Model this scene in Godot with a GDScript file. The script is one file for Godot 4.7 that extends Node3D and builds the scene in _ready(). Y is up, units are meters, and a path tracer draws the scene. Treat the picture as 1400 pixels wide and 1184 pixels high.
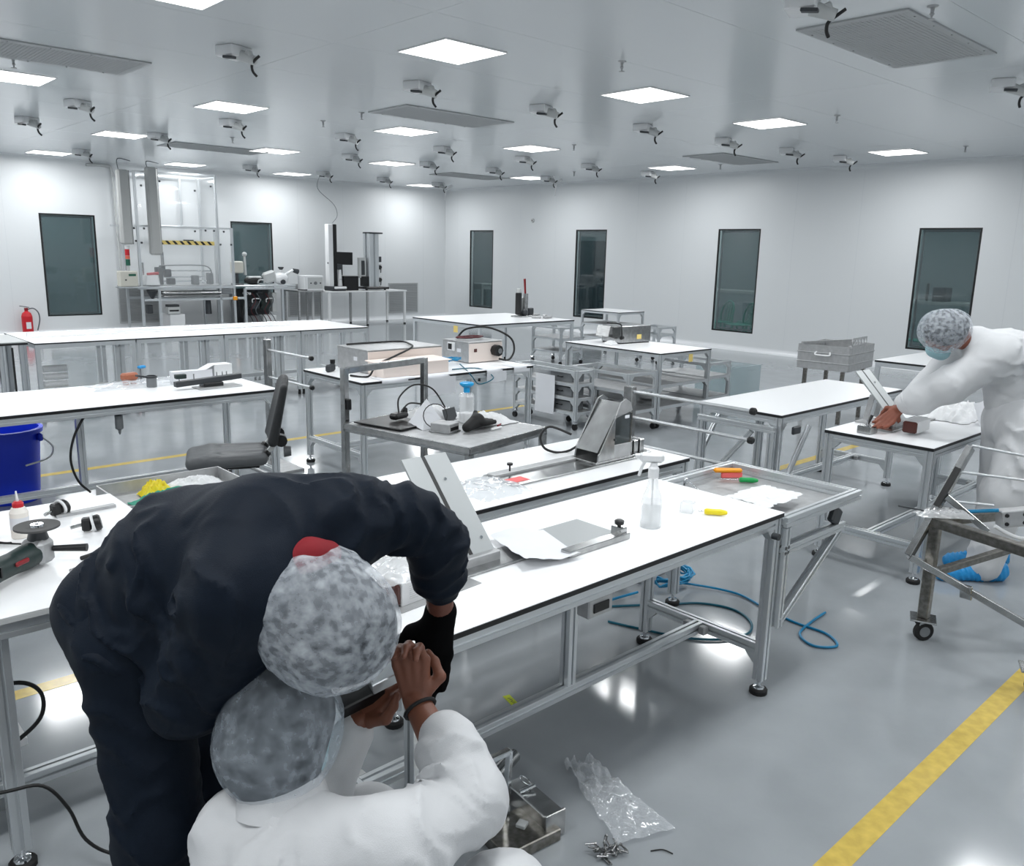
extends Node3D
# A clean-room assembly hall: camera, light and exposure first, then the room, the benches, the machines, the people, small things last.

const CEIL := 3.2
const WX := 13.7      # inner face of the wall with four windows
const WZ := -17.45    # inner face of the far wall with the machines
const BX := -5.0
const BZ := 5.0

var M := {}
var used := {}

# ------------------------------------------------------------------ mesh builder
class MB:
	var v := PackedVector3Array()
	var n := PackedVector3Array()
	var uv := PackedVector2Array()
	func tri(a: Vector3, b: Vector3, c: Vector3, na: Vector3, nb: Vector3, nc: Vector3) -> void:
		if (b - a).cross(c - a).dot(na + nb + nc) > 0.0:
			v.append(a); v.append(c); v.append(b)
			n.append(na); n.append(nc); n.append(nb)
		else:
			v.append(a); v.append(b); v.append(c)
			n.append(na); n.append(nb); n.append(nc)
	func quad(a: Vector3, b: Vector3, c: Vector3, d: Vector3, nn: Vector3) -> void:
		tri(a, b, c, nn, nn, nn)
		tri(a, c, d, nn, nn, nn)
	func flat(a: Vector3, b: Vector3, c: Vector3, out: Vector3) -> void:
		var nn := (b - a).cross(c - a).normalized()
		if nn.dot(out) < 0.0:
			nn = -nn
		tri(a, b, c, nn, nn, nn)
	# box with chamfered edges
	func box(c: Vector3, s: Vector3, B := Basis(), bev := 0.0) -> MB:
		var h := s * 0.5
		var e := minf(bev, minf(h.x, minf(h.y, h.z)) * 0.8)
		for ax in 3:
			var a1 := (ax + 1) % 3
			var a2 := (ax + 2) % 3
			for sg in [-1.0, 1.0]:
				var nn := Vector3(); nn[ax] = sg
				var q := []
				for k in [[-1, -1], [1, -1], [1, 1], [-1, 1]]:
					var p := Vector3()
					p[ax] = sg * h[ax]; p[a1] = k[0] * (h[a1] - e); p[a2] = k[1] * (h[a2] - e)
					q.append(c + B * p)
				quad(q[0], q[1], q[2], q[3], B * nn)
		if e > 0.0:
			for ax in 3:
				var a1 := (ax + 1) % 3
				var a2 := (ax + 2) % 3
				for s1 in [-1.0, 1.0]:
					for s2 in [-1.0, 1.0]:
						var q := []
						for k in [[-1, 0], [1, 0], [1, 1], [-1, 1]]:
							var p := Vector3()
							p[ax] = k[0] * (h[ax] - e)
							p[a1] = s1 * (h[a1] - (e if k[1] == 0 else 0.0))
							p[a2] = s2 * (h[a2] - (0.0 if k[1] == 0 else e))
							q.append(c + B * p)
						var nn := Vector3(); nn[a1] = s1; nn[a2] = s2
						quad(q[0], q[1], q[2], q[3], B * nn.normalized())
			for sx in [-1.0, 1.0]:
				for sy in [-1.0, 1.0]:
					for sz in [-1.0, 1.0]:
						var sv := Vector3(sx, sy, sz)
						var p0 := c + B * Vector3(sx * h.x, sy * (h.y - e), sz * (h.z - e))
						var p1 := c + B * Vector3(sx * (h.x - e), sy * h.y, sz * (h.z - e))
						var p2 := c + B * Vector3(sx * (h.x - e), sy * (h.y - e), sz * h.z)
						flat(p0, p1, p2, B * sv)
		return self
	# box between two points with a square or flat section
	func bar(a: Vector3, b: Vector3, w: float, hgt: float, up := Vector3.UP, bev := 0.0) -> MB:
		var d := (b - a)
		var z := d.normalized()
		var x := up.cross(z)
		if x.length() < 0.01:
			x = Vector3.RIGHT.cross(z)
		x = x.normalized()
		var y := z.cross(x)
		return box((a + b) * 0.5, Vector3(w, hgt, d.length()), Basis(x, y, z), bev)
	# extrude a polygon (x,y of a basis at a) from a to b
	func ext(poly: Array, a: Vector3, b: Vector3, up := Vector3.UP, caps := true) -> MB:
		var z := (b - a).normalized()
		var x := up.cross(z)
		if x.length() < 0.01:
			x = Vector3.RIGHT.cross(z)
		x = x.normalized()
		var y := z.cross(x)
		var m: int = poly.size()
		var area := 0.0
		for i in m:
			var p: Vector2 = poly[i]
			var q: Vector2 = poly[(i + 1) % m]
			area += p.x * q.y - q.x * p.y
		var sg := 1.0 if area > 0.0 else -1.0
		for i in m:
			var p: Vector2 = poly[i]
			var q: Vector2 = poly[(i + 1) % m]
			var e := (q - p)
			var nn: Vector3 = (x * e.y - y * e.x).normalized() * sg
			var P := x * p.x + y * p.y
			var Q := x * q.x + y * q.y
			quad(a + P, a + Q, b + Q, b + P, nn)
		if caps:
			var pk := PackedVector2Array()
			for p in poly:
				pk.append(p)
			var ix := Geometry2D.triangulate_polygon(pk)
			for i in range(0, ix.size(), 3):
				var t := []
				for k in 3:
					t.append(x * pk[ix[i + k]].x + y * pk[ix[i + k]].y)
				tri(a + t[0], a + t[1], a + t[2], -z, -z, -z)
				tri(b + t[0], b + t[1], b + t[2], z, z, z)
		return self
	# slotted aluminium extrusion
	func prof(a: Vector3, b: Vector3, w := 0.04, up := Vector3.UP) -> MB:
		var h := w * 0.5
		var s := w * 0.11
		var d := w * 0.2
		var c := w * 0.04
		var poly := []
		for k in 4:
			for p in [Vector2(-h, -h + c), Vector2(-h + c, -h), Vector2(-s, -h), Vector2(-s, -h + d), Vector2(s, -h + d), Vector2(s, -h)]:
				var q: Vector2 = p
				poly.append(q.rotated(k * PI * 0.5))
		return ext(poly, a, b, up)
	func cyl(a: Vector3, b: Vector3, r0: float, r1 := -1.0, seg := 12, caps := true) -> MB:
		if r1 < 0.0:
			r1 = r0
		var z := (b - a).normalized()
		var x := Vector3.UP.cross(z)
		if x.length() < 0.05:
			x = Vector3.RIGHT.cross(z)
		x = x.normalized()
		var y := z.cross(x)
		for i in seg:
			var t0 := TAU * i / seg
			var t1 := TAU * (i + 1) / seg
			var n0 := x * cos(t0) + y * sin(t0)
			var n1 := x * cos(t1) + y * sin(t1)
			tri(a + n0 * r0, a + n1 * r0, b + n1 * r1, n0, n1, n1)
			tri(a + n0 * r0, b + n1 * r1, b + n0 * r1, n0, n1, n0)
			if caps:
				tri(a, a + n0 * r0, a + n1 * r0, -z, -z, -z)
				tri(b, b + n0 * r1, b + n1 * r1, z, z, z)
		return self
	func tube(raw: Array, r: float, seg := 7) -> MB:
		var pts := raw
		if raw.size() >= 3 and raw.size() <= 12:
			pts = []
			for i in raw.size() - 1:
				var p0: Vector3 = raw[maxi(i - 1, 0)]
				var p1: Vector3 = raw[i]
				var p2: Vector3 = raw[i + 1]
				var p3: Vector3 = raw[mini(i + 2, raw.size() - 1)]
				for k in 6:
					pts.append(p1.cubic_interpolate(p2, p0, p3, k / 6.0))
			pts.append(raw[raw.size() - 1])
		var m := pts.size()
		var ring := []
		var nrm := []
		var x := Vector3()
		for i in m:
			var t: Vector3 = (pts[mini(i + 1, m - 1)] - pts[maxi(i - 1, 0)]).normalized()
			if i == 0:
				x = Vector3.UP.cross(t)
				if x.length() < 0.05:
					x = Vector3.RIGHT.cross(t)
			x = (x - t * x.dot(t)).normalized()
			var y := t.cross(x)
			var rr := []
			var nn := []
			for k in seg:
				var q := x * cos(TAU * k / seg) + y * sin(TAU * k / seg)
				rr.append(pts[i] + q * r)
				nn.append(q)
			ring.append(rr); nrm.append(nn)
		for i in m - 1:
			for k in seg:
				var k1 := (k + 1) % seg
				tri(ring[i][k], ring[i][k1], ring[i + 1][k1], nrm[i][k], nrm[i][k1], nrm[i + 1][k1])
				tri(ring[i][k], ring[i + 1][k1], ring[i + 1][k], nrm[i][k], nrm[i + 1][k1], nrm[i + 1][k])
		for e in [0, m - 1]:
			var nn: Vector3 = (pts[0] - pts[1]).normalized() if e == 0 else (pts[m - 1] - pts[m - 2]).normalized()
			for k in seg:
				tri(pts[e], ring[e][k], ring[e][(k + 1) % seg], nn, nn, nn)
		return self
	# lathe: profile of (radius, height) about an axis at c
	func lathe(pf: Array, c: Vector3, seg := 20, B := Basis()) -> MB:
		for j in pf.size() - 1:
			var p: Vector2 = pf[j]
			var q: Vector2 = pf[j + 1]
			var e := q - p
			if e.length() < 1e-6:
				continue
			var nr := Vector2(e.y, -e.x).normalized()
			for i in seg:
				var t0 := TAU * i / seg
				var t1 := TAU * (i + 1) / seg
				var d0 := Vector3(cos(t0), 0, sin(t0))
				var d1 := Vector3(cos(t1), 0, sin(t1))
				var n0 := B * (d0 * nr.x + Vector3.UP * nr.y)
				var n1 := B * (d1 * nr.x + Vector3.UP * nr.y)
				var a := c + B * (d0 * p.x + Vector3.UP * p.y)
				var b := c + B * (d1 * p.x + Vector3.UP * p.y)
				var cc := c + B * (d1 * q.x + Vector3.UP * q.y)
				var d := c + B * (d0 * q.x + Vector3.UP * q.y)
				if p.x > 1e-5:
					tri(a, b, cc, n0, n1, n1)
				if q.x > 1e-5:
					tri(a, cc, d, n0, n1, n0)
		return self
	func ball(c: Vector3, r: Vector3, B := Basis(), seg := 14, rows := 9) -> MB:
		for j in rows:
			var f0 := PI * j / rows - PI * 0.5
			var f1 := PI * (j + 1) / rows - PI * 0.5
			for i in seg:
				var t0 := TAU * i / seg
				var t1 := TAU * (i + 1) / seg
				var q := []
				var nn := []
				for k in [[t0, f0], [t1, f0], [t1, f1], [t0, f1]]:
					var d := Vector3(cos(k[0]) * cos(k[1]), sin(k[1]), sin(k[0]) * cos(k[1]))
					q.append(c + B * (d * r)); nn.append((B * (d / r)).normalized())
				tri(q[0], q[1], q[2], nn[0], nn[1], nn[2])
				tri(q[0], q[2], q[3], nn[0], nn[2], nn[3])
		return self
	# curved sheet with thickness: f(u,v) -> point
	func sheet(f: Callable, nu: int, nv: int, th := 0.0004) -> MB:
		var P := []
		for i in nu + 1:
			var row := []
			for j in nv + 1:
				row.append(f.call(float(i) / nu, float(j) / nv))
			P.append(row)
		var N := []
		for i in nu + 1:
			var row := []
			for j in nv + 1:
				var a: Vector3 = P[mini(i + 1, nu)][j] - P[maxi(i - 1, 0)][j]
				var b: Vector3 = P[i][mini(j + 1, nv)] - P[i][maxi(j - 1, 0)]
				row.append(a.cross(b).normalized())
			N.append(row)
		for sg in [0.5, -0.5]:
			for i in nu:
				for j in nv:
					var q := []
					var nn := []
					for k in [[i, j], [i + 1, j], [i + 1, j + 1], [i, j + 1]]:
						var m: Vector3 = N[k[0]][k[1]]
						q.append(P[k[0]][k[1]] + m * th * sg); nn.append(m * signf(sg))
					tri(q[0], q[1], q[2], nn[0], nn[1], nn[2])
					tri(q[0], q[2], q[3], nn[0], nn[2], nn[3])
		return self
	func mesh() -> ArrayMesh:
		var A := []
		A.resize(Mesh.ARRAY_MAX)
		A[Mesh.ARRAY_VERTEX] = v
		A[Mesh.ARRAY_NORMAL] = n
		if uv.size() == v.size():
			A[Mesh.ARRAY_TEX_UV] = uv
		var am := ArrayMesh.new()
		am.add_surface_from_arrays(Mesh.PRIMITIVE_TRIANGLES, A)
		return am

# ------------------------------------------------------------------ nodes
func mb() -> MB:
	return MB.new()

func numbered(nm: String) -> String:
	var k: int = used.get(nm, 0)
	used[nm] = k + 1
	return nm if k == 0 else "%s_%03d" % [nm, k]

func tag(o: Node3D, label: String, cat: String, group := "", kind := "") -> Node3D:
	if label: o.set_meta("label", label)
	if cat: o.set_meta("category", cat)
	if group: o.set_meta("group", group)
	if kind: o.set_meta("kind", kind)
	return o

func thing(nm: String, label: String, cat: String, at := Vector3.ZERO, turn := 0.0, group := "") -> Node3D:
	var o := Node3D.new()
	o.name = numbered(nm)
	add_child(o)
	o.position = at
	o.rotation.y = turn
	tag(o, label, cat, group)
	return o

func part(par: Node, nm: String, b: MB, mat: Material, label := "") -> MeshInstance3D:
	return part_mesh(par, nm, b.mesh(), mat, label)

func part_mesh(par: Node, nm: String, m: Mesh, mat: Material, label := "") -> MeshInstance3D:
	var o := MeshInstance3D.new()
	o.name = nm if par != self else numbered(nm)
	o.mesh = m
	o.material_override = mat
	if label: o.set_meta("label", label)
	par.add_child(o, true)
	return o

func solo(nm: String, label: String, cat: String, b: MB, mat: Material, group := "", at := Vector3.ZERO) -> MeshInstance3D:
	var o := part(self, nm, b, mat)
	o.position = at
	tag(o, label, cat, group)
	return o

func struct(nm: String, b: MB, mat: Material) -> MeshInstance3D:
	var o := part(self, nm, b, mat)
	o.set_meta("kind", "structure")
	return o

func copy(src: Node3D, at: Vector3, turn: float, label: String) -> Node3D:
	var c: Node3D = src.duplicate()
	var base := String(src.name)
	var re := RegEx.create_from_string("_\\d{3}$")
	c.name = numbered(re.sub(base, ""))
	add_child(c)
	c.position = at
	c.rotation.y = turn
	c.set_meta("label", label)
	return c

# ------------------------------------------------------------------ materials
func mat(nm: String, col: Color, rough := 0.5, metal := 0.0) -> StandardMaterial3D:
	var m := StandardMaterial3D.new()
	m.resource_name = nm
	m.albedo_color = col
	m.roughness = rough
	m.metallic = metal
	M[nm] = m
	return m

func noise_tex(freq: float, lo: Color, hi: Color, size := 256, typ := FastNoiseLite.TYPE_SIMPLEX_SMOOTH, oct := 4, sd := 1) -> NoiseTexture2D:
	var f := FastNoiseLite.new()
	f.noise_type = typ
	f.frequency = freq
	f.fractal_octaves = oct
	f.seed = sd
	var t := NoiseTexture2D.new()
	t.width = size; t.height = size
	t.seamless = true
	t.noise = f
	var g := Gradient.new()
	g.set_color(0, lo); g.set_color(1, hi)
	t.color_ramp = g
	return t

func norm_tex(freq: float, strength: float, size := 256, sd := 3) -> NoiseTexture2D:
	var f := FastNoiseLite.new()
	f.frequency = freq
	f.fractal_octaves = 3
	f.seed = sd
	var t := NoiseTexture2D.new()
	t.width = size; t.height = size
	t.seamless = true
	t.as_normal_map = true
	t.bump_strength = strength
	t.noise = f
	return t

func grain(m: StandardMaterial3D, tex: Texture2D, sc: float, world := true) -> void:
	m.albedo_texture = tex
	m.uv1_triplanar = true
	m.uv1_world_triplanar = world
	m.uv1_scale = Vector3(sc, sc, sc)

func bump(m: StandardMaterial3D, tex: Texture2D, amt: float, sc := 0.0) -> void:
	m.normal_enabled = true
	m.normal_texture = tex
	m.normal_scale = amt
	if sc > 0.0:
		m.uv1_triplanar = true
		m.uv1_scale = Vector3(sc, sc, sc)

func materials() -> void:
	var m := mat("wall_panel", Color(0.85, 0.862, 0.87), 0.4)
	m = mat("ceiling_panel", Color(0.86, 0.875, 0.885), 0.2)
	m = mat("cove", Color(0.88, 0.89, 0.9), 0.3)
	m = mat("sealant", Color(0.8, 0.815, 0.83), 0.5)
	m = mat("epoxy", Color(1, 1, 1), 0.1)
	grain(m, noise_tex(0.012, Color(0.57, 0.59, 0.605), Color(0.615, 0.635, 0.65), 512), 0.35)
	m.roughness = 0.11
	m = mat("floor_paint", Color(0.85, 0.74, 0.36), 0.2)
	grain(m, noise_tex(0.03, Color(0.86, 0.86, 0.86), Color(1, 1, 1)), 2.0)
	m = mat("laminate", Color(0.95, 0.955, 0.96), 0.3)
	m = mat("board_edge", Color(0.075, 0.08, 0.09), 0.45)
	m = mat("aluminium", Color(0.83, 0.845, 0.855), 0.32, 0.75)
	m = mat("steel", Color(0.74, 0.745, 0.745), 0.24, 1.0)
	grain(m, noise_tex(0.02, Color(0.82, 0.82, 0.82), Color(1, 1, 1)), 3.0, false)
	m = mat("steel_dark", Color(0.62, 0.61, 0.59), 0.3, 1.0)
	grain(m, noise_tex(0.03, Color(0.7, 0.69, 0.67), Color(1, 1, 1), 256, FastNoiseLite.TYPE_SIMPLEX_SMOOTH, 5), 4.0, false)
	m = mat("steel_matt", Color(0.74, 0.745, 0.75), 0.45, 0.6)
	grain(m, noise_tex(0.02, Color(0.9, 0.9, 0.9), Color(1, 1, 1)), 3.0, false)
	m = mat("chrome", Color(0.86, 0.87, 0.88), 0.1, 1.0)
	m = mat("rod_steel", Color(0.8, 0.81, 0.82), 0.3, 0.8)
	m = mat("plate_grey", Color(0.66, 0.675, 0.68), 0.38, 0.35)
	m = mat("black_plastic", Color(0.055, 0.058, 0.065), 0.4)
	m = mat("black_rubber", Color(0.06, 0.06, 0.065), 0.7)
	m = mat("dark_grey", Color(0.2, 0.215, 0.23), 0.45)
	m = mat("mid_grey", Color(0.45, 0.465, 0.475), 0.5)
	m = mat("duct_grey", Color(0.7, 0.705, 0.7), 0.6)
	m = mat("light_grey", Color(0.74, 0.75, 0.75), 0.5)
	m = mat("white_plastic", Color(0.9, 0.905, 0.91), 0.35)
	m = mat("beige_metal", Color(0.8, 0.79, 0.75), 0.45)
	m = mat("beige_board", Color(0.92, 0.87, 0.84), 0.7)
	m = mat("paper", Color(0.87, 0.878, 0.895), 0.8)
	m = mat("tissue", Color(0.89, 0.895, 0.9), 0.9)
	m = mat("red", Color(0.75, 0.08, 0.14), 0.4)
	m = mat("dark_red", Color(0.5, 0.05, 0.1), 0.4)
	m = mat("red_tape", Color(0.93, 0.42, 0.42), 0.6)
	m = mat("brown_red", Color(0.3, 0.13, 0.1), 0.35)
	m = mat("green", Color(0.05, 0.6, 0.3), 0.3)
	m = mat("signal_green", Color(0.12, 0.35, 0.28), 0.3)
	m = mat("signal_orange", Color(0.85, 0.4, 0.3), 0.3)
	m = mat("glove_green", Color(0.1, 0.55, 0.45), 0.6)
	m = mat("yellow", Color(0.92, 0.84, 0.12), 0.35)
	m = mat("sticker_yellow", Color(0.93, 0.83, 0.5), 0.6)
	m = mat("lime", Color(0.8, 0.86, 0.1), 0.5)
	m = mat("amber", Color(0.95, 0.62, 0.1), 0.35)
	m = mat("orange", Color(0.64, 0.38, 0.28), 0.5)
	m = mat("copper_brown", Color(0.6, 0.38, 0.22), 0.5)
	m = mat("blue_plastic", Color(0.07, 0.22, 0.84), 0.4)
	m = mat("blue_cap", Color(0.05, 0.62, 0.86), 0.35)
	m = mat("blue_cover", Color(0.1, 0.55, 0.8), 0.45)
	m = mat("hose_blue", Color(0.05, 0.5, 0.68), 0.3)
	m = mat("hose_teal", Color(0.04, 0.36, 0.44), 0.35)
	m = mat("sky_fabric", Color(0.62, 0.77, 0.8), 0.7)
	m = mat("cable", Color(0.05, 0.055, 0.06), 0.5)
	m = mat("cable_grey", Color(0.35, 0.38, 0.4), 0.5)
	m = mat("cable_red", Color(0.32, 0.1, 0.13), 0.5)
	m = mat("seat_vinyl", Color(0.33, 0.34, 0.35), 0.45)
	m = mat("back_vinyl", Color(0.11, 0.12, 0.13), 0.5)
	m = mat("tool_green", Color(0.1, 0.17, 0.165), 0.45)
	m = mat("abrasive", Color(0.33, 0.33, 0.33), 0.85)
	m = mat("bottle_white", Color(0.92, 0.9, 0.87), 0.4)
	m = mat("skin_navy", Color(0.42, 0.24, 0.18), 0.5)
	m = mat("skin_squat", Color(0.47, 0.29, 0.22), 0.5)
	m = mat("skin_right", Color(0.5, 0.28, 0.21), 0.5)
	m = mat("hair", Color(0.09, 0.095, 0.105), 0.7)
	m.metallic_specular = 0.2
	m = mat("glove_black", Color(0.04, 0.04, 0.045), 0.85)
	m.metallic_specular = 0.15
	var weave := norm_tex(0.18, 3.0, 256, 5)
	m = mat("navy_cloth", Color(0.05, 0.09, 0.14), 0.62)
	m.metallic_specular = 0.28
	bump(m, weave, 0.35, 9.0)
	m = mat("white_cloth", Color(0.8, 0.806, 0.815), 0.8)
	bump(m, weave, 0.3, 9.0)
	m = mat("sleeve_cloth", Color(0.88, 0.885, 0.89), 0.8)
	m = mat("collar_red", Color(0.5, 0.02, 0.09), 0.8)
	# non-woven cap: a thin white web, denser and looser in patches
	m = mat("cap_web", Color(1, 1, 1), 0.9)
	grain(m, noise_tex(0.022, Color(0.84, 0.89, 0.94, 0.05), Color(0.88, 0.92, 0.96, 0.44), 512, FastNoiseLite.TYPE_SIMPLEX, 5, 21), 2.0, false)
	m.transparency = BaseMaterial3D.TRANSPARENCY_ALPHA
	m.cull_mode = BaseMaterial3D.CULL_DISABLED
	m = mat("cap_web_dense", Color(1, 1, 1), 0.9)
	grain(m, noise_tex(0.028, Color(0.86, 0.9, 0.95, 0.02), Color(0.92, 0.94, 0.96, 0.64), 512, FastNoiseLite.TYPE_SIMPLEX, 5, 33), 2.2, false)
	m.transparency = BaseMaterial3D.TRANSPARENCY_ALPHA
	m.cull_mode = BaseMaterial3D.CULL_DISABLED
	m = mat("film", Color(0.93, 0.95, 0.97, 0.16), 0.12)
	m.transparency = BaseMaterial3D.TRANSPARENCY_ALPHA
	m = mat("polycarbonate", Color(0.95, 0.97, 0.98, 0.1), 0.05)
	m.transparency = BaseMaterial3D.TRANSPARENCY_ALPHA
	m = mat("clear_bin", Color(0.66, 0.74, 0.76, 0.3), 0.1)
	m.transparency = BaseMaterial3D.TRANSPARENCY_ALPHA
	m = mat("frosted_plastic", Color(0.96, 0.97, 0.975, 0.26), 0.2)
	m.transparency = BaseMaterial3D.TRANSPARENCY_ALPHA
	m = mat("water", Color(0.86, 0.88, 0.89, 0.3), 0.1)
	m.transparency = BaseMaterial3D.TRANSPARENCY_ALPHA
	m = mat("tinted_glass", Color(0.17, 0.24, 0.26, 0.24), 0.04)
	m.transparency = BaseMaterial3D.TRANSPARENCY_ALPHA
	m = mat("grille", Color(0.68, 0.69, 0.695), 0.5, 0.0)
	m = mat("window_frame", Color(0.035, 0.045, 0.05), 0.35)
	m = mat("reveal", Color(0.5, 0.53, 0.54), 0.4)
	m = mat("next_room_wall", Color(0.6, 0.645, 0.66), 0.7)
	m = mat("chair_green", Color(0.1, 0.6, 0.52), 0.4)
	m = mat("lamp_diffuser", Color(0.95, 0.96, 0.97), 0.5)
	m.emission_enabled = true
	m.emission = Color(1.0, 0.995, 0.985)
	m.emission_energy_multiplier = 3.0
	m = mat("screen_black", Color(0.025, 0.027, 0.035), 0.2)
	m = mat("corridor_lamp", Color(0.9, 0.95, 0.95), 0.5)
	m.emission_enabled = true
	m.emission = Color(0.9, 1.0, 1.0)
	m.emission_energy_multiplier = 3.0

# ------------------------------------------------------------------ scene
func _ready() -> void:
	# camera
	var cam := Camera3D.new()
	cam.name = "camera"
	cam.position = Vector3(0, 1.7, 0)
	cam.rotation_degrees = Vector3(-12.226, -42.89, 1.308)
	cam.fov = 54.87
	cam.near = 0.05
	cam.far = 100.0
	add_child(cam)
	cam.current = true
	# surroundings: a closed hall, so only a faint even sky outside
	var env := Environment.new()
	env.background_mode = Environment.BG_COLOR
	env.background_color = Color(0.3, 0.34, 0.36)
	env.background_energy_multiplier = 0.3
	env.ambient_light_source = Environment.AMBIENT_SOURCE_DISABLED
	env.tonemap_mode = Environment.TONE_MAPPER_LINEAR
	env.tonemap_exposure = 1.0
	env.sdfgi_enabled = true
	env.ssao_enabled = true
	env.ssil_enabled = true
	var we := WorldEnvironment.new()
	we.name = "surroundings"
	we.environment = env
	add_child(we)
	materials()
	ceiling_lamps(2.75)
	room()
	next_rooms()
	ceiling_things()
	floor_marks()
	benches()
	bench_row()
	racks()
	machines()
	bench_things()
	floor_things()
	trolleys()
	people()

func ceiling_lamps(energy: float) -> void:
	var LX := [-2.4, -0.1, 2.17, 4.3, 6.65, 8.9, 12.3]
	var LZ := [-16.5, -12.88, -9.3, -5.4, -1.5, 2.4]
	var fr := mb()
	for s in [-1.0, 1.0]:
		fr.box(Vector3(s * 0.298, -0.006, 0), Vector3(0.008, 0.012, 0.604), Basis(), 0.002)
		fr.box(Vector3(0, -0.006, s * 0.298), Vector3(0.588, 0.012, 0.008), Basis(), 0.002)
	var frm := fr.mesh()
	var df := mb().box(Vector3(0, -0.006, 0), Vector3(0.588, 0.01, 0.588)).mesh()
	var cols := ["second column from the left", "third column", "fourth column"]
	for i in LX.size():
		for j in LZ.size():
			var where: String = ["by the machine wall", "second row from the machine wall", "third row from the machine wall", "fourth row from the machine wall", "over the near benches", "behind the camera"][j]
			var col: String = ["farthest left", "second from the left", "third from the left", "fourth from the left", "fifth from the left", "sixth from the left", "nearest the window wall"][i]
			var t := thing("ceiling_light", "ceiling light panel %s, %s" % [col, where], "ceiling light", Vector3(LX[i], CEIL - 0.0005, LZ[j]), 0.0, "square light panels on the ceiling")
			part_mesh(t, "frame", frm, M.white_plastic)
			part_mesh(t, "diffuser", df, M.lamp_diffuser)
			var a := AreaLight3D.new()
			a.name = "light"
			a.area_size = Vector2(0.58, 0.58)
			a.rotation.x = -PI / 2
			a.position = Vector3(0, -0.02, 0)
			a.light_energy = energy
			a.light_color = Color(0.985, 0.995, 1.0)
			a.shadow_enabled = true
			a.set("area_range", 30.0)
			t.add_child(a)

# wall pieces round window openings; along = "z" (plane x = at) or "x" (plane z = at)
func wall_with_windows(nm: String, along: String, at: float, out: float, lo: float, hi: float, wins: Array) -> void:
	var b := mb()
	var th := 0.1
	var edges := [lo]
	for w in wins:
		edges.append(w[0]); edges.append(w[1])
	edges.append(hi)
	var put := func(u0: float, u1: float, y0: float, y1: float):
		var c := Vector3((u0 + u1) / 2, (y0 + y1) / 2, at + out * th / 2)
		var s := Vector3(u1 - u0, y1 - y0, th)
		if along == "z":
			c = Vector3(c.z, c.y, c.x); s = Vector3(s.z, s.y, s.x)
		b.box(c, s)
	for i in range(0, edges.size(), 2):
		put.call(edges[i], edges[i + 1], -0.05, CEIL + 0.05)
	for w in wins:
		put.call(w[0], w[1], -0.05, w[2])
		put.call(w[0], w[1], w[3], CEIL + 0.05)
	var o := struct(nm, b, M.wall_panel)
	# sealed vertical joints between the wall panels
	var u := lo + 0.6
	while u < hi:
		var free := true
		for w in wins:
			if u > w[0] - 0.05 and u < w[1] + 0.05:
				free = false
		if free:
			var c := Vector3(u, CEIL / 2, at - out * 0.0004)
			var s := Vector3(0.004, CEIL - 0.12, 0.001)
			if along == "z":
				c = Vector3(c.z, c.y, c.x); s = Vector3(s.z, s.y, s.x)
			part(o, "panel_joint", mb().box(c, s), M.sealant)
		u += 1.16

func window(k: int, along: String, at: float, out: float, u0: float, u1: float, y0: float, y1: float) -> void:
	var o := Node3D.new()
	o.name = "window_%d" % k
	o.set_meta("kind", "structure")
	o.set_meta("label", "tall dark window with black frame in the white wall")
	add_child(o)
	var fix := func(c: Vector3, s: Vector3) -> MB:
		if along == "z":
			c = Vector3(c.z, c.y, c.x); s = Vector3(s.z, s.y, s.x)
		return mb().box(c, s, Basis(), 0.002)
	var w := u1 - u0
	var h := y1 - y0
	var uc := (u0 + u1) / 2
	var yc := (y0 + y1) / 2
	# black gasket in the near face, reveal and second frame behind
	for sd in [[Vector3(uc, y1 - 0.014, 0), Vector3(w, 0.028, 0.02)], [Vector3(uc, y0 + 0.014, 0), Vector3(w, 0.028, 0.02)], [Vector3(u0 + 0.014, yc, 0), Vector3(0.028, h - 0.056, 0.02)], [Vector3(u1 - 0.014, yc, 0), Vector3(0.028, h - 0.056, 0.02)]]:
		var c: Vector3 = sd[0]
		c.z = at + out * 0.008
		part(o, "frame", fix.call(c, sd[1]), M.window_frame)
	part(o, "pane", fix.call(Vector3(uc, yc, at + out * 0.014), Vector3(w - 0.056, h - 0.056, 0.005)), M.tinted_glass)
	for sd in [[Vector3(uc, y1 - 0.045, 0), Vector3(w - 0.056, 0.03, 0.012)], [Vector3(u0 + 0.05, yc, 0), Vector3(0.035, h - 0.12, 0.012)], [Vector3(u1 - 0.05, yc, 0), Vector3(0.035, h - 0.12, 0.012)], [Vector3(uc, y0 + 0.045, 0), Vector3(w - 0.056, 0.03, 0.012)]]:
		var c: Vector3 = sd[0]
		c.z = at + out * 0.088
		part(o, "inner_frame", fix.call(c, sd[1]), M.reveal)
	part(o, "inner_pane", fix.call(Vector3(uc, yc, at + out * 0.09), Vector3(w - 0.12, h - 0.12, 0.005)), M.tinted_glass)

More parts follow.
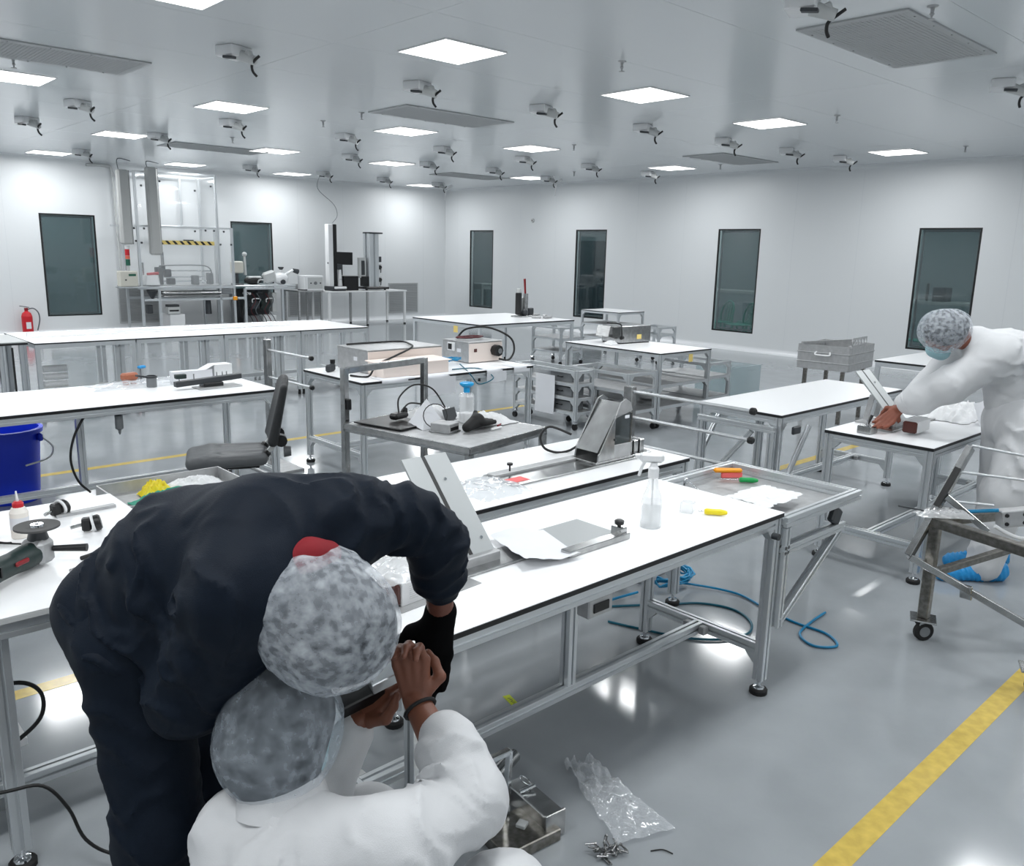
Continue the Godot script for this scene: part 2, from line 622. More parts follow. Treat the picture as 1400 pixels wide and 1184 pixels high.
func room() -> void:
	struct("floor", mb().box(Vector3((BX + WX) / 2, -0.05, (BZ + WZ) / 2), Vector3(WX - BX + 0.2, 0.1, BZ - WZ + 0.2)), M.epoxy)
	# ceiling: a slab with sealed panels below it
	var slab := struct("ceiling", mb().box(Vector3((BX + WX) / 2, CEIL + 0.06, (BZ + WZ) / 2), Vector3(WX - BX + 0.2, 0.1, BZ - WZ + 0.2)), M.sealant)
	var xs := [BX]
	var x := -4.5
	while x < WX - 0.5:
		xs.append(x); x += 4.02
	xs.append(WX)
	var zs := [BZ]
	var z := 3.9
	while z > WZ + 0.5:
		zs.append(z); z -= 1.22
	zs.append(WZ)
	for i in xs.size() - 1:
		for j in zs.size() - 1:
			var sx: float = xs[i + 1] - xs[i] - 0.003
			var sz: float = zs[j] - zs[j + 1] - 0.003
			part(slab, "panel", mb().box(Vector3((xs[i] + xs[i + 1]) / 2, CEIL + 0.005, (zs[j] + zs[j + 1]) / 2), Vector3(sx, 0.01, sz)), M.ceiling_panel)
	wall_with_windows("wall_right", "z", WX, 1.0, WZ - 0.1, BZ, [[-16.45, -15.57, 0.33, 2.21], [-12.84, -11.95, 0.33, 2.21], [-9.2, -8.31, 0.33, 2.21], [-5.54, -4.63, 0.33, 2.21]])
	wall_with_windows("wall_back", "x", WZ, -1.0, BX, WX, [[4.28, 5.24, 0.33, 2.21], [7.93, 8.88, 0.33, 2.21]])
	wall_with_windows("wall_left", "z", BX, -1.0, WZ, BZ, [])
	wall_with_windows("wall_front", "x", BZ, 1.0, BX, WX, [])
	var k := 1
	for w in [[-16.45, -15.57], [-12.84, -11.95], [-9.2, -8.31], [-5.54, -4.63]]:
		window(k, "z", WX, 1.0, w[0], w[1], 0.33, 2.21)
		k += 1
	for w in [[4.28, 5.24], [7.93, 8.88]]:
		window(k, "x", WZ, -1.0, w[0], w[1], 0.33, 2.21)
		k += 1
	# coved skirting
	var cove := []
	for i in 7:
		var t := PI / 2 * i / 6.0
		cove.append(Vector2(0.09 - 0.09 * sin(t), 0.09 - 0.09 * cos(t)))
	cove.append(Vector2(-0.001, 0.13)); cove.append(Vector2(-0.001, -0.001)); cove.append(Vector2(0.09, -0.001))
	var flip := []
	for p in cove:
		flip.append(Vector2(-p.x, p.y))
	struct("baseboard_right", mb().ext(cove, Vector3(WX, 0, BZ), Vector3(WX, 0, WZ)), M.cove)
	struct("baseboard_back", mb().ext(flip, Vector3(BX, 0, WZ), Vector3(WX, 0, WZ)), M.cove)
	# coved upper corner
	var top := []
	for p in cove:
		top.append(Vector2(p.x, -p.y))
	var top2 := []
	for p in flip:
		top2.append(Vector2(p.x, -p.y))
	struct("trim_1", mb().ext(top, Vector3(WX, CEIL, BZ), Vector3(WX, CEIL, WZ)), M.wall_panel)
	struct("trim_2", mb().ext(top2, Vector3(BX, CEIL, WZ), Vector3(WX, CEIL, WZ)), M.wall_panel)
	# return-air grilles low in the far wall
	var gi := 0
	for g in [[5.55, 6.35], [9.2, 10.05], [11.92, 12.82]]:
		var lab: String = ["grey return-air grille low in the wall below the control box", "grey return-air grille low in the wall behind the small table", "grey return-air grille low in the wall right of the test stands"][gi]
		gi += 1
		var t := thing("wall_grille", lab, "grille", Vector3((g[0] + g[1]) / 2, 0.52, WZ), 0.0, "return-air grilles along the far wall")
		var w: float = g[1] - g[0]
		var f := mb()
		for s in [-1.0, 1.0]:
			f.box(Vector3(s * (w / 2 - 0.015), 0, 0.006), Vector3(0.03, 0.74, 0.014), Basis(), 0.002)
			f.box(Vector3(0, s * 0.355, 0.006), Vector3(w - 0.06, 0.03, 0.014), Basis(), 0.002)
		part(t, "frame", f, M.grille)
		part(t, "backing", mb().box(Vector3(0, 0, 0.002), Vector3(w - 0.06, 0.68, 0.003)), M.grille)
		for i in 26:
			part(t, "slat", mb().box(Vector3(0, -0.325 + i * 0.026, 0.008), Vector3(w - 0.06, 0.017, 0.004), Basis(Vector3.RIGHT, 0.5)), M.grille)

func chair_shape(t: Node3D) -> void:
	# monobloc plastic chair
	var seat := mb().box(Vector3(0, 0.43, 0), Vector3(0.42, 0.03, 0.42), Basis(), 0.012)
	part(t, "seat", seat, M.chair_green)
	var back := mb()
	var arc := []
	for i in 11:
		var a := PI * i / 10.0
		arc.append(Vector3(cos(a) * 0.21, 0.6 + sin(a) * 0.24, -0.2 - sin(a) * 0.06))
	arc.push_front(Vector3(0.21, 0.44, -0.19)); arc.append(Vector3(-0.21, 0.44, -0.19))
	back.tube(arc, 0.02, 6)
	for i in 4:
		back.bar(Vector3(-0.12 + i * 0.08, 0.44, -0.2), Vector3(-0.1 + i * 0.067, 0.8, -0.25), 0.03, 0.012)
	part(t, "backrest", back, M.chair_green)
	for s in [Vector2(-1, -1), Vector2(1, -1), Vector2(-1, 1), Vector2(1, 1)]:
		part(t, "leg", mb().bar(Vector3(s.x * 0.22, 0, s.y * 0.22), Vector3(s.x * 0.19, 0.43, s.y * 0.19), 0.04, 0.03), M.chair_green)

func next_rooms() -> void:
	var b := mb()
	b.box(Vector3(WX + 3.6, 1.6, (BZ + WZ) / 2), Vector3(0.1, 3.3, BZ - WZ + 1))
	struct("wall_corridor_east", b, M.next_room_wall)
	struct("floor_corridor_east", mb().box(Vector3(WX + 1.85, -0.05, (BZ + WZ) / 2), Vector3(3.5, 0.1, BZ - WZ + 1)), M.next_room_wall)
	struct("ceiling_corridor_east", mb().box(Vector3(WX + 1.85, 3.25, (BZ + WZ) / 2), Vector3(3.5, 0.1, BZ - WZ + 1)), M.next_room_wall)
	struct("wall_corridor_east_end", mb().box(Vector3(WX + 1.85, 1.6, WZ - 0.5), Vector3(3.5, 3.3, 0.1)), M.next_room_wall)
	struct("wall_corridor_near_end", mb().box(Vector3(WX + 1.85, 1.6, BZ + 0.4), Vector3(3.5, 3.3, 0.1)), M.next_room_wall)
	struct("wall_corridor_north", mb().box(Vector3((BX + WX) / 2, 1.6, WZ - 2.6), Vector3(WX - BX + 1, 3.3, 0.1)), M.next_room_wall)
	struct("floor_corridor_north", mb().box(Vector3((BX + WX) / 2, -0.05, WZ - 1.35), Vector3(WX - BX + 1, 0.1, 2.4)), M.next_room_wall)
	struct("ceiling_corridor_north", mb().box(Vector3((BX + WX) / 2, 3.25, WZ - 1.35), Vector3(WX - BX + 1, 0.1, 2.4)), M.next_room_wall)
	struct("wall_corridor_north_end", mb().box(Vector3(BX - 0.5, 1.6, WZ - 1.35), Vector3(0.1, 3.3, 2.4)), M.next_room_wall)
	struct("wall_corridor_north_far", mb().box(Vector3(WX + 0.5, 1.6, WZ - 1.35), Vector3(0.1, 3.3, 2.4)), M.next_room_wall)
	# dim lamps in the rooms beyond the panes
	var cl := [[Vector3(WX + 0.9, 3.19, -15.2), "corner"], [Vector3(WX + 0.9, 3.19, -11.6), "second"], [Vector3(WX + 0.9, 3.19, -8.0), "third"], [Vector3(WX + 0.9, 3.19, -4.4), "fourth"], [Vector3(4.8, 3.19, WZ - 0.9), "left"], [Vector3(8.6, 3.19, WZ - 0.9), "middle"]]
	for q in cl:
		var lt := thing("corridor_light", "dim ceiling light in the room beyond the %s window" % q[1], "ceiling light", q[0], 0.0, "dim lights beyond the windows")
		part(lt, "diffuser", mb().box(Vector3(0, 0, 0), Vector3(0.5, 0.02, 0.5), Basis(), 0.004), M.corridor_lamp)
		var al := AreaLight3D.new()
		al.name = "light"
		al.area_size = Vector2(0.48, 0.48)
		al.rotation.x = -PI / 2
		al.position = Vector3(0, -0.02, 0)
		al.light_energy = 4.5
		al.light_color = Color(0.9, 1.0, 1.0)
		al.shadow_enabled = true
		lt.add_child(al)
	# things seen through the panes
	var labs := ["green plastic chair nearest the pane behind the third window of the window wall", "green plastic chair standing behind the front one in the third window", "green plastic chair farthest back in the third window", "green plastic chair behind the window beside the stooping worker's head"]
	var spots := [[Vector3(WX + 0.55, 0, -8.98), -2.2], [Vector3(WX + 0.8, 0, -9.6), -2.0], [Vector3(WX + 1.3, 0, -9.15), -2.1], [Vector3(WX + 0.6, 0, -5.5), -2.1]]
	for i in 4:
		var t := thing("plastic_chair", labs[i], "chair", spots[i][0], spots[i][1], "green plastic chairs beyond the windows")
		chair_shape(t)
	for q in [[-9.6, "long grey bench behind the third window of the window wall"], [-5.9, "long grey bench behind the window beside the stooping worker"]]:
		var t := thing("corridor_bench", q[1], "bench", Vector3(WX + 1.9, 0, q[0]), 0.0, "benches beyond the windows")
		part(t, "top", mb().box(Vector3(0, 1.0, 0), Vector3(0.7, 0.05, 2.4), Basis(), 0.004), M.light_grey)
		for s in [-1.1, 1.1]:
			part(t, "leg", mb().box(Vector3(0, 0.487, s), Vector3(0.6, 0.975, 0.05)), M.mid_grey)
	var mt := thing("corridor_machine", "small dark machine on the bench behind the rightmost window", "machine", Vector3(WX + 1.8, 1.025, -5.75))
	part(mt, "body", mb().box(Vector3(0, 0.12, 0), Vector3(0.3, 0.24, 0.22), Basis(), 0.01), M.dark_grey)
	part(mt, "column", mb().cyl(Vector3(0, 0, -0.25), Vector3(0, 0.3, -0.25), 0.025), M.dark_grey)
	part(mt, "handle", mb().tube([Vector3(-0.16, 0.1, -0.06), Vector3(-0.2, 0.1, -0.06), Vector3(-0.2, 0.1, 0.06), Vector3(-0.16, 0.1, 0.06)], 0.008), M.chrome)
	var st := thing("white_stool", "white table with drawer front behind the window nearest the corner", "table", Vector3(WX + 0.7, 0, -16.72))
	part(st, "top", mb().box(Vector3(0, 0.88, 0), Vector3(0.5, 0.04, 0.45), Basis(), 0.008), M.white_plastic)
	part(st, "apron", mb().box(Vector3(0, 0.8, 0), Vector3(0.46, 0.11, 0.4), Basis(), 0.004), M.light_grey)
	for s in [Vector2(-1, -1), Vector2(1, -1), Vector2(-1, 1), Vector2(1, 1)]:
		part(st, "leg", mb().box(Vector3(s.x * 0.2, 0.37, s.y * 0.17), Vector3(0.05, 0.745, 0.05)), M.light_grey)
	var cb := thing("tall_cabinet", "tall dark cabinet behind the second window from the corner", "cabinet", Vector3(WX + 1.3, 0, -13.45))
	part(cb, "body", mb().box(Vector3(0, 1.0, 0), Vector3(0.5, 2.0, 1.6), Basis(), 0.006), M.dark_grey)
	for i in 3:
		part(cb, "door", mb().box(Vector3(-0.256, 1.05, -0.52 + i * 0.52), Vector3(0.012, 1.8, 0.49), Basis(), 0.003), M.dark_grey)

# ------------------------------------------------------------------ things on the ceiling
func ceiling_things() -> void:
	# perforated exhaust grilles
	var G := [[6.22, -2.8, "perforated exhaust grille nearest the camera, upper right of the photo"], [2.08, -8.02, "perforated exhaust grille at the left edge of the photo"], [6.24, -8.0, "perforated exhaust grille in the middle of the ceiling"], [5.9, -13.4, "perforated exhaust grille in front of the tall machine"], [11.4, -13.7, "perforated exhaust grille nearest the room corner"], [11.75, -7.75, "perforated exhaust grille near the window wall"]]
	for g in G:
		var t := thing("exhaust_grille", g[2], "grille", Vector3(g[0], CEIL, g[1]), 0.0, "perforated grilles on the ceiling")
		var f := mb()
		for s in [-1.0, 1.0]:
			f.box(Vector3(s * 0.74, -0.006, 0), Vector3(0.06, 0.012, 0.74), Basis(), 0.002)
			f.box(Vector3(0, -0.006, s * 0.34), Vector3(1.42, 0.012, 0.06), Basis(), 0.002)
		part(t, "frame", f, M.grille)
		part(t, "backing", mb().box(Vector3(0, -0.002, 0), Vector3(1.42, 0.003, 0.62)), M.grille)
		var bars := mb()
		for i in 47:
			bars.box(Vector3(-0.69 + i * 0.03, -0.007, 0), Vector3(0.02, 0.006, 0.62))
		for i in 21:
			bars.box(Vector3(0, -0.0085, -0.3 + i * 0.03), Vector3(1.42, 0.005, 0.016))
		part(t, "mesh_panel", bars, M.grille).set_meta("kind", "stuff")
		for i in 5:
			for s in [-1.0, 1.0]:
				part(t, "screw", mb().cyl(Vector3(-0.6 + i * 0.3, -0.012, s * 0.34), Vector3(-0.6 + i * 0.3, -0.017, s * 0.34), 0.008, 0.006, 6), M.steel_matt)
	# fan mounts: a white box with a motor housing, label and cable
	var fx := mb().box(Vector3(0, -0.04, 0), Vector3(0.22, 0.08, 0.18), Basis(), 0.008).mesh()
	var mo := mb().cyl(Vector3(0.0, -0.06, 0.05), Vector3(0.02, -0.11, 0.19), 0.045, 0.035, 12)
	mo.box(Vector3(0.01, -0.075, 0.12), Vector3(0.05, 0.05, 0.1), Basis(Vector3.RIGHT, -0.4), 0.006)
	var mom := mo.mesh()
	var lb := mb().box(Vector3(-0.11, -0.1, 0.06), Vector3(0.05, 0.02, 0.1), Basis(Vector3.RIGHT, 0.1), 0.004).mesh()
	var cbm := mb().tube([Vector3(0.02, -0.08, 0.24), Vector3(0.01, -0.11, 0.2), Vector3(0.03, -0.14, 0.15), Vector3(0.05, -0.18, 0.14), Vector3(0.08, -0.21, 0.15)], 0.011, 6).mesh()
	var FX := [[4.85, -2.79], [8.05, -2.72], [3.08, -6.57], [4.85, -6.6], [6.44, -6.6], [8.12, -6.6], [9.67, -6.52], [11.05, -6.4], [12.31, -6.25], [3.0, -10.25], [4.72, -10.25], [6.3, -10.2], [7.98, -10.25], [9.57, -10.2], [11.02, -10.1], [12.6, -10.08], [2.95, -12.15], [4.6, -12.3], [7.68, -12.3], [9.15, -12.18], [10.51, -12.0], [12.3, -12.4], [4.53, -15.5], [7.53, -15.6], [9.04, -15.5], [10.55, -15.6], [12.06, -15.66]]
	var rows := {"-3": "row nearest the camera", "-7": "second row from the camera", "-10": "third row from the camera", "-12": "fourth row from the camera", "-16": "row by the machine wall"}
	var ordn := ["first", "second", "third", "fourth", "fifth", "sixth", "seventh"]
	var cnt := {}
	for q in FX:
		var key := str(int(round(q[1])))
		if key == "-15":
			key = "-16"
		if key == "-6":
			key = "-7"
		var k: int = cnt.get(key, 0)
		cnt[key] = k + 1
		var t := thing("fan_mount", "white fan mount with black cable, %s from left, %s" % [ordn[k], rows.get(key, "row")], "fan mount", Vector3(q[0], CEIL, q[1]), 0.35, "small fan mounts on the ceiling")
		part_mesh(t, "box", fx, M.white_plastic)
		part_mesh(t, "motor", mom, M.light_grey)
		part_mesh(t, "label_strip", lb, M.dark_grey)
		part_mesh(t, "cable", cbm, M.cable)
		if (q[0] > 12.0 and (q[1] < -12.0)) :
			for a in [0.3, 2.4, 4.5]:
				var d := Vector3(cos(a), sin(a), 0)
				part(t, "blade", mb().bar(Vector3(0.06, -0.12, 0.2) + d * 0.03, Vector3(0.06, -0.12, 0.2) + d * 0.27, 0.06, 0.006, Vector3(0.2, 0.1, 1).normalized(), 0.002), M.white_plastic)
	# sprinkler heads
	var S := [[5.42, -4.65], [5.51, -2.31], [8.88, -4.59], [12.2, -4.47], [8.98, -8.52], [11.88, -11.24], [5.46, -8.49], [12.32, -8.33], [1.98, -8.4], [5.47, -11.84], [5.49, -9.38]]
	var SL := ["between the two big square lights", "beside the nearest exhaust grille", "right of the third square light", "right of the rightmost light panel", "in the middle of the ceiling", "before the last row of lights", "left of the middle exhaust grille", "next to the grille by the window wall", "under the left exhaust grille", "near the tall machine's front grille", "left of the middle light panel"]
	var sp := mb().lathe([Vector2(0, 0), Vector2(0.035, 0), Vector2(0.03, -0.008), Vector2(0.012, -0.012), Vector2(0.01, -0.04), Vector2(0.016, -0.045), Vector2(0.006, -0.06), Vector2(0.004, -0.075)], Vector3.ZERO, 10).mesh()
	var sd := mb().lathe([Vector2(0, -0.075), Vector2(0.022, -0.075), Vector2(0.022, -0.079), Vector2(0, -0.079)], Vector3.ZERO, 10).mesh()
	for i in S.size():
		var t := thing("sprinkler_head", "small metal sprinkler head on the ceiling %s" % SL[i], "sprinkler", Vector3(S[i][0], CEIL, S[i][1]), 0.0, "sprinkler heads on the ceiling")
		part_mesh(t, "body", sp, M.steel_matt)
		part_mesh(t, "deflector", sd, M.steel_matt)
	# thin grey cable from the ceiling down to the test stand
	solo("hanging_cable", "thin grey cable hanging from the ceiling to the tall test stand", "cable", mb().tube([Vector3(9.04, 3.16, -15.6), Vector3(9.2, 2.9, -16.0), Vector3(9.75, 2.62, -16.3), Vector3(9.95, 2.4, -16.5), Vector3(9.8, 2.24, -16.45)], 0.006, 5), M.cable_grey)
	var det := thing("wall_sensor", "small round sensor high on the wall between the two corner windows", "sensor", Vector3(WX - 0.012, 2.42, -14.2))
	part(det, "body", mb().cyl(Vector3(0.011, 0, 0), Vector3(-0.02, 0, 0), 0.05, 0.04, 14), M.light_grey)
	part(det, "lens", mb().cyl(Vector3(-0.02, 0, 0), Vector3(-0.028, 0, 0), 0.012, 0.01, 8), M.dark_grey)

func floor_marks() -> void:
	# painted walkway lines
	var Ls := [[1.3, 6.0, -0.88, "yellow walkway line at the lower right beside the trolley"], [-3.0, 9.5, -3.4, "yellow walkway line under the benches behind the workers"], [-3.0, 7.0, -6.75, "yellow walkway line behind the long left bench"]]
	for l in Ls:
		solo("floor_line", l[3], "floor marking", mb().box(Vector3((l[0] + l[1]) / 2, 0.0004, l[2]), Vector3(l[1] - l[0], 0.0008, 0.075)), M.floor_paint, "yellow lines painted on the floor")

# ------------------------------------------------------------------ workbenches
var GB: ArrayMesh
func gusset() -> ArrayMesh:
	if GB == null:
		GB = mb().ext([Vector2(0, 0), Vector2(0.045, 0), Vector2(0.036, 0.012), Vector2(0.012, 0.036), Vector2(0, 0.045)], Vector3(0, 0, -0.017), Vector3(0, 0, 0.017)).mesh()
	return GB

func foot(par: Node, p: Vector3, far := false) -> void:
	if far:
		part(par, "foot", mb().cyl(p, p + Vector3(0, 0.06, 0), 0.019, 0.014, 8), M.black_rubber)
		return
	var o := part(par, "foot", mb().lathe([Vector2(0, 0), Vector2(0.034, 0), Vector2(0.036, 0.004), Vector2(0.036, 0.018), Vector2(0.03, 0.024), Vector2(0, 0.026)], p, 14), M.black_rubber)
	part(o, "stem", mb().lathe([Vector2(0.024, 0.024), Vector2(0.022, 0.03), Vector2(0.009, 0.034), Vector2(0.008, 0.07)], p, 10), M.chrome)

# x0..x1, z0..z1 are the board; near benches get slotted profiles
func bench(label: String, x0: float, x1: float, z0: float, z1: float, near: bool, opt := {}) -> Node3D:
	var H: float = opt.get("h", 0.755)
	var grp: String = opt.get("group", "white-topped aluminium workbenches")
	var t := thing("workbench", label, "workbench", Vector3((x0 + x1) / 2, 0, (z0 + z1) / 2), 0.0, grp)
	var hx := (x1 - x0) / 2
	var hz := absf(z1 - z0) / 2
	var th: float = opt.get("th", 0.017)
	var am: Material = M.aluminium if near else M.aluminium
	var w := 0.042 if near else 0.04
	part(t, "tabletop", mb().box(Vector3(0, H - 0.001, 0), Vector3(hx * 2, 0.002, hz * 2)), M.laminate)
	part(t, "board_core", mb().box(Vector3(0, H - 0.002 - th / 2, 0), Vector3(hx * 2, th, hz * 2), Basis(), 0.002), M[opt.get("edge", "board_edge")], "edge of the board")
	var ry := H - 0.002 - th - w / 2
	var ix := hx - w / 2 - 0.006
	var iz := hz - w / 2 - 0.006
	var mk := func(nm: String, a: Vector3, b: Vector3, up := Vector3.UP) -> MeshInstance3D:
		var m := mb()
		if near:
			m.prof(a, b, w, up)
		else:
			m.bar(a, b, w, w, up)
		return part(t, nm, m, am)
	for s in [-1.0, 1.0]:
		mk.call("rail", Vector3(-ix + w / 2, ry, s * iz), Vector3(ix - w / 2, ry, s * iz))
		mk.call("rail", Vector3(s * ix, ry, -iz + w / 2), Vector3(s * ix, ry, iz - w / 2))
	var legs := []
	for sx in [-1.0, 1.0]:
		for sz in [-1.0, 1.0]:
			if opt.get("skip_legs", []).has([sx, sz]):
				continue
			var lg: MeshInstance3D = mk.call("leg", Vector3(sx * ix, 0.06, sz * iz), Vector3(sx * ix, H - 0.002 - th, sz * iz), Vector3.RIGHT)
			foot(lg, Vector3(sx * ix, 0, sz * iz), not near)
			if opt.get("gussets", near):
				for d in [0.0, 1.0]:
					var g := part_mesh(t, "bracket", gusset(), am)
					g.position = Vector3(sx * ix, ry - w / 2, sz * iz)
					if d == 0.0:
						g.position.x -= sx * w / 2
						g.basis = Basis(Vector3(-sx, 0, 0), Vector3(0, -1, 0), Vector3(0, 0, 1))
					else:
						g.position.z -= sz * w / 2
						g.basis = Basis(Vector3(0, 0, -sz), Vector3(0, -1, 0), Vector3(1, 0, 0))
	var br: float = opt.get("brace", 0.2)
	if br > 0.0:
		for s in [-1.0, 1.0]:
			mk.call("crossbar", Vector3(s * ix, br, -iz + w / 2), Vector3(s * ix, br, iz - w / 2))
			if near:
				for sz in [-1.0, 1.0]:
					var g := part_mesh(t, "bracket", gusset(), am)
					g.position = Vector3(s * ix, br - w / 2, sz * (iz - w / 2))
					g.basis = Basis(Vector3(0, 0, -sz), Vector3(0, -1, 0), Vector3(1, 0, 0))
		var bz: float = opt.get("brace_z", 0.0)
		mk.call("stretcher", Vector3(-ix + w / 2, br, bz), Vector3(ix - w / 2, br, bz))
		if near:
			for s in [-1.0, 1.0]:
				for sz in [-1.0, 1.0]:
					part(t, "bracket", mb().box(Vector3(s * (ix - w / 2 - 0.018), br, bz + sz * (w / 2 + 0.017)), Vector3(0.034, 0.034, 0.033), Basis(), 0.005), M.steel_matt)
	if opt.get("post", false):
		mk.call("post", Vector3(opt.get("post_x", 0.0), br + w / 2, 0), Vector3(opt.get("post_x", 0.0), ry + w / 2, 0), Vector3.RIGHT)
	return t

func benches() -> void:
	# the two benches the workers lean on
	var t := bench("white workbench in front with the spray bottle and screwdriver on it", 1.1, 2.84, -2.15, -1.52, true, {"post": true, "post_x": 0.03, "brace": 0.19})
	# power outlet box hanging under the front rail
	var ob := part(t, "outlet_box", mb().box(Vector3(-0.16, 0.66, 0.275), Vector3(0.11, 0.06, 0.05), Basis(), 0.004), M.steel_matt)
	part(ob, "outlet_face", mb().box(Vector3(-0.16, 0.66, 0.302), Vector3(0.07, 0.03, 0.006), Basis(), 0.008), M.black_plastic)
	# end frame carrying the tray, hung on the right end
	var e := thing("tray_frame", "aluminium frame with a clear tray on the end of the front workbench", "tray frame", Vector3(2.84, 0, -1.835))
	for s in [-1.0, 1.0]:
		part(e, "rail", mb().prof(Vector3(0.0, 0.715, s * 0.31), Vector3(0.62, 0.715, s * 0.31), 0.04), M.aluminium)
		part(e, "lower_rail", mb().prof(Vector3(0.0, 0.6, s * 0.31), Vector3(0.5, 0.6, s * 0.31), 0.036), M.aluminium)
		part(e, "strut", mb().prof(Vector3(0.03, 0.3, s * 0.31), Vector3(0.47, 0.585, s * 0.31), 0.032), M.aluminium)
		part(e, "upright", mb().prof(Vector3(0.022, 0.28, s * 0.31), Vector3(0.022, 0.69, s * 0.31), 0.036, Vector3.RIGHT), M.aluminium)
		part(e, "hinge", mb().box(Vector3(0.43, 0.655, s * 0.31), Vector3(0.07, 0.07, 0.03), Basis(Vector3.FORWARD, 0.5), 0.008), M.dark_grey)
	part(e, "end_rail", mb().prof(Vector3(0.6, 0.715, -0.29), Vector3(0.6, 0.715, 0.29), 0.04), M.aluminium)
	part(e, "tray", mb().box(Vector3(0.3, 0.692, 0), Vector3(0.56, 0.006, 0.58)), M.steel_matt)
	part(e, "hook", mb().tube([Vector3(0.07, 0.72, -0.2), Vector3(0.08, 0.76, -0.2), Vector3(0.1, 0.74, -0.19), Vector3(0.13, 0.71, -0.17)], 0.006), M.chrome)
	part(e, "knob", mb().cyl(Vector3(-0.08, 0.68, 0.318), Vector3(-0.08, 0.68, 0.345), 0.013), M.dark_grey)
	bench("white workbench behind the front one, carrying the triangular bracket", 1.55, 3.28, -2.89, -2.27, true)
	bench("long white workbench at the left with the blue bucket under it", 0.0, 2.65, -6.03, -5.2, true, {"post": true, "post_x": 0.17, "brace": 0.17, "brace_z": 0.0})
	bench("white workbench carrying two steel cabinets and cables", 3.25, 4.97, -5.95, -5.1, true, {"brace": 0.2, "skip_legs": []})
	bench("big white table with the red-handled press near the window wall", 7.18, 9.0, -9.9, -8.4, false, {"brace": 0.0})
	bench("empty white workbench in the middle right", 4.65, 6.4, -3.18, -2.57, true, {"post": true, "post_x": -0.6, "brace": 0.18})
	bench("white workbench the stooping white-clad worker leans over", 4.47, 6.2, -2.2, -1.6, true, {"brace": 0.2})
	bench("small white bench behind the stooping worker near the window wall", 8.1, 9.6, -3.55, -2.85, false, {"brace": 0.2})
	# near left bench with the tools
	var n := bench("white tool bench at the left edge with grinder and bottle", -0.9, 0.97, -3.32, -2.33, true, {"brace": 0.17, "brace_z": 0.3, "edge": "light_grey", "skip_legs": [[1.0, 1.0]]})
	var lg := part(n, "leg", mb().prof(Vector3(0.355, 0.06, 0.45), Vector3(0.355, 0.736, 0.45), 0.045, Vector3.RIGHT), M.aluminium)
	foot(lg, Vector3(0.355, 0, 0.45))
	# mid-right bench: angled struts and a second post under its left end
	var q := thing("bench_side_frame", "aluminium side frame with diagonal struts under the empty bench", "bench frame", Vector3(4.65, 0, -2.87))
	for s in [-1.0, 1.0]:
		part(q, "upright", mb().prof(Vector3(-0.03, 0.0, s * 0.26), Vector3(-0.03, 0.64, s * 0.26), 0.04, Vector3.RIGHT), M.aluminium)
		part(q, "strut", mb().prof(Vector3(0.05, 0.33, s * 0.33), Vector3(0.3, 0.66, s * 0.33), 0.028), M.aluminium)
	part(q, "top_rail", mb().prof(Vector3(-0.03, 0.66, -0.28), Vector3(-0.03, 0.66, 0.28), 0.04), M.aluminium)
	part(q, "strut", mb().prof(Vector3(-0.03, 0.36, -0.1), Vector3(-0.03, 0.63, 0.12), 0.028), M.aluminium)
	part(q, "eyelet", mb().lathe([Vector2(0.012, -0.01), Vector2(0.028, -0.01), Vector2(0.028, 0.01), Vector2(0.012, 0.01), Vector2(0.012, -0.01)], Vector3(-0.055, 0.36, -0.1), 14, Basis(Vector3.FORWARD, PI / 2)), M.steel_matt)
	part(q, "latch", mb().box(Vector3(0.12, 0.655, 0.34), Vector3(0.09, 0.05, 0.02), Basis(), 0.006), M.dark_grey)

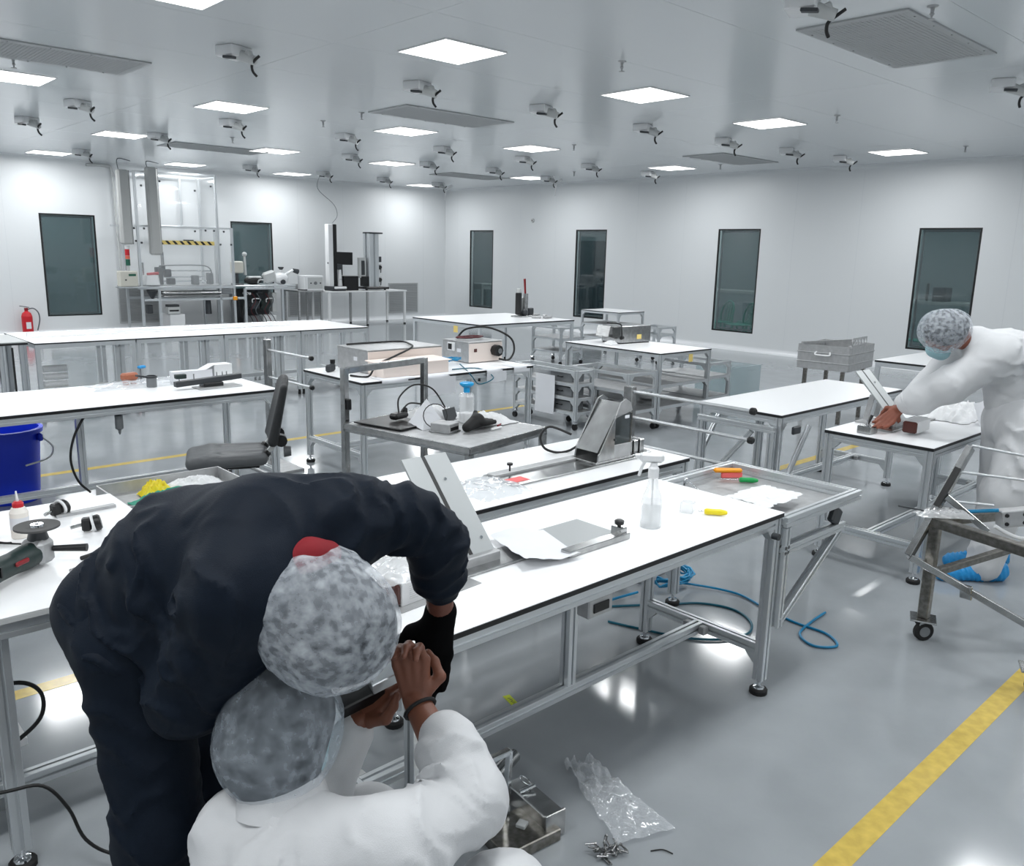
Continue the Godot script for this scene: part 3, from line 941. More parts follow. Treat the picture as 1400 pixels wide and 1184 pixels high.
func bench_row() -> void:
	# two rows of four small tables pushed together
	var nm := ["leftmost", "second from the left", "third from the left", "rightmost"]
	for r in 2:
		for i in 4:
			var x0 := 2.03 + i * 0.93
			var z0 := -9.42 if r == 0 else -10.05
			var z1 := -8.85 if r == 0 else -9.43
			var bt := bench("small white table in the %s row of pushed-together tables, %s" % [["front", "back"][r], nm[i]], x0 + 0.002, x0 + 0.928, z0, z1, false, {"brace": 0.14, "th": 0.012, "group": "small tables pushed together in a row"})
			if r == 0:
				part(bt, "clear_panel", mb().box(Vector3(0, 0.4, (z1 - z0) / 2 - 0.003), Vector3(0.84, 0.56, 0.004)), M.polycarbonate)
	solo("plastic_roll", "long roll of clear plastic film lying on the joined tables", "plastic roll", mb().cyl(Vector3(2.1, 0.785, -9.4), Vector3(5.0, 0.785, -9.45), 0.03, 0.03, 14), M.frosted_plastic)
	# machine frame at the far left edge
	var t := thing("equipment_frame", "aluminium frame with packed equipment at the left edge beside the joined tables", "equipment frame", Vector3(1.4, 0, -9.45))
	part(t, "top", mb().box(Vector3(0, 0.75, 0), Vector3(1.24, 0.012, 0.8), Basis(), 0.002), M.light_grey)
	part(t, "top_edge", mb().box(Vector3(0, 0.735, 0.39), Vector3(1.24, 0.018, 0.03)), M.board_edge)
	for s in [-0.58, 0.4, 0.58]:
		for z in [-0.36, 0.36]:
			part(t, "post", mb().prof(Vector3(s, 0, z), Vector3(s, 0.735, z), 0.06, Vector3.RIGHT), M.aluminium)
	part(t, "door_slot", mb().box(Vector3(0.49, 0.45, 0.37), Vector3(0.015, 0.5, 0.02)), M.board_edge)
	part(t, "module", mb().box(Vector3(0.1, 0.4, 0.2), Vector3(0.22, 0.5, 0.3), Basis(), 0.01), M.steel_matt)
	part(t, "module", mb().box(Vector3(0.3, 0.5, 0.25), Vector3(0.1, 0.3, 0.2), Basis(), 0.01), M.dark_grey)
	part(t, "module", mb().box(Vector3(-0.2, 0.35, 0.2), Vector3(0.3, 0.5, 0.3), Basis(), 0.01), M.tool_green)
	part(t, "wiring", mb().tube([Vector3(0.0, 0.66, 0.38), Vector3(0.06, 0.5, 0.37), Vector3(0.02, 0.4, 0.38), Vector3(0.12, 0.28, 0.37), Vector3(0.18, 0.1, 0.38)], 0.01), M.cable_red)
	part(t, "wiring", mb().tube([Vector3(0.2, 0.62, 0.38), Vector3(0.16, 0.5, 0.39), Vector3(0.22, 0.35, 0.37), Vector3(0.16, 0.2, 0.38)], 0.008), M.cable)
	# stacked bottles of film stored under the tables
	for i in 3:
		solo("white_tube", "white tube on the shelf under the leftmost joined table, %s of three" % ["lowest", "middle", "topmost"][i], "tube", mb().cyl(Vector3(2.2, 0.28 + i * 0.08, -9.35), Vector3(2.42, 0.28 + i * 0.08, -9.35), 0.035, 0.035, 12), M.white_plastic, "white tubes stacked under the joined tables")

# open aluminium rack with shelves
func rack(label: String, x0: float, x1: float, z0: float, z1: float, H: float, levels: Array, shelf: bool, top: bool, grp := "open aluminium racks") -> Node3D:
	var t := thing("rack", label, "rack", Vector3((x0 + x1) / 2, 0, (z0 + z1) / 2), 0.0, grp)
	var hx := (x1 - x0) / 2
	var hz := (z1 - z0) / 2
	var w := 0.035
	for sx in [-1.0, 1.0]:
		for sz in [-1.0, 1.0]:
			var p := Vector3(sx * (hx - w / 2), 0, sz * (hz - w / 2))
			var lg := part(t, "post", mb().prof(p + Vector3(0, 0.09, 0), p + Vector3(0, H - 0.012, 0), w, Vector3.RIGHT), M.aluminium)
			var c := part(lg, "caster", mb().cyl(p + Vector3(-0.012, 0.03, 0), p + Vector3(0.012, 0.03, 0), 0.03, 0.03, 12), M.black_rubber)
			c.set_meta("label", "black caster wheel")
			part(lg, "caster_fork", mb().box(p + Vector3(0, 0.075, 0), Vector3(0.045, 0.03, 0.045), Basis(), 0.004), M.chrome)
	for y in levels + [H - 0.03]:
		for s in [-1.0, 1.0]:
			part(t, "rail", mb().prof(Vector3(-hx + w, y, s * (hz - w / 2)), Vector3(hx - w, y, s * (hz - w / 2)), 0.03), M.aluminium)
			part(t, "rail", mb().prof(Vector3(s * (hx - w / 2), y, -hz + w), Vector3(s * (hx - w / 2), y, hz - w), 0.03), M.aluminium)
		for sx in [-1.0, 1.0]:
			for sz in [-1.0, 1.0]:
				var g := part_mesh(t, "bracket", gusset(), M.aluminium)
				g.position = Vector3(sx * (hx - w), y - 0.015, sz * (hz - w / 2))
				g.basis = Basis(Vector3(-sx, 0, 0), Vector3(0, -1, 0), Vector3(0, 0, 1))
				var g2 := part_mesh(t, "bracket", gusset(), M.aluminium)
				g2.position = Vector3(sx * (hx - w / 2), y - 0.015, sz * (hz - w))
				g2.basis = Basis(Vector3(0, 0, -sz), Vector3(0, -1, 0), Vector3(1, 0, 0))
	if shelf:
		for y in levels:
			part(t, "shelf", mb().box(Vector3(0, y + 0.017, 0), Vector3(hx * 2 - 0.02, 0.003, hz * 2 - 0.02)), M.steel_matt)
	if top:
		part(t, "tabletop", mb().box(Vector3(0, H - 0.001, 0), Vector3(hx * 2, 0.002, hz * 2)), M.laminate)
		part(t, "board_core", mb().box(Vector3(0, H - 0.0075, 0), Vector3(hx * 2, 0.011, hz * 2)), M.board_edge)
	return t

func racks() -> void:
	rack("wide white-topped rack table with the steel box on it", 6.65, 7.52, -6.33, -5.03, 0.755, [0.2, 0.42], true, true)
	rack("low open aluminium rack in front of the white-topped rack table", 6.18, 6.63, -5.83, -5.03, 0.6, [0.2, 0.4], true, false)
	rack("low aluminium drawer rack left of the white-topped rack table", 5.9, 6.16, -6.35, -5.45, 0.6, [0.16, 0.3, 0.44], true, false)
	rack("low open aluminium rack right of the white-topped rack table", 7.54, 8.0, -5.75, -5.08, 0.6, [0.2, 0.42], true, false)
	rack("white-topped small rack table standing before the second window", 10.82, 11.5, -9.95, -9.1, 0.755, [0.3, 0.52], true, true)
	rack("low open rack to the right of the far small rack table", 10.7, 11.15, -8.6, -8.15, 0.6, [0.25, 0.45], false, false)
	rack("low open rack between the big white table and the far rack table", 9.25, 9.75, -9.55, -8.9, 0.6, [0.2, 0.4], true, false)
	# drawer boxes in the left rack
	for i in 3:
		var d := thing("drawer_box", "grey drawer box in the left low rack, %s of three" % ["lowest", "middle", "topmost"][i], "drawer box", Vector3(6.03, 0.16 + i * 0.14 + 0.0185, -5.7), 0.0, "drawer boxes in the left low rack")
		part(d, "box", mb().box(Vector3(0, 0.045, 0), Vector3(0.18, 0.09, 0.3), Basis(), 0.004), M.mid_grey)
		part(d, "handle", mb().tube([Vector3(-0.09, 0.05, -0.03), Vector3(-0.11, 0.05, -0.03), Vector3(-0.11, 0.05, 0.03), Vector3(-0.09, 0.05, 0.03)], 0.006, 6), M.black_plastic)
	# clear bin beside the racks
	var b := thing("clear_bin", "large clear plastic bin on the floor right of the racks", "bin", Vector3(8.95, 0, -5.72))
	for s in [-1.0, 1.0]:
		part(b, "side", mb().box(Vector3(s * 0.33, 0.2, 0), Vector3(0.006, 0.4, 0.5)), M.clear_bin)
		part(b, "side", mb().box(Vector3(0, 0.2, s * 0.25), Vector3(0.654, 0.4, 0.006)), M.clear_bin)
		part(b, "rim", mb().box(Vector3(0, 0.405, s * 0.255), Vector3(0.69, 0.012, 0.02), Basis(), 0.003), M.clear_bin)
	part(b, "base", mb().box(Vector3(0, 0.005, 0), Vector3(0.66, 0.01, 0.5)), M.clear_bin)
	# sheet of paper hanging on the rack by the middle bench
	solo("hanging_sheet", "white sheet of paper hanging on the side of the low drawer rack", "paper sheet", mb().sheet(func(u, v): return Vector3(5.885 + 0.004 * sin(v * 4.0), 0.515 - v * 0.39, -6.0 + u * 0.27), 4, 6), M.paper)
	# trays and wraps lying on the rack shelves
	var sp := [["bundle of white wrapping on the lower shelf of the low front rack", Vector3(6.4, 0.245, -5.3)], ["white wrapped packet on the shelf of the wide rack table", Vector3(7.0, 0.245, -5.4)]]
	for q in sp:
		solo("wrapped_packet", q[0], "packet", mb().ball(q[1], Vector3(0.15, 0.03, 0.1)), M.tissue, "wrapped packets on the rack shelves")
	# yellow stickers on bench edges
	for q in [["yellow sticker on the edge of the wide rack table", Vector3(7.15, 0.68, -5.025), Vector3(0.07, 0.08, 0.001)], ["yellow sticker hanging from the big white table", Vector3(7.175, 0.66, -8.9), Vector3(0.001, 0.09, 0.09)]]:
		solo("yellow_sticker", q[0], "sticker", mb().box(q[1], q[2]), M.sticker_yellow)

# ------------------------------------------------------------------ machines along the far wall
func machines() -> void:
	var F := -16.45   # front plane
	var R := -17.25   # rear plane
	var t := thing("assembly_machine", "tall aluminium-framed assembly machine with clear guards and hazard strip", "machine", Vector3(0, 0, 0))
	for q in [[5.67, 0.06, 2.98], [7.2, 0.06, 3.04], [7.49, 0.06, 2.04]]:
		for z in [F, R]:
			var p := part(t, "post", mb().prof(Vector3(q[0], q[1], z), Vector3(q[0], q[2], z), 0.045, Vector3.RIGHT), M.aluminium)
			foot(p, Vector3(q[0], 0, z))
	part(t, "post", mb().prof(Vector3(6.82, 2.04, R), Vector3(6.82, 3.0, R), 0.04, Vector3.RIGHT), M.aluminium)
	part(t, "post", mb().prof(Vector3(5.99, 0.06, F), Vector3(5.99, 0.88, F), 0.05, Vector3.RIGHT), M.aluminium)
	for z in [F, R]:
		part(t, "top_rail", mb().prof(Vector3(5.67, 3.0, z), Vector3(7.2, 3.02, z), 0.035), M.aluminium)
		part(t, "mid_rail", mb().prof(Vector3(5.45, 2.03, z), Vector3(7.5, 2.03, z), 0.035), M.aluminium)
		part(t, "deck_rail", mb().prof(Vector3(5.6, 0.885, z), Vector3(7.5, 0.885, z), 0.05), M.aluminium)
		part(t, "lower_rail", mb().prof(Vector3(5.7, 0.66, z), Vector3(7.5, 0.66, z), 0.045), M.aluminium)
	for x in [5.67, 7.2]:
		part(t, "side_rail", mb().prof(Vector3(x, 3.0, R), Vector3(x, 3.0, F), 0.035), M.aluminium)
		part(t, "side_rail", mb().prof(Vector3(x, 2.03, R), Vector3(x, 2.03, F), 0.035), M.aluminium)
	part(t, "guard_panel", mb().box(Vector3(6.44, 2.52, F + 0.012), Vector3(1.5, 0.92, 0.005)), M.polycarbonate)
	part(t, "guard_panel", mb().box(Vector3(6.44, 1.46, F + 0.012), Vector3(1.5, 1.1, 0.005)), M.polycarbonate)
	part(t, "guard_panel", mb().box(Vector3(7.345, 1.46, F + 0.012), Vector3(0.24, 1.1, 0.005)), M.polycarbonate)
	for q in [[5.78, 2.75], [6.12, 2.85], [7.1, 2.82], [6.78, 2.72], [5.6, 1.98], [5.78, 1.98], [6.74, 1.96], [6.95, 1.98], [7.12, 1.98], [7.32, 1.97], [5.62, 1.75], [5.72, 1.72], [7.24, 1.72], [7.46, 1.72]]:
		part(t, "clamp", mb().box(Vector3(q[0], q[1], F + 0.026), Vector3(0.035, 0.035, 0.02), Basis(), 0.005), M.dark_grey)
	# hazard strip
	var hz := part(t, "hazard_strip", mb().box(Vector3(6.5, 1.735, F + 0.032), Vector3(1.22, 0.075, 0.012), Basis(), 0.002), M.sticker_yellow, "yellow and black striped strip")
	for i in 9:
		var x := 5.93 + i * 0.135
		part(hz, "stripe", mb().ext([Vector2(-0.055, 0.034), Vector2(0.0, 0.034), Vector2(0.06, -0.034), Vector2(0.005, -0.034)], Vector3(x, 1.735, F + 0.0385), Vector3(x, 1.735, F + 0.04)), M.board_edge)
	part(t, "name_plate", mb().box(Vector3(6.6, 1.785, F + 0.032), Vector3(0.2, 0.022, 0.01)), M.dark_grey)
	# trunking columns that rise to the ceiling
	for q in [[5.42, 1.68, 3.0], [5.93, 1.5, 3.08]]:
		var c := part(t, "trunking", mb().box(Vector3(q[0], (q[1] + q[2]) / 2, F + 0.13), Vector3(0.2, q[2] - q[1], 0.16), Basis(), 0.03), M.duct_grey, "grey vertical trunking")
		part(c, "hanger", mb().tube([Vector3(q[0] - 0.06, q[2], F + 0.13), Vector3(q[0] - 0.06, CEIL - 0.02, F + 0.13), Vector3(q[0] + 0.2, CEIL - 0.03, F)], 0.008, 5), M.cable_grey)
		part(c, "side_cover", mb().box(Vector3(q[0] + 0.104, (q[1] + q[2]) / 2, F + 0.13), Vector3(0.012, q[2] - q[1] - 0.02, 0.1), Basis(), 0.003), M.mid_grey)
	# tooling on the deck
	part(t, "deck", mb().box(Vector3(6.55, 0.92, (F + R) / 2), Vector3(1.85, 0.02, 0.78), Basis(), 0.003), M.steel_matt)
	for q in [[1.2, 0.012], [1.08, 0.012], [1.0, 0.014]]:
		part(t, "guide_rod", mb().cyl(Vector3(6.1, q[0], F - 0.2), Vector3(7.12, q[0], F - 0.2), q[1], q[1], 8), M.chrome)
	part(t, "guide_frame", mb().tube([Vector3(6.1, 1.3, F - 0.12), Vector3(6.95, 1.3, F - 0.12), Vector3(7.1, 1.12, F - 0.12)], 0.012, 6), M.mid_grey)
	for q in [[6.08, 1.1, 0.12, 0.34], [6.24, 1.16, 0.12, 0.14], [6.3, 1.0, 0.14, 0.12], [6.78, 1.02, 0.12, 0.18], [7.08, 1.05, 0.1, 0.22], [6.15, 1.25, 0.08, 0.1]]:
		part(t, "actuator", mb().box(Vector3(q[0], q[1], F - 0.2), Vector3(q[2], q[3], 0.14), Basis(), 0.012), M.mid_grey if q[0] > 6.5 else M.dark_grey)
	part(t, "cylinder", mb().cyl(Vector3(6.2, 1.25, F - 0.3), Vector3(6.2, 1.55, F - 0.3), 0.03), M.steel)
	part(t, "cylinder", mb().cyl(Vector3(5.78, 1.0, F - 0.2), Vector3(5.78, 1.35, F - 0.2), 0.025), M.steel)
	var rl := part(t, "film_roll", mb().cyl(Vector3(5.88, 0.94, F - 0.1), Vector3(5.88, 1.12, F - 0.1), 0.17, 0.15, 18), M.white_plastic)
	part(rl, "red_handle", mb().box(Vector3(5.9, 1.15, F - 0.02), Vector3(0.22, 0.05, 0.05), Basis(Vector3.FORWARD, -0.1), 0.01), M.red)
	for z in [0.02, -0.2]:
		part(t, "roller", mb().cyl(Vector3(6.05, 0.78, F + z), Vector3(7.2, 0.78, F + z), 0.035, 0.035, 12), M.steel)
	part(t, "belt_plate", mb().box(Vector3(6.62, 0.72, F - 0.1), Vector3(1.15, 0.02, 0.4), Basis(), 0.004), M.steel)
	part(t, "drive_box", mb().box(Vector3(7.32, 0.8, F - 0.05), Vector3(0.2, 0.1, 0.2), Basis(), 0.008), M.mid_grey)
	var ib := part(t, "inverter", mb().box(Vector3(6.28, 0.44, F - 0.15), Vector3(0.24, 0.14, 0.16), Basis(), 0.008), M.light_grey)
	part(ib, "inverter_grip", mb().box(Vector3(6.28, 0.44, F - 0.066), Vector3(0.18, 0.03, 0.012), Basis(), 0.004), M.black_plastic)
	part(ib, "inverter_cover", mb().box(Vector3(6.28, 0.53, F - 0.15), Vector3(0.22, 0.05, 0.15), Basis(), 0.006), M.dark_grey)
	part(t, "cabinet", mb().box(Vector3(6.35, 0.2, F - 0.3), Vector3(0.3, 0.34, 0.4), Basis(), 0.008), M.white_plastic)
	part(t, "motor", mb().cyl(Vector3(7.0, 0.35, F - 0.15), Vector3(7.0, 0.62, F - 0.15), 0.06, 0.05), M.dark_grey)
	part(t, "motor", mb().box(Vector3(5.82, 0.48, F - 0.1), Vector3(0.1, 0.16, 0.12), Basis(), 0.01), M.dark_grey)
	part(t, "funnel", mb().lathe([Vector2(0.02, -0.14), Vector2(0.1, 0.0), Vector2(0.1, 0.03), Vector2(0.085, 0.03)], Vector3(5.85, 0.82, F + 0.02), 12), M.dark_grey)
	# control box with signal tower
	var cb := part(t, "control_box", mb().box(Vector3(5.42, 1.06, F + 0.02), Vector3(0.32, 0.28, 0.18), Basis(), 0.012), M.beige_metal)
	part(cb, "display", mb().box(Vector3(5.48, 1.13, F + 0.115), Vector3(0.13, 0.04, 0.01), Basis(), 0.004), M.signal_green)
	part(cb, "button", mb().cyl(Vector3(5.36, 1.04, F + 0.11), Vector3(5.36, 1.04, F + 0.125), 0.014), M.dark_grey)
	part(cb, "shelf", mb().box(Vector3(5.5, 0.905, F + 0.02), Vector3(0.55, 0.02, 0.2), Basis(), 0.003), M.aluminium)
	var tw := part(t, "signal_tower", mb().cyl(Vector3(5.45, 1.2, F + 0.02), Vector3(5.45, 1.3, F + 0.02), 0.02), M.light_grey)
	for q in [[1.3, 1.42, "signal_green"], [1.42, 1.48, "signal_orange"], [1.48, 1.6, "red"], [1.6, 1.66, "white_plastic"]]:
		part(tw, "signal_lens", mb().cyl(Vector3(5.45, q[0], F + 0.02), Vector3(5.45, q[1] - 0.004, F + 0.02), 0.04, 0.04, 14), M[q[2]])
	# conduit down the wall
	solo("wall_conduit", "grey conduit running down the far wall beside the tall machine", "conduit", mb().tube([Vector3(5.15, 3.12, WZ + 0.03), Vector3(5.5, 3.13, WZ + 0.03), Vector3(5.6, 3.02, WZ + 0.03), Vector3(5.62, 2.2, WZ + 0.03), Vector3(5.64, 0.9, WZ + 0.03)], 0.025, 8), M.light_grey)

	# test bench right of it
	var b := thing("test_bench", "aluminium test bench packed with wiring right of the tall machine", "machine", Vector3.ZERO)
	for x in [7.72, 8.55]:
		for z in [F, R + 0.1]:
			part(b, "post", mb().prof(Vector3(x, 0.0, z), Vector3(x, 0.85, z), 0.05, Vector3.RIGHT), M.aluminium)
	part(b, "deck", mb().box(Vector3(8.2, 0.9, (F + R) / 2), Vector3(1.35, 0.03, 0.8), Basis(), 0.004), M.aluminium)
	part(b, "rail", mb().prof(Vector3(7.72, 0.85, F), Vector3(8.85, 0.85, F), 0.045), M.aluminium)
	part(b, "rail", mb().prof(Vector3(7.56, 0.66, F), Vector3(7.7, 0.66, F), 0.045), M.aluminium)
	part(t, "joint_clamp", mb().box(Vector3(7.49, 0.66, F + 0.03), Vector3(0.09, 0.08, 0.03), Basis(), 0.01), M.amber)
	part(b, "back_board", mb().box(Vector3(8.13, 0.42, R + 0.2), Vector3(0.8, 0.8, 0.02)), M.dark_grey)
	for q in [[7.98, 0.5, 0.2, 0.16, "dark_grey"], [8.22, 0.5, 0.2, 0.2, "tool_green"], [8.42, 0.55, 0.1, 0.4, "light_grey"], [8.3, 0.16, 0.3, 0.26, "white_plastic"], [7.95, 0.18, 0.3, 0.2, "mid_grey"], [7.85, 0.74, 0.1, 0.05, "white_plastic"], [8.1, 0.76, 0.12, 0.06, "dark_grey"]]:
		part(b, "module", mb().box(Vector3(q[0], q[1], F - 0.2), Vector3(q[2], q[3], 0.2), Basis(), 0.01), M[q[4]])
	for x in [7.99, 8.3]:
		part(b, "handle", mb().tube([Vector3(x - 0.08, 0.56, F - 0.08), Vector3(x - 0.08, 0.63, F - 0.06), Vector3(x + 0.08, 0.63, F - 0.06), Vector3(x + 0.08, 0.56, F - 0.08)], 0.012, 6), M.white_plastic)
	for i in 6:
		var x := 7.8 + i * 0.1
		part(b, "wiring", mb().tube([Vector3(x, 0.75, F - 0.07), Vector3(x + 0.06, 0.6, F - 0.03), Vector3(x - 0.04, 0.4, F - 0.05), Vector3(x + 0.05, 0.25, F - 0.04), Vector3(x + 0.12, 0.12, F - 0.06)], 0.009, 5), [M.cable, M.cable_red, M.cable_grey][i % 3])
	part(b, "hose", mb().tube([Vector3(7.565, 0.62, F), Vector3(7.61, 0.4, F), Vector3(7.63, 0.25, F), Vector3(7.66, 0.4, F), Vector3(7.69, 0.62, F)], 0.012, 6), M.cable)
	# instruments standing on its deck
	var g := thing("beige_gauge", "beige gauge head with black base on the test bench", "instrument", Vector3(7.68, 0.915, F - 0.25))
	part(g, "head", mb().box(Vector3(0, 0.36, 0), Vector3(0.24, 0.24, 0.14), Basis(), 0.02), M.beige_metal)
	part(g, "stand", mb().cyl(Vector3(0, 0, 0), Vector3(0, 0.25, 0), 0.03), M.dark_grey)
	part(g, "base", mb().box(Vector3(0, 0.015, 0), Vector3(0.2, 0.03, 0.2), Basis(), 0.008), M.dark_grey)
	part(g, "valve", mb().cyl(Vector3(0.18, 0.2, 0), Vector3(0.18, 0.62, 0), 0.03, 0.02), M.light_grey)
	part(g, "valve_cap", mb().ball(Vector3(0.18, 0.62, 0), Vector3(0.05, 0.05, 0.05), Basis(), 10, 6), M.light_grey)
	var tl := thing("hand_drill", "black power tool lying on the test bench", "power tool", Vector3(8.0, 0.915, F - 0.2))
	part(tl, "body", mb().ball(Vector3(0, 0.09, 0), Vector3(0.2, 0.09, 0.1)), M.black_plastic)
	part(tl, "case", mb().box(Vector3(0.02, 0.15, 0), Vector3(0.3, 0.06, 0.14), Basis(), 0.02), M.light_grey)
	part(tl, "handle", mb().tube([Vector3(0.06, 0.04, 0.09), Vector3(0.08, 0.1, 0.12), Vector3(0.18, 0.1, 0.12), Vector3(0.2, 0.04, 0.09)], 0.014, 6), M.light_grey)
	var ws := thing("white_microscope", "white optical instrument with two black eyecups on the test bench", "instrument", Vector3(8.62, 0.915, F - 0.2))
	part(ws, "body", mb().ball(Vector3(0, 0.13, 0), Vector3(0.17, 0.13, 0.12)), M.white_plastic)
	part(ws, "head", mb().box(Vector3(-0.25, 0.16, 0), Vector3(0.28, 0.24, 0.14), Basis(Vector3.FORWARD, -0.3), 0.04), M.light_grey)
	part(ws, "arm", mb().cyl(Vector3(0.1, 0.2, 0), Vector3(0.3, 0.3, 0), 0.03), M.white_plastic)
	part(ws, "eyecup", mb().lathe([Vector2(0.02, 0), Vector2(0.06, 0.05), Vector2(0.06, 0.07), Vector2(0, 0.07)], Vector3(0.02, 0.3, 0), 12), M.dark_grey)
	part(ws, "tube", mb().cyl(Vector3(0.02, 0.22, 0), Vector3(0.02, 0.31, 0), 0.035), M.white_plastic)
	part(ws, "eyecup", mb().cyl(Vector3(0.3, 0.3, 0), Vector3(0.42, 0.27, 0), 0.04, 0.055), M.dark_grey)
	part(ws, "knob", mb().cyl(Vector3(0, 0.06, 0.1), Vector3(0, 0.06, 0.14), 0.05), M.dark_grey)

	# small table with the white control box
	var s2 := thing("steel_table", "low grey steel table between the test bench and the test stands", "table", Vector3(9.2, 0, -16.75))
	part(s2, "top", mb().box(Vector3(0, 0.775, 0), Vector3(0.6, 0.03, 0.7), Basis(), 0.004), M.steel_matt)
	for q in [Vector2(-1, -1), Vector2(1, -1), Vector2(-1, 1), Vector2(1, 1)]:
		part(s2, "leg", mb().bar(Vector3(q.x * 0.27, 0, q.y * 0.31), Vector3(q.x * 0.27, 0.76, q.y * 0.31), 0.04, 0.04), M.steel_matt)
	var wb := thing("control_unit", "white control unit with dials left of the tall test stand", "control unit", Vector3(9.28, 0.79, F))
	part(wb, "case", mb().box(Vector3(0, 0.16, -0.1), Vector3(0.46, 0.32, 0.3), Basis(), 0.01), M.white_plastic)
	part(wb, "front_plate", mb().box(Vector3(0.03, 0.16, 0.052), Vector3(0.36, 0.24, 0.004)), M.light_grey)
	part(wb, "dial", mb().cyl(Vector3(0.03, 0.16, 0.054), Vector3(0.03, 0.16, 0.075), 0.035), M.mid_grey)
	for x in [-0.08, 0.15]:
		part(wb, "switch", mb().cyl(Vector3(x, 0.16, 0.054), Vector3(x, 0.16, 0.07), 0.014), M.dark_grey)
	part(wb, "cable", mb().tube([Vector3(-0.2, 0.02, 0.1), Vector3(-0.3, 0.02, 0.12), Vector3(-0.42, 0.03, 0.1)], 0.012, 5), M.cable)

	# white table with the test stands
	var tb := thing("white_table", "white steel table under the two test stands", "table", Vector3(10.55, 0, -16.6))
	part(tb, "top", mb().box(Vector3(0, 0.765, 0), Vector3(2.08, 0.03, 0.8), Basis(), 0.004), M.white_plastic)
	for x in [-1.0, -0.02, 1.0]:
		for z in [-0.36, 0.36]:
			var lg := part(tb, "leg", mb().bar(Vector3(x, 0.03, z), Vector3(x, 0.75, z), 0.045, 0.045), M.white_plastic if x != -0.02 else M.steel_matt)
			part(lg, "foot", mb().cyl(Vector3(x, 0, z), Vector3(x, 0.03, z), 0.03, 0.025, 8), M.black_rubber)
	var r1 := thing("test_stand", "tall test stand with white column and black front rail", "test stand", Vector3(9.78, 0.78, F))
	part(r1, "column", mb().box(Vector3(-0.05, 0.72, -0.05), Vector3(0.12, 1.42, 0.16), Basis(), 0.01), M.white_plastic)
	part(r1, "front_rail", mb().box(Vector3(0.055, 0.72, -0.04), Vector3(0.09, 1.42, 0.15), Basis(), 0.01), M.screen_black)
	part(r1, "base", mb().box(Vector3(0.04, 0.05, 0.02), Vector3(0.36, 0.1, 0.35), Basis(), 0.015), M.dark_grey)
	part(r1, "carriage", mb().box(Vector3(0.14, 0.52, 0.0), Vector3(0.1, 0.12, 0.12), Basis(), 0.01), M.dark_grey)
	part(r1, "load_cell", mb().cyl(Vector3(0.17, 0.25, 0), Vector3(0.17, 0.46, 0), 0.05, 0.035), M.white_plastic)
	part(r1, "lower_grip", mb().cyl(Vector3(0.17, 0.1, 0), Vector3(0.17, 0.24, 0), 0.06, 0.05), M.white_plastic)
	part(r1, "keypad", mb().box(Vector3(0.06, 0.07, 0.21), Vector3(0.3, 0.05, 0.06), Basis(), 0.015), M.white_plastic)
	part(r1, "bolt", mb().cyl(Vector3(-0.112, 0.6, 0), Vector3(-0.125, 0.6, 0), 0.02), M.mid_grey)
	var mo := thing("monitor", "black monitor between the two test stands", "monitor", Vector3(10.15, 0.78, F - 0.2))
	part(mo, "screen", mb().box(Vector3(0, 0.7, 0), Vector3(0.52, 0.28, 0.03), Basis(Vector3.FORWARD, 0.02), 0.006), M.screen_black)
	part(mo, "stand", mb().box(Vector3(0, 0.33, -0.05), Vector3(0.05, 0.55, 0.03), Basis(), 0.004), M.dark_grey)
	part(mo, "base", mb().box(Vector3(0, 0.01, -0.05), Vector3(0.25, 0.02, 0.18), Basis(), 0.006), M.dark_grey)
	var bk := thing("computer_case", "black computer case on the white table below the monitor", "computer", Vector3(10.2, 0.78, F))
	part(bk, "case", mb().box(Vector3(0, 0.16, -0.02), Vector3(0.38, 0.32, 0.2), Basis(), 0.01), M.screen_black)
	part(bk, "lid", mb().box(Vector3(0, 0.324, -0.02), Vector3(0.39, 0.012, 0.21), Basis(), 0.003), M.light_grey)
	var r2 := thing("test_stand", "grey test stand with slotted column right of the monitor", "test stand", Vector3(10.85, 0.78, F - 0.05))
	part(r2, "column", mb().prof(Vector3(-0.04, 0.08, 0), Vector3(-0.04, 1.26, 0), 0.26, Vector3.RIGHT), M.aluminium)
	part(r2, "cap", mb().box(Vector3(0, 1.275, 0.02), Vector3(0.36, 0.035, 0.3), Basis(), 0.012), M.dark_grey)
	part(r2, "base", mb().box(Vector3(0.0, 0.05, 0.02), Vector3(0.62, 0.05, 0.4), Basis(), 0.012), M.black_plastic)
	part(r2, "carriage", mb().box(Vector3(-0.29, 0.5, 0), Vector3(0.18, 0.45, 0.1), Basis(), 0.01), M.light_grey)
	part(r2, "carriage_window", mb().box(Vector3(-0.29, 0.5, 0.053), Vector3(0.09, 0.32, 0.006), Basis(), 0.003), M.dark_grey)
	part(r2, "grip", mb().box(Vector3(-0.25, 0.2, 0.05), Vector3(0.18, 0.22, 0.12), Basis(), 0.01), M.black_plastic)
	for x in [-0.25, 0.25]:
		part(r2, "foot", mb().cyl(Vector3(x, 0, 0.12), Vector3(x, 0.03, 0.12), 0.025, 0.03, 8), M.black_rubber)
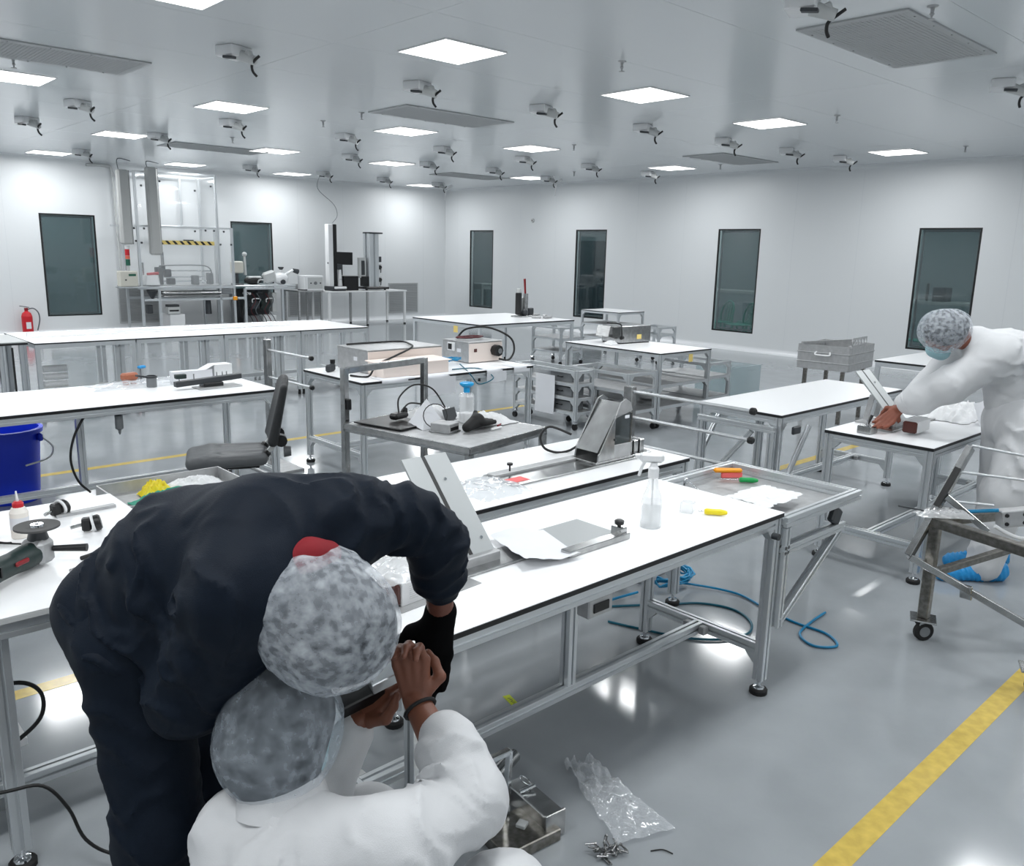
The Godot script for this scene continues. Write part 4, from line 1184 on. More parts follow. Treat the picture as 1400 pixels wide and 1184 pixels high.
	# sockets and plugs on the wall
	for q in [[1.46, "square black wall socket above the plugs right of the test stands", 0], [1.28, "black plug in the upper wall socket right of the test stands", 1], [0.98, "black plug in the lower wall socket right of the test stands", 1]]:
		var pg := thing("wall_socket", q[1], "wall socket", Vector3(11.66, q[0], WZ), 0.0, "sockets and plugs on the far wall")
		part(pg, "plate", mb().box(Vector3(0, 0, 0.006), Vector3(0.13, 0.13, 0.012), Basis(), 0.004), M.dark_grey if q[2] == 0 else M.light_grey)
		if q[2] == 1:
			part(pg, "plug", mb().cyl(Vector3(0, -0.01, 0.012), Vector3(0, -0.01, 0.06), 0.055, 0.045), M.black_plastic)
			part(pg, "cord", mb().tube([Vector3(0, -0.01, 0.06), Vector3(0.0, -0.06, 0.08), Vector3(0.02, -0.14, 0.04)], 0.012, 6), M.black_plastic)
	# fire extinguisher
	var ex := thing("fire_extinguisher", "red fire extinguisher standing by the far wall at the left", "fire extinguisher", Vector3(3.88, 0.0, WZ + 0.2))
	part(ex, "cylinder", mb().lathe([Vector2(0, 0), Vector2(0.085, 0.0), Vector2(0.09, 0.02), Vector2(0.09, 0.36), Vector2(0.07, 0.42), Vector2(0.03, 0.45), Vector2(0.03, 0.47), Vector2(0, 0.47)], Vector3.ZERO, 18), M.red)
	part(ex, "valve", mb().box(Vector3(0, 0.49, 0), Vector3(0.06, 0.05, 0.05), Basis(), 0.008), M.dark_red)
	part(ex, "lever", mb().bar(Vector3(-0.1, 0.55, 0), Vector3(0.05, 0.52, 0), 0.03, 0.012), M.dark_grey)
	part(ex, "hose", mb().tube([Vector3(0.03, 0.49, 0), Vector3(0.12, 0.5, 0.01), Vector3(0.19, 0.42, 0.02), Vector3(0.2, 0.28, 0.02), Vector3(0.15, 0.1, 0.03)], 0.012, 6), M.cable_grey)
	part(ex, "paper_label", mb().box(Vector3(0.0, 0.2, 0.088), Vector3(0.08, 0.12, 0.004)), M.paper)

# ------------------------------------------------------------------ things on the benches
func crumple(sd: int, amp: float, freq: float) -> Callable:
	var f := FastNoiseLite.new()
	f.seed = sd
	f.frequency = freq
	f.fractal_octaves = 3
	return func(u: float, v: float) -> float: return f.get_noise_2d(u * 100.0, v * 100.0) * amp

func heap(nm: String, label: String, cat: String, c: Vector3, r: Vector3, sd: int, m: Material, group := "", dir := 0.0) -> void:
	# a crumpled cloth-like mound
	var f := FastNoiseLite.new()
	f.seed = sd
	f.frequency = 0.035
	f.noise_type = FastNoiseLite.TYPE_SIMPLEX
	f.fractal_type = FastNoiseLite.FRACTAL_RIDGED
	f.fractal_octaves = 3
	var B := Basis(Vector3.UP, dir)
	solo(nm, label, cat, mb().sheet(func(u, v):
		var a: float = u * 2.0 - 1.0
		var b: float = v * 2.0 - 1.0
		var q := maxf(0.0, 1.0 - pow(absf(a), 3.0)) * maxf(0.0, 1.0 - pow(absf(b), 3.0))
		var nz := f.get_noise_2d(u * 90.0, v * 90.0) * 0.5 + 0.5
		var w := 1.0 + 0.15 * f.get_noise_2d(v * 60.0 + 200.0, 7.0)
		return c + B * Vector3(a * r.x * w, 0.003 + r.y * q * (0.3 + 0.7 * nz), b * r.z * (1.0 + 0.15 * f.get_noise_2d(u * 60.0, 300.0))), 26, 26, 0.0012), m, group)

func screwdriver(label: String, at: Vector3, turn: float, grip: Material, blade := 0.1) -> void:
	var t := thing("screwdriver", label, "screwdriver", at, turn)
	part(t, "handle", mb().lathe([Vector2(0, 0), Vector2(0.009, 0.001), Vector2(0.0125, 0.01), Vector2(0.0115, 0.03), Vector2(0.0125, 0.06), Vector2(0.009, 0.078), Vector2(0.006, 0.085), Vector2(0, 0.085)], Vector3(0, 0.0125, 0), 10, Basis(Vector3.FORWARD, PI / 2)), grip)
	if blade > 0.0:
		part(t, "blade", mb().cyl(Vector3(-0.002, 0.0125, 0), Vector3(-blade, 0.0125, 0), 0.003, 0.003, 6), M.chrome)

# tilted plate on a slide, as worked on at two benches; local x along the slide, tilts back to -z
func tilt_fixture(label: String, at: Vector3, turn: float) -> void:
	var t := thing("tilt_fixture", label, "fixture", at, turn, "tilted-plate fixtures on the benches")
	var ang := 0.76
	var B := Basis(Vector3.RIGHT, -ang)
	var hingep := Vector3(0, 0.03, 0.0)
	var L := 0.37
	var c := hingep + B * Vector3(0, L / 2, 0)
	part(t, "plate", mb().box(c + B * Vector3(-0.05, 0, 0), Vector3(0.075, L, 0.009), B, 0.001), M.plate_grey)
	part(t, "plate", mb().box(c + B * Vector3(0.045, 0, 0), Vector3(0.085, L, 0.009), B, 0.001), M.plate_grey)
	part(t, "slot", mb().box(c + B * Vector3(-0.006, 0, -0.001), Vector3(0.018, L * 0.98, 0.008), B), M.board_edge, "black slot down the plate")
	for q in [[0.06, -0.13], [0.035, 0.09]]:
		part(t, "screw", mb().cyl(c + B * Vector3(q[0], q[1], 0.004), c + B * Vector3(q[0], q[1], 0.008), 0.006, 0.005, 8), M.chrome)
	for s in [-0.07, 0.07]:
		part(t, "prop", mb().bar(Vector3(s, 0.02, -0.17), hingep + B * Vector3(s, 0.2, -0.008), 0.012, 0.03), M.steel_matt)
	part(t, "foot_block", mb().box(Vector3(0, 0.022, -0.0), Vector3(0.19, 0.034, 0.04), Basis(), 0.003), M.steel_matt)
	part(t, "slide_base", mb().box(Vector3(0.08, 0.005, 0.0), Vector3(0.62, 0.01, 0.12), Basis(), 0.002), M.steel)
	part(t, "base", mb().box(Vector3(0, 0.005, -0.14), Vector3(0.2, 0.01, 0.16), Basis(), 0.002), M.steel_matt)

func bench_things() -> void:
	var Y := 0.7555
	# ---- front bench
	tilt_fixture("grey tilted plate with black slot on the front bench by the navy sleeve", Vector3(1.56, Y, -1.84), 0.0)
	var cr := crumple(4, 0.006, 0.03)
	solo("paper_sheet", "curled white paper sheet beside the tilted plate on the front bench", "paper sheet", mb().sheet(func(u, v):
		var p: Vector3 = Vector3(1.76, 0, -1.99).lerp(Vector3(1.95, 0, -1.93), u).lerp(Vector3(1.66, 0, -1.71).lerp(Vector3(1.86, 0, -1.67), u), v)
		var lift: float = 0.012 + 0.035 * pow(absf(v - 0.35), 1.6) + 0.012 * sin(u * 4.0 + v * 2.0) + cr.call(u, v)
		return p + Vector3(0, Y + maxf(lift, 0.012), 0), 16, 16), M.paper)
	var pl := thing("steel_plate", "flat grey steel plate with a black knob on the front bench", "plate", Vector3(1.99, Y, -1.82))
	part(pl, "plate", mb().box(Vector3(0, 0.006, -0.02), Vector3(0.28, 0.012, 0.2), Basis(), 0.001), M.plate_grey)
	part(pl, "slide_rail", mb().box(Vector3(0.0, 0.011, 0.1), Vector3(0.3, 0.022, 0.04), Basis(), 0.002), M.steel)
	part(pl, "block", mb().box(Vector3(0.13, 0.02, 0.085), Vector3(0.03, 0.04, 0.05), Basis(), 0.003), M.steel)
	part(pl, "knob", mb().lathe([Vector2(0.006, 0.03), Vector2(0.006, 0.046), Vector2(0.016, 0.048), Vector2(0.017, 0.06), Vector2(0.01, 0.064), Vector2(0, 0.064)], Vector3(0.13, 0, 0.085), 12), M.black_plastic)
	# spray bottle
	var sb := thing("spray_bottle", "clear spray bottle with white trigger head on the front bench", "spray bottle", Vector3(2.3, Y, -1.74), 2.3)
	part(sb, "bottle", mb().lathe([Vector2(0, 0), Vector2(0.036, 0.0), Vector2(0.038, 0.006), Vector2(0.037, 0.09), Vector2(0.032, 0.115), Vector2(0.022, 0.14), Vector2(0.017, 0.175), Vector2(0.014, 0.2)], Vector3.ZERO, 22), M.frosted_plastic)
	part(sb, "water", mb().lathe([Vector2(0, 0.003), Vector2(0.034, 0.003), Vector2(0.034, 0.075), Vector2(0, 0.075)], Vector3.ZERO, 20), M.water)
	var hd := part(sb, "trigger_head", mb().lathe([Vector2(0.019, 0.18), Vector2(0.019, 0.215), Vector2(0.014, 0.222), Vector2(0.012, 0.235)], Vector3.ZERO, 16).box(Vector3(0.008, 0.252, 0), Vector3(0.085, 0.036, 0.024), Basis(), 0.01), M.white_plastic)
	part(hd, "trigger", mb().tube([Vector3(0.03, 0.24, 0), Vector3(0.042, 0.215, 0), Vector3(0.05, 0.185, 0)], 0.006, 6), M.white_plastic)
	part(hd, "nozzle", mb().cyl(Vector3(0.05, 0.256, 0), Vector3(0.066, 0.256, 0), 0.01, 0.009, 8), M.white_plastic)
	part(sb, "dip_tube", mb().cyl(Vector3(0, 0.01, 0), Vector3(0, 0.2, 0), 0.003, 0.003, 6), M.white_plastic)
	solo("clear_block", "small clear cube beside the yellow screwdriver on the front bench", "block", mb().box(Vector3(2.55, Y + 0.02, -1.76), Vector3(0.05, 0.04, 0.05), Basis(Vector3.UP, 0.4), 0.004), M.frosted_plastic)
	screwdriver("short yellow screwdriver on the front bench near the spray bottle", Vector3(2.57, Y, -1.7), -0.9, M.yellow, 0.02)
	# device in a carton under crumpled plastic
	var db := thing("device_box", "small white carton with red-brown end on the front bench", "box", Vector3(1.3, Y, -1.79), 0.08)
	part(db, "carton", mb().box(Vector3(0.01, 0.034, 0), Vector3(0.19, 0.066, 0.1), Basis(), 0.002), M.white_plastic)
	part(db, "end_block", mb().box(Vector3(-0.092, 0.034, 0.0), Vector3(0.022, 0.064, 0.094), Basis(), 0.008), M.brown_red, "dark red-brown end")
	for i in 7:
		part(db, "print_line", mb().box(Vector3(-0.02, 0.053 - i * 0.006, 0.0503), Vector3(0.075, 0.001, 0.0006)), M.light_grey)
	part(db, "base_plate", mb().box(Vector3(0.04, 0.001, 0.01), Vector3(0.3, 0.002, 0.14)), M.steel_matt)
	heap("plastic_wrap", "crumpled clear plastic wrap lying over the small white carton", "plastic wrap", Vector3(1.3, Y + 0.068, -1.83), Vector3(0.14, 0.05, 0.1), 8, M.frosted_plastic)
	heap("tissue_pile", "pile of white crumpled tissue on the front bench behind the capped head", "tissue", Vector3(1.27, Y, -2.03), Vector3(0.16, 0.15, 0.1), 12, M.tissue)
	# tools in the tray at the bench end
	var ob := thing("orange_cutter", "amber-orange handled brush in the tray at the bench end", "brush", Vector3(3.3, 0.6955, -2.07), -0.6)
	part(ob, "handle", mb().box(Vector3(0, 0.035, 0), Vector3(0.14, 0.022, 0.024), Basis(Vector3.FORWARD, 0.03), 0.008), M.amber)
	part(ob, "bristles", mb().box(Vector3(0.02, 0.012, 0), Vector3(0.1, 0.024, 0.016), Basis(), 0.002), M.red_tape)
	screwdriver("green-handled screwdriver in the tray at the bench end", Vector3(3.27, 0.6955, -1.99), -0.85, M.green, 0.1)
	heap("white_towel", "white paper towels lying over the tray at the bench end", "paper towel", Vector3(3.04, 0.735, -1.72), Vector3(0.14, 0.022, 0.1), 31, M.tissue)

	# ---- second bench: slide with triangular bracket
	var sl := thing("slide_assembly", "long steel slide plate with red tape on the second bench", "slide plate", Vector3(2.66, Y, -2.51))
	part(sl, "plate", mb().box(Vector3(0, 0.005, 0), Vector3(0.8, 0.01, 0.2), Basis(), 0.001), M.steel)
	part(sl, "rib", mb().box(Vector3(0, 0.014, -0.06), Vector3(0.78, 0.012, 0.05), Basis(), 0.002), M.steel_matt)
	part(sl, "red_tape", mb().box(Vector3(-0.34, 0.0108, 0.045), Vector3(0.1, 0.0012, 0.06)), M.red_tape, "faded red tape")
	part(sl, "knob", mb().lathe([Vector2(0.004, 0.02), Vector2(0.004, 0.045), Vector2(0.013, 0.047), Vector2(0.013, 0.056), Vector2(0, 0.057)], Vector3(-0.29, 0, -0.05), 10), M.black_plastic)
	var bk := thing("triangular_bracket", "tall triangular steel bracket standing on the slide plate", "bracket", Vector3(2.92, Y + 0.0105, -2.5))
	var tri := [Vector2(-0.13, 0), Vector2(0.1, 0), Vector2(0.1, 0.2), Vector2(0.085, 0.255), Vector2(0.05, 0.275), Vector2(0.015, 0.26), Vector2(-0.12, 0.05)]
	var trim := []
	for p in tri:
		trim.append(Vector2(-p.x, p.y))
	part(bk, "side_plate", mb().ext(tri, Vector3(0, 0.01, -0.075), Vector3(0, 0.01, -0.067)), M.steel)
	part(bk, "side_plate", mb().ext([Vector2(-0.13, 0), Vector2(-0.02, 0), Vector2(-0.02, 0.19), Vector2(-0.125, 0.03)], Vector3(0, 0.01, 0.067), Vector3(0, 0.01, 0.075)), M.steel)
	part(bk, "lower_panel", mb().box(Vector3(0.04, 0.042, 0.071), Vector3(0.12, 0.064, 0.008), Basis(), 0.001), M.steel_matt)
	part(bk, "window_panel", mb().box(Vector3(0.04, 0.145, 0.072), Vector3(0.115, 0.138, 0.005)), M.tinted_glass)
	part(bk, "window_frame", mb().box(Vector3(0.0955, 0.145, 0.071), Vector3(0.008, 0.14, 0.008)), M.steel_dark)
	part(bk, "nose_plate", mb().ext([Vector2(-0.02, 0.19), Vector2(0.1, 0.216), Vector2(0.085, 0.255), Vector2(0.05, 0.275), Vector2(0.015, 0.26)], Vector3(0, 0.01, 0.067), Vector3(0, 0.01, 0.074)), M.steel_matt)
	part(bk, "base", mb().box(Vector3(-0.02, 0.005, 0), Vector3(0.26, 0.01, 0.16), Basis(), 0.001), M.steel)
	part(bk, "face_plate", mb().bar(Vector3(-0.125, 0.05, 0), Vector3(0.03, 0.265, 0), 0.13, 0.006, Vector3(-1, 0.7, 0).normalized()), M.steel)
	part(bk, "back_plate", mb().box(Vector3(0.097, 0.115, 0), Vector3(0.006, 0.21, 0.13)), M.steel_matt)
	part(bk, "hub", mb().lathe([Vector2(0.012, 0), Vector2(0.03, 0), Vector2(0.032, 0.012), Vector2(0.012, 0.014)], Vector3(0.04, 0.19, -0.067), 16, Basis(Vector3.RIGHT, PI / 2)), M.steel)
	part(bk, "tag", mb().box(Vector3(0.06, 0.2, 0.0757), Vector3(0.03, 0.014, 0.002)), M.paper)
	part(bk, "copper_part", mb().box(Vector3(0.05, 0.1, -0.05), Vector3(0.03, 0.02, 0.03), Basis(), 0.004), M.copper_brown)
	part(bk, "bolt", mb().cyl(Vector3(-0.02, 0.1, 0.076), Vector3(-0.02, 0.1, 0.08), 0.006, 0.005, 8), M.dark_grey)
	var mb2 := thing("machined_block", "small machined steel clamp block beside the triangular bracket", "clamp block", Vector3(3.13, Y, -2.52))
	for i in 3:
		part(mb2, "block", mb().box(Vector3(-0.05 + i * 0.045, 0.035, 0.0), Vector3(0.03, 0.07, 0.09), Basis(), 0.004), M.steel)
	part(mb2, "base", mb().box(Vector3(0, 0.004, 0), Vector3(0.18, 0.008, 0.13), Basis(), 0.002), M.steel)
	part(mb2, "bolt", mb().cyl(Vector3(0, 0.07, 0), Vector3(0, 0.088, 0), 0.008, 0.008, 6), M.chrome)
	solo("air_hose", "black air hose looping behind the triangular bracket", "hose", mb().tube([Vector3(2.86, Y + 0.1, -2.66), Vector3(2.8, Y + 0.13, -2.75), Vector3(2.76, Y + 0.08, -2.77), Vector3(2.78, Y + 0.02, -2.74), Vector3(2.9, Y + 0.01, -2.7), Vector3(3.05, Y + 0.14, -2.6), Vector3(3.13, Y + 0.1, -2.53)], 0.006, 7), M.cable)
	heap("plastic_film", "crumpled clear film at the left of the slide plate", "plastic film", Vector3(2.16, Y, -2.46), Vector3(0.13, 0.04, 0.13), 5, M.film)

	# ---- middle bench: two steel cabinets
	for q in [[Vector3(3.88, Y, -5.66), 0.72, 0.44, 0.17, "low steel cabinet at the left on the middle bench with a cable over it"], [Vector3(4.76, Y, -5.67), 0.38, 0.36, 0.17, "steel cabinet with coiled cables at the right on the middle bench"]]:
		var t := thing("steel_cabinet", q[4], "cabinet", q[0], 0.0, "steel cabinets on the middle bench")
		part(t, "case", mb().box(Vector3(0, q[3] / 2 + 0.005, 0), Vector3(q[1], q[3], q[2]), Basis(), 0.004), M.steel_matt)
		part(t, "lid", mb().box(Vector3(0, q[3] + 0.009, 0), Vector3(q[1] + 0.006, 0.008, q[2] + 0.006), Basis(), 0.002), M.steel_matt)
		part(t, "front_cover", mb().box(Vector3(0, q[3] / 2 + 0.003, q[2] / 2 + 0.004), Vector3(q[1] - 0.004, q[3] - 0.008, 0.006)), M.beige_board, "pale pinkish front cover")
		part(t, "name_label", mb().box(Vector3(-q[1] / 2 - 0.001, q[3] * 0.6, 0.05), Vector3(0.002, 0.03, 0.05)), M.paper)
		if q[1] < 0.5:
			part(t, "outlet", mb().box(Vector3(-q[1] / 2 - 0.006, q[3] * 0.75, -0.05), Vector3(0.012, 0.07, 0.1), Basis(), 0.003), M.white_plastic)
			part(t, "switch", mb().box(Vector3(-q[1] / 2 - 0.014, q[3] * 0.75, -0.06), Vector3(0.006, 0.05, 0.05), Basis(), 0.003), M.black_plastic)
			part(t, "red_switch", mb().box(Vector3(-0.12, 0.11, q[2] / 2 + 0.01), Vector3(0.03, 0.03, 0.008), Basis(), 0.002), M.brown_red)
			var sk := part(t, "motor", mb().cyl(Vector3(0.1, 0.1, q[2] / 2 + 0.008), Vector3(0.1, 0.1, q[2] / 2 + 0.07), 0.05, 0.05, 8), M.black_plastic)
			part(sk, "hub", mb().cyl(Vector3(0.1, 0.1, q[2] / 2 + 0.07), Vector3(0.1, 0.1, q[2] / 2 + 0.085), 0.028, 0.024, 10), M.steel)
	var bc := thing("beige_carton", "pale beige carton in front of the left steel cabinet", "carton", Vector3(3.8, Y, -5.28))
	part(bc, "body", mb().box(Vector3(0, 0.05, 0), Vector3(0.62, 0.1, 0.2), Basis(), 0.004), M.beige_board)
	part(bc, "lid", mb().box(Vector3(0.01, 0.104, -0.02), Vector3(0.66, 0.008, 0.24), Basis(Vector3.RIGHT, 0.05), 0.002), M.beige_board)
	part(bc, "mark", mb().box(Vector3(0.07, 0.055, 0.1005), Vector3(0.03, 0.03, 0.001), Basis(Vector3.FORWARD, 0.7)), M.light_grey)
	solo("power_cable", "black cable lying over the left steel cabinet and the bench", "cable", mb().tube([Vector3(3.56, 0.95, -5.8), Vector3(3.8, 0.948, -5.82), Vector3(4.05, 0.95, -5.76), Vector3(4.0, 0.952, -5.56), Vector3(3.92, 0.94, -5.42), Vector3(3.7, 0.885, -5.36), Vector3(3.52, 0.84, -5.32), Vector3(3.42, 0.766, -5.28), Vector3(3.34, 0.766, -5.4)], 0.008, 7), M.cable)
	solo("coiled_cable", "red and black cable coil on top of the right steel cabinet", "cable", mb().tube(coil(Vector3(4.74, 0.955, -5.68), 0.13, 0.06, 4.0, 0.012), 0.007, 6), M.cable_red)
	solo("looped_hose", "thick black hose arching over the right steel cabinet", "hose", mb().tube([Vector3(4.7, 0.95, -5.8), Vector3(4.72, 1.03, -5.7), Vector3(4.84, 1.05, -5.55), Vector3(4.98, 0.97, -5.42), Vector3(5.0, 0.86, -5.38), Vector3(4.92, 0.78, -5.36), Vector3(4.84, 0.79, -5.4)], 0.009, 7), M.cable)
	solo("blue_hose_coil", "bright blue hose coil lying between the two steel cabinets", "hose", mb().tube(coil(Vector3(4.42, Y + 0.02, -5.55), 0.09, 0.07, 5.0, 0.05), 0.006, 6), M.hose_blue)
	solo("blue_tube", "thin pale blue tube trailing over the front of the middle bench", "hose", mb().tube([Vector3(4.4, Y + 0.02, -5.4), Vector3(4.3, Y + 0.006, -5.2), Vector3(4.25, Y - 0.03, -5.06), Vector3(4.33, Y - 0.1, -5.06), Vector3(4.48, Y - 0.06, -5.06), Vector3(4.42, Y + 0.006, -5.18), Vector3(4.2, Y + 0.006, -5.25)], 0.005, 6), M.hose_teal)
	for q in [[3.42, 3.72, 0.03, "white paper lying over the front edge of the middle bench at its left end"], [3.84, 4.12, 0.16, "white paper hanging low over the middle bench's edge below the carton"], [4.44, 4.66, 0.11, "white paper hanging over the middle bench's edge in front of the right cabinet"], [4.74, 4.93, 0.05, "white paper over the right end of the middle bench's edge"]]:
		var x0: float = q[0]
		var x1: float = q[1]
		var dr: float = q[2]
		solo("paper_sheet", q[3], "paper sheet", mb().sheet(func(u, v):
			var s: float = v * (0.16 + dr)
			var p := Vector3(lerpf(x0, x1, u), Y + 0.003, -5.26 + s)
			if s > 0.163:
				p = Vector3(p.x, Y + 0.003 - (s - 0.163), -5.096 + 0.006 * sin(u * 5.0))
			return p, 6, 14), M.paper, "papers over the edge of the middle bench")
	var kn := thing("clamp_tool", "small black clamp at the left corner of the middle bench", "clamp", Vector3(3.36, Y, -5.72), 0.6)
	part(kn, "body", mb().box(Vector3(0, 0.03, 0), Vector3(0.12, 0.06, 0.04), Basis(), 0.012), M.dark_grey)
	part(kn, "knob", mb().cyl(Vector3(0.04, 0.06, 0), Vector3(0.04, 0.09, 0), 0.02), M.black_plastic)

	# ---- long left bench
	var oc := thing("orange_clamp", "rusty orange clamp lying on the long left bench", "clamp", Vector3(1.92, Y, -5.93), 0.3)
	part(oc, "body", mb().box(Vector3(0, 0.055, 0), Vector3(0.11, 0.05, 0.06), Basis(), 0.012), M.orange)
	part(oc, "jaw", mb().cyl(Vector3(-0.03, 0, 0), Vector3(-0.03, 0.04, 0), 0.02), M.orange)
	part(oc, "jaw", mb().cyl(Vector3(0.03, 0, 0), Vector3(0.03, 0.04, 0), 0.02), M.orange)
	part(oc, "blue_knob", mb().box(Vector3(0.1, 0.11, 0), Vector3(0.06, 0.02, 0.03), Basis(), 0.008), M.blue_cover)
	part(oc, "stem", mb().cyl(Vector3(0.09, 0.0, 0), Vector3(0.09, 0.1, 0), 0.006), M.mid_grey)
	var gc := thing("grey_cup", "dark grey metal cup on the long left bench beside the orange clamp", "cup", Vector3(2.0, Y, -5.74))
	part(gc, "cup", mb().lathe([Vector2(0, 0), Vector2(0.033, 0), Vector2(0.033, 0.07), Vector2(0.028, 0.07), Vector2(0.028, 0.02), Vector2(0, 0.02)], Vector3.ZERO, 16), M.mid_grey)
	part(gc, "rim", mb().lathe([Vector2(0.034, 0.062), Vector2(0.038, 0.066), Vector2(0.038, 0.076), Vector2(0.03, 0.078)], Vector3.ZERO, 16), M.dark_grey)
	part(gc, "handle", mb().bar(Vector3(-0.03, 0.07, 0), Vector3(-0.1, 0.085, 0), 0.02, 0.012), M.dark_grey)
	var df := thing("dark_jig", "dark grey bar jig with pins on the long left bench", "jig", Vector3(2.3, Y, -5.52), 0.02)
	part(df, "bar", mb().box(Vector3(0, 0.05, 0), Vector3(0.46, 0.035, 0.05), Basis(Vector3.FORWARD, -0.05), 0.003), M.dark_grey)
	part(df, "foot_block", mb().box(Vector3(0.02, 0.018, 0), Vector3(0.14, 0.036, 0.08), Basis(), 0.006), M.black_plastic)
	part(df, "plate", mb().box(Vector3(0.05, 0.004, 0.02), Vector3(0.3, 0.008, 0.14), Basis(), 0.002), M.steel_matt)
	for x in [-0.2, -0.1, 0.06, 0.1, 0.13]:
		part(df, "pin", mb().cyl(Vector3(x, 0.06, 0), Vector3(x, 0.1, 0), 0.004, 0.004, 6), M.steel)
	part(df, "clip", mb().box(Vector3(-0.19, 0.09, 0), Vector3(0.07, 0.03, 0.04), Basis(), 0.004), M.tool_green)
	var wc := thing("white_carton", "white carton with open flap behind the dark jig", "carton", Vector3(2.5, Y, -5.78))
	part(wc, "body", mb().box(Vector3(0, 0.06, 0), Vector3(0.13, 0.12, 0.1), Basis(), 0.002), M.white_plastic)
	part(wc, "flap", mb().bar(Vector3(-0.065, 0.12, 0), Vector3(-0.15, 0.08, 0), 0.1, 0.002), M.white_plastic)
	part(wc, "side_box", mb().box(Vector3(-0.22, 0.045, 0.02), Vector3(0.28, 0.09, 0.06), Basis(), 0.002), M.paper)
	heap("plastic_sheet", "flat crumpled clear plastic sheet on the long left bench", "plastic sheet", Vector3(2.05, Y, -5.85), Vector3(0.42, 0.045, 0.13), 9, M.film)
	# cables and clips hanging under it
	solo("hanging_hose", "black hose hanging in a bow under the long left bench", "hose", mb().tube([Vector3(1.43, 0.7, -5.25), Vector3(1.36, 0.58, -5.24), Vector3(1.33, 0.45, -5.23), Vector3(1.36, 0.32, -5.23), Vector3(1.42, 0.24, -5.22)], 0.007, 6), M.cable)
	solo("air_filter", "small grey air filter hanging under the long left bench", "air filter", mb().lathe([Vector2(0, -0.12), Vector2(0.008, -0.11), Vector2(0.01, -0.09), Vector2(0.024, -0.08), Vector2(0.024, 0.0), Vector2(0.012, 0.005), Vector2(0, 0.02)], Vector3(1.63, 0.675, -5.28), 12), M.mid_grey)

	# ---- press with a red handle on the big table
	var pr := thing("toggle_press", "small hand press with red handle on the big white table", "press", Vector3(8.72, Y, -9.2), 0.3)
	part(pr, "column", mb().box(Vector3(-0.15, 0.2, 0), Vector3(0.07, 0.32, 0.08), Basis(), 0.01), M.black_plastic)
	part(pr, "cap", mb().cyl(Vector3(-0.15, 0.36, 0), Vector3(-0.15, 0.42, 0), 0.045, 0.03), M.light_grey)
	part(pr, "ram", mb().cyl(Vector3(0.05, 0.02, 0), Vector3(0.07, 0.34, 0), 0.045, 0.035), M.steel)
	part(pr, "frame_plate", mb().ext([Vector2(-0.12, 0), Vector2(0.16, 0), Vector2(0.08, 0.28), Vector2(-0.06, 0.22)], Vector3(0, 0.02, -0.05), Vector3(0, 0.02, -0.03)), M.light_grey)
	part(pr, "red_handle", mb().cyl(Vector3(0.05, 0.34, 0), Vector3(0.02, 0.56, 0), 0.014, 0.018), M.dark_red)
	part(pr, "lower_jaw", mb().ball(Vector3(-0.02, 0.06, 0.04), Vector3(0.07, 0.06, 0.05), Basis(), 10, 6), M.dark_grey)
	part(pr, "bracket", mb().box(Vector3(0.2, 0.06, 0), Vector3(0.14, 0.12, 0.07), Basis(), 0.01), M.dark_grey)
	part(pr, "base", mb().box(Vector3(0.05, 0.01, 0), Vector3(0.5, 0.02, 0.2), Basis(), 0.003), M.steel)
	var sp := thing("spare_parts", "loose steel spare parts beside the red-handled press", "metal parts", Vector3(8.78, Y, -8.82))
	for q in [[-0.15, 0.02, 0.0, 0.14], [0.02, 0.02, 0.06, 0.18], [0.1, 0.03, -0.08, 0.16], [-0.05, 0.05, -0.1, 0.1]]:
		part(sp, "piece", mb().box(Vector3(q[0], q[1], q[2]), Vector3(q[3], 0.03, 0.05), Basis(Vector3.UP, q[0] * 7.0), 0.006), M.steel_matt)

	# ---- steel box on the wide rack table
	var rb := thing("slanted_steel_box", "steel equipment box with a black cable on the wide rack table", "equipment box", Vector3(7.22, Y, -5.95), -0.1)
	part(rb, "case", mb().box(Vector3(0, 0.1, 0), Vector3(0.46, 0.18, 0.3), Basis(), 0.004), M.steel)
	part(rb, "base", mb().box(Vector3(0, 0.006, 0), Vector3(0.44, 0.012, 0.28)), M.black_rubber)
	part(rb, "side_flap", mb().box(Vector3(-0.28, 0.12, -0.02), Vector3(0.12, 0.12, 0.2), Basis(Vector3.FORWARD, 0.25), 0.004), M.steel)
	part(rb, "gland", mb().cyl(Vector3(-0.2, 0.07, 0.15), Vector3(-0.25, 0.07, 0.18), 0.02), M.black_plastic)
	part(rb, "cable", mb().tube([Vector3(-0.24, 0.07, 0.18), Vector3(-0.25, 0.16, 0.18), Vector3(-0.2, 0.21, 0.1), Vector3(-0.3, 0.22, 0.0)], 0.008, 6), M.cable)
	part(rb, "yellow_label", mb().box(Vector3(0.05, 0.07, 0.1512), Vector3(0.07, 0.05, 0.001)), M.sticker_yellow)
	heap("rag", "small crumpled white rag beside the steel equipment box", "rag", Vector3(6.85, Y, -5.85), Vector3(0.07, 0.05, 0.06), 15, M.tissue)

	# ---- tool bench at the left edge
	var gr := thing("angle_grinder", "dark green angle grinder with grey disc on the left tool bench", "angle grinder", Vector3(0.47, Y, -2.6), 0.0)
	gr.rotation.y = 0.65
	part(gr, "body", mb().lathe([Vector2(0, -0.16), Vector2(0.036, -0.155), Vector2(0.04, -0.12), Vector2(0.034, -0.04), Vector2(0.033, 0.02), Vector2(0.037, 0.07), Vector2(0.036, 0.1), Vector2(0, 0.1)], Vector3(0.0, 0.042, 0), 18, Basis(Vector3.FORWARD, PI / 2)), M.tool_green)
	part(gr, "gear_head", mb().box(Vector3(0.125, 0.045, 0), Vector3(0.065, 0.075, 0.075), Basis(), 0.012), M.steel_matt)
	part(gr, "spindle", mb().cyl(Vector3(0.13, 0.08, 0), Vector3(0.13, 0.112, 0), 0.03, 0.022), M.dark_grey)
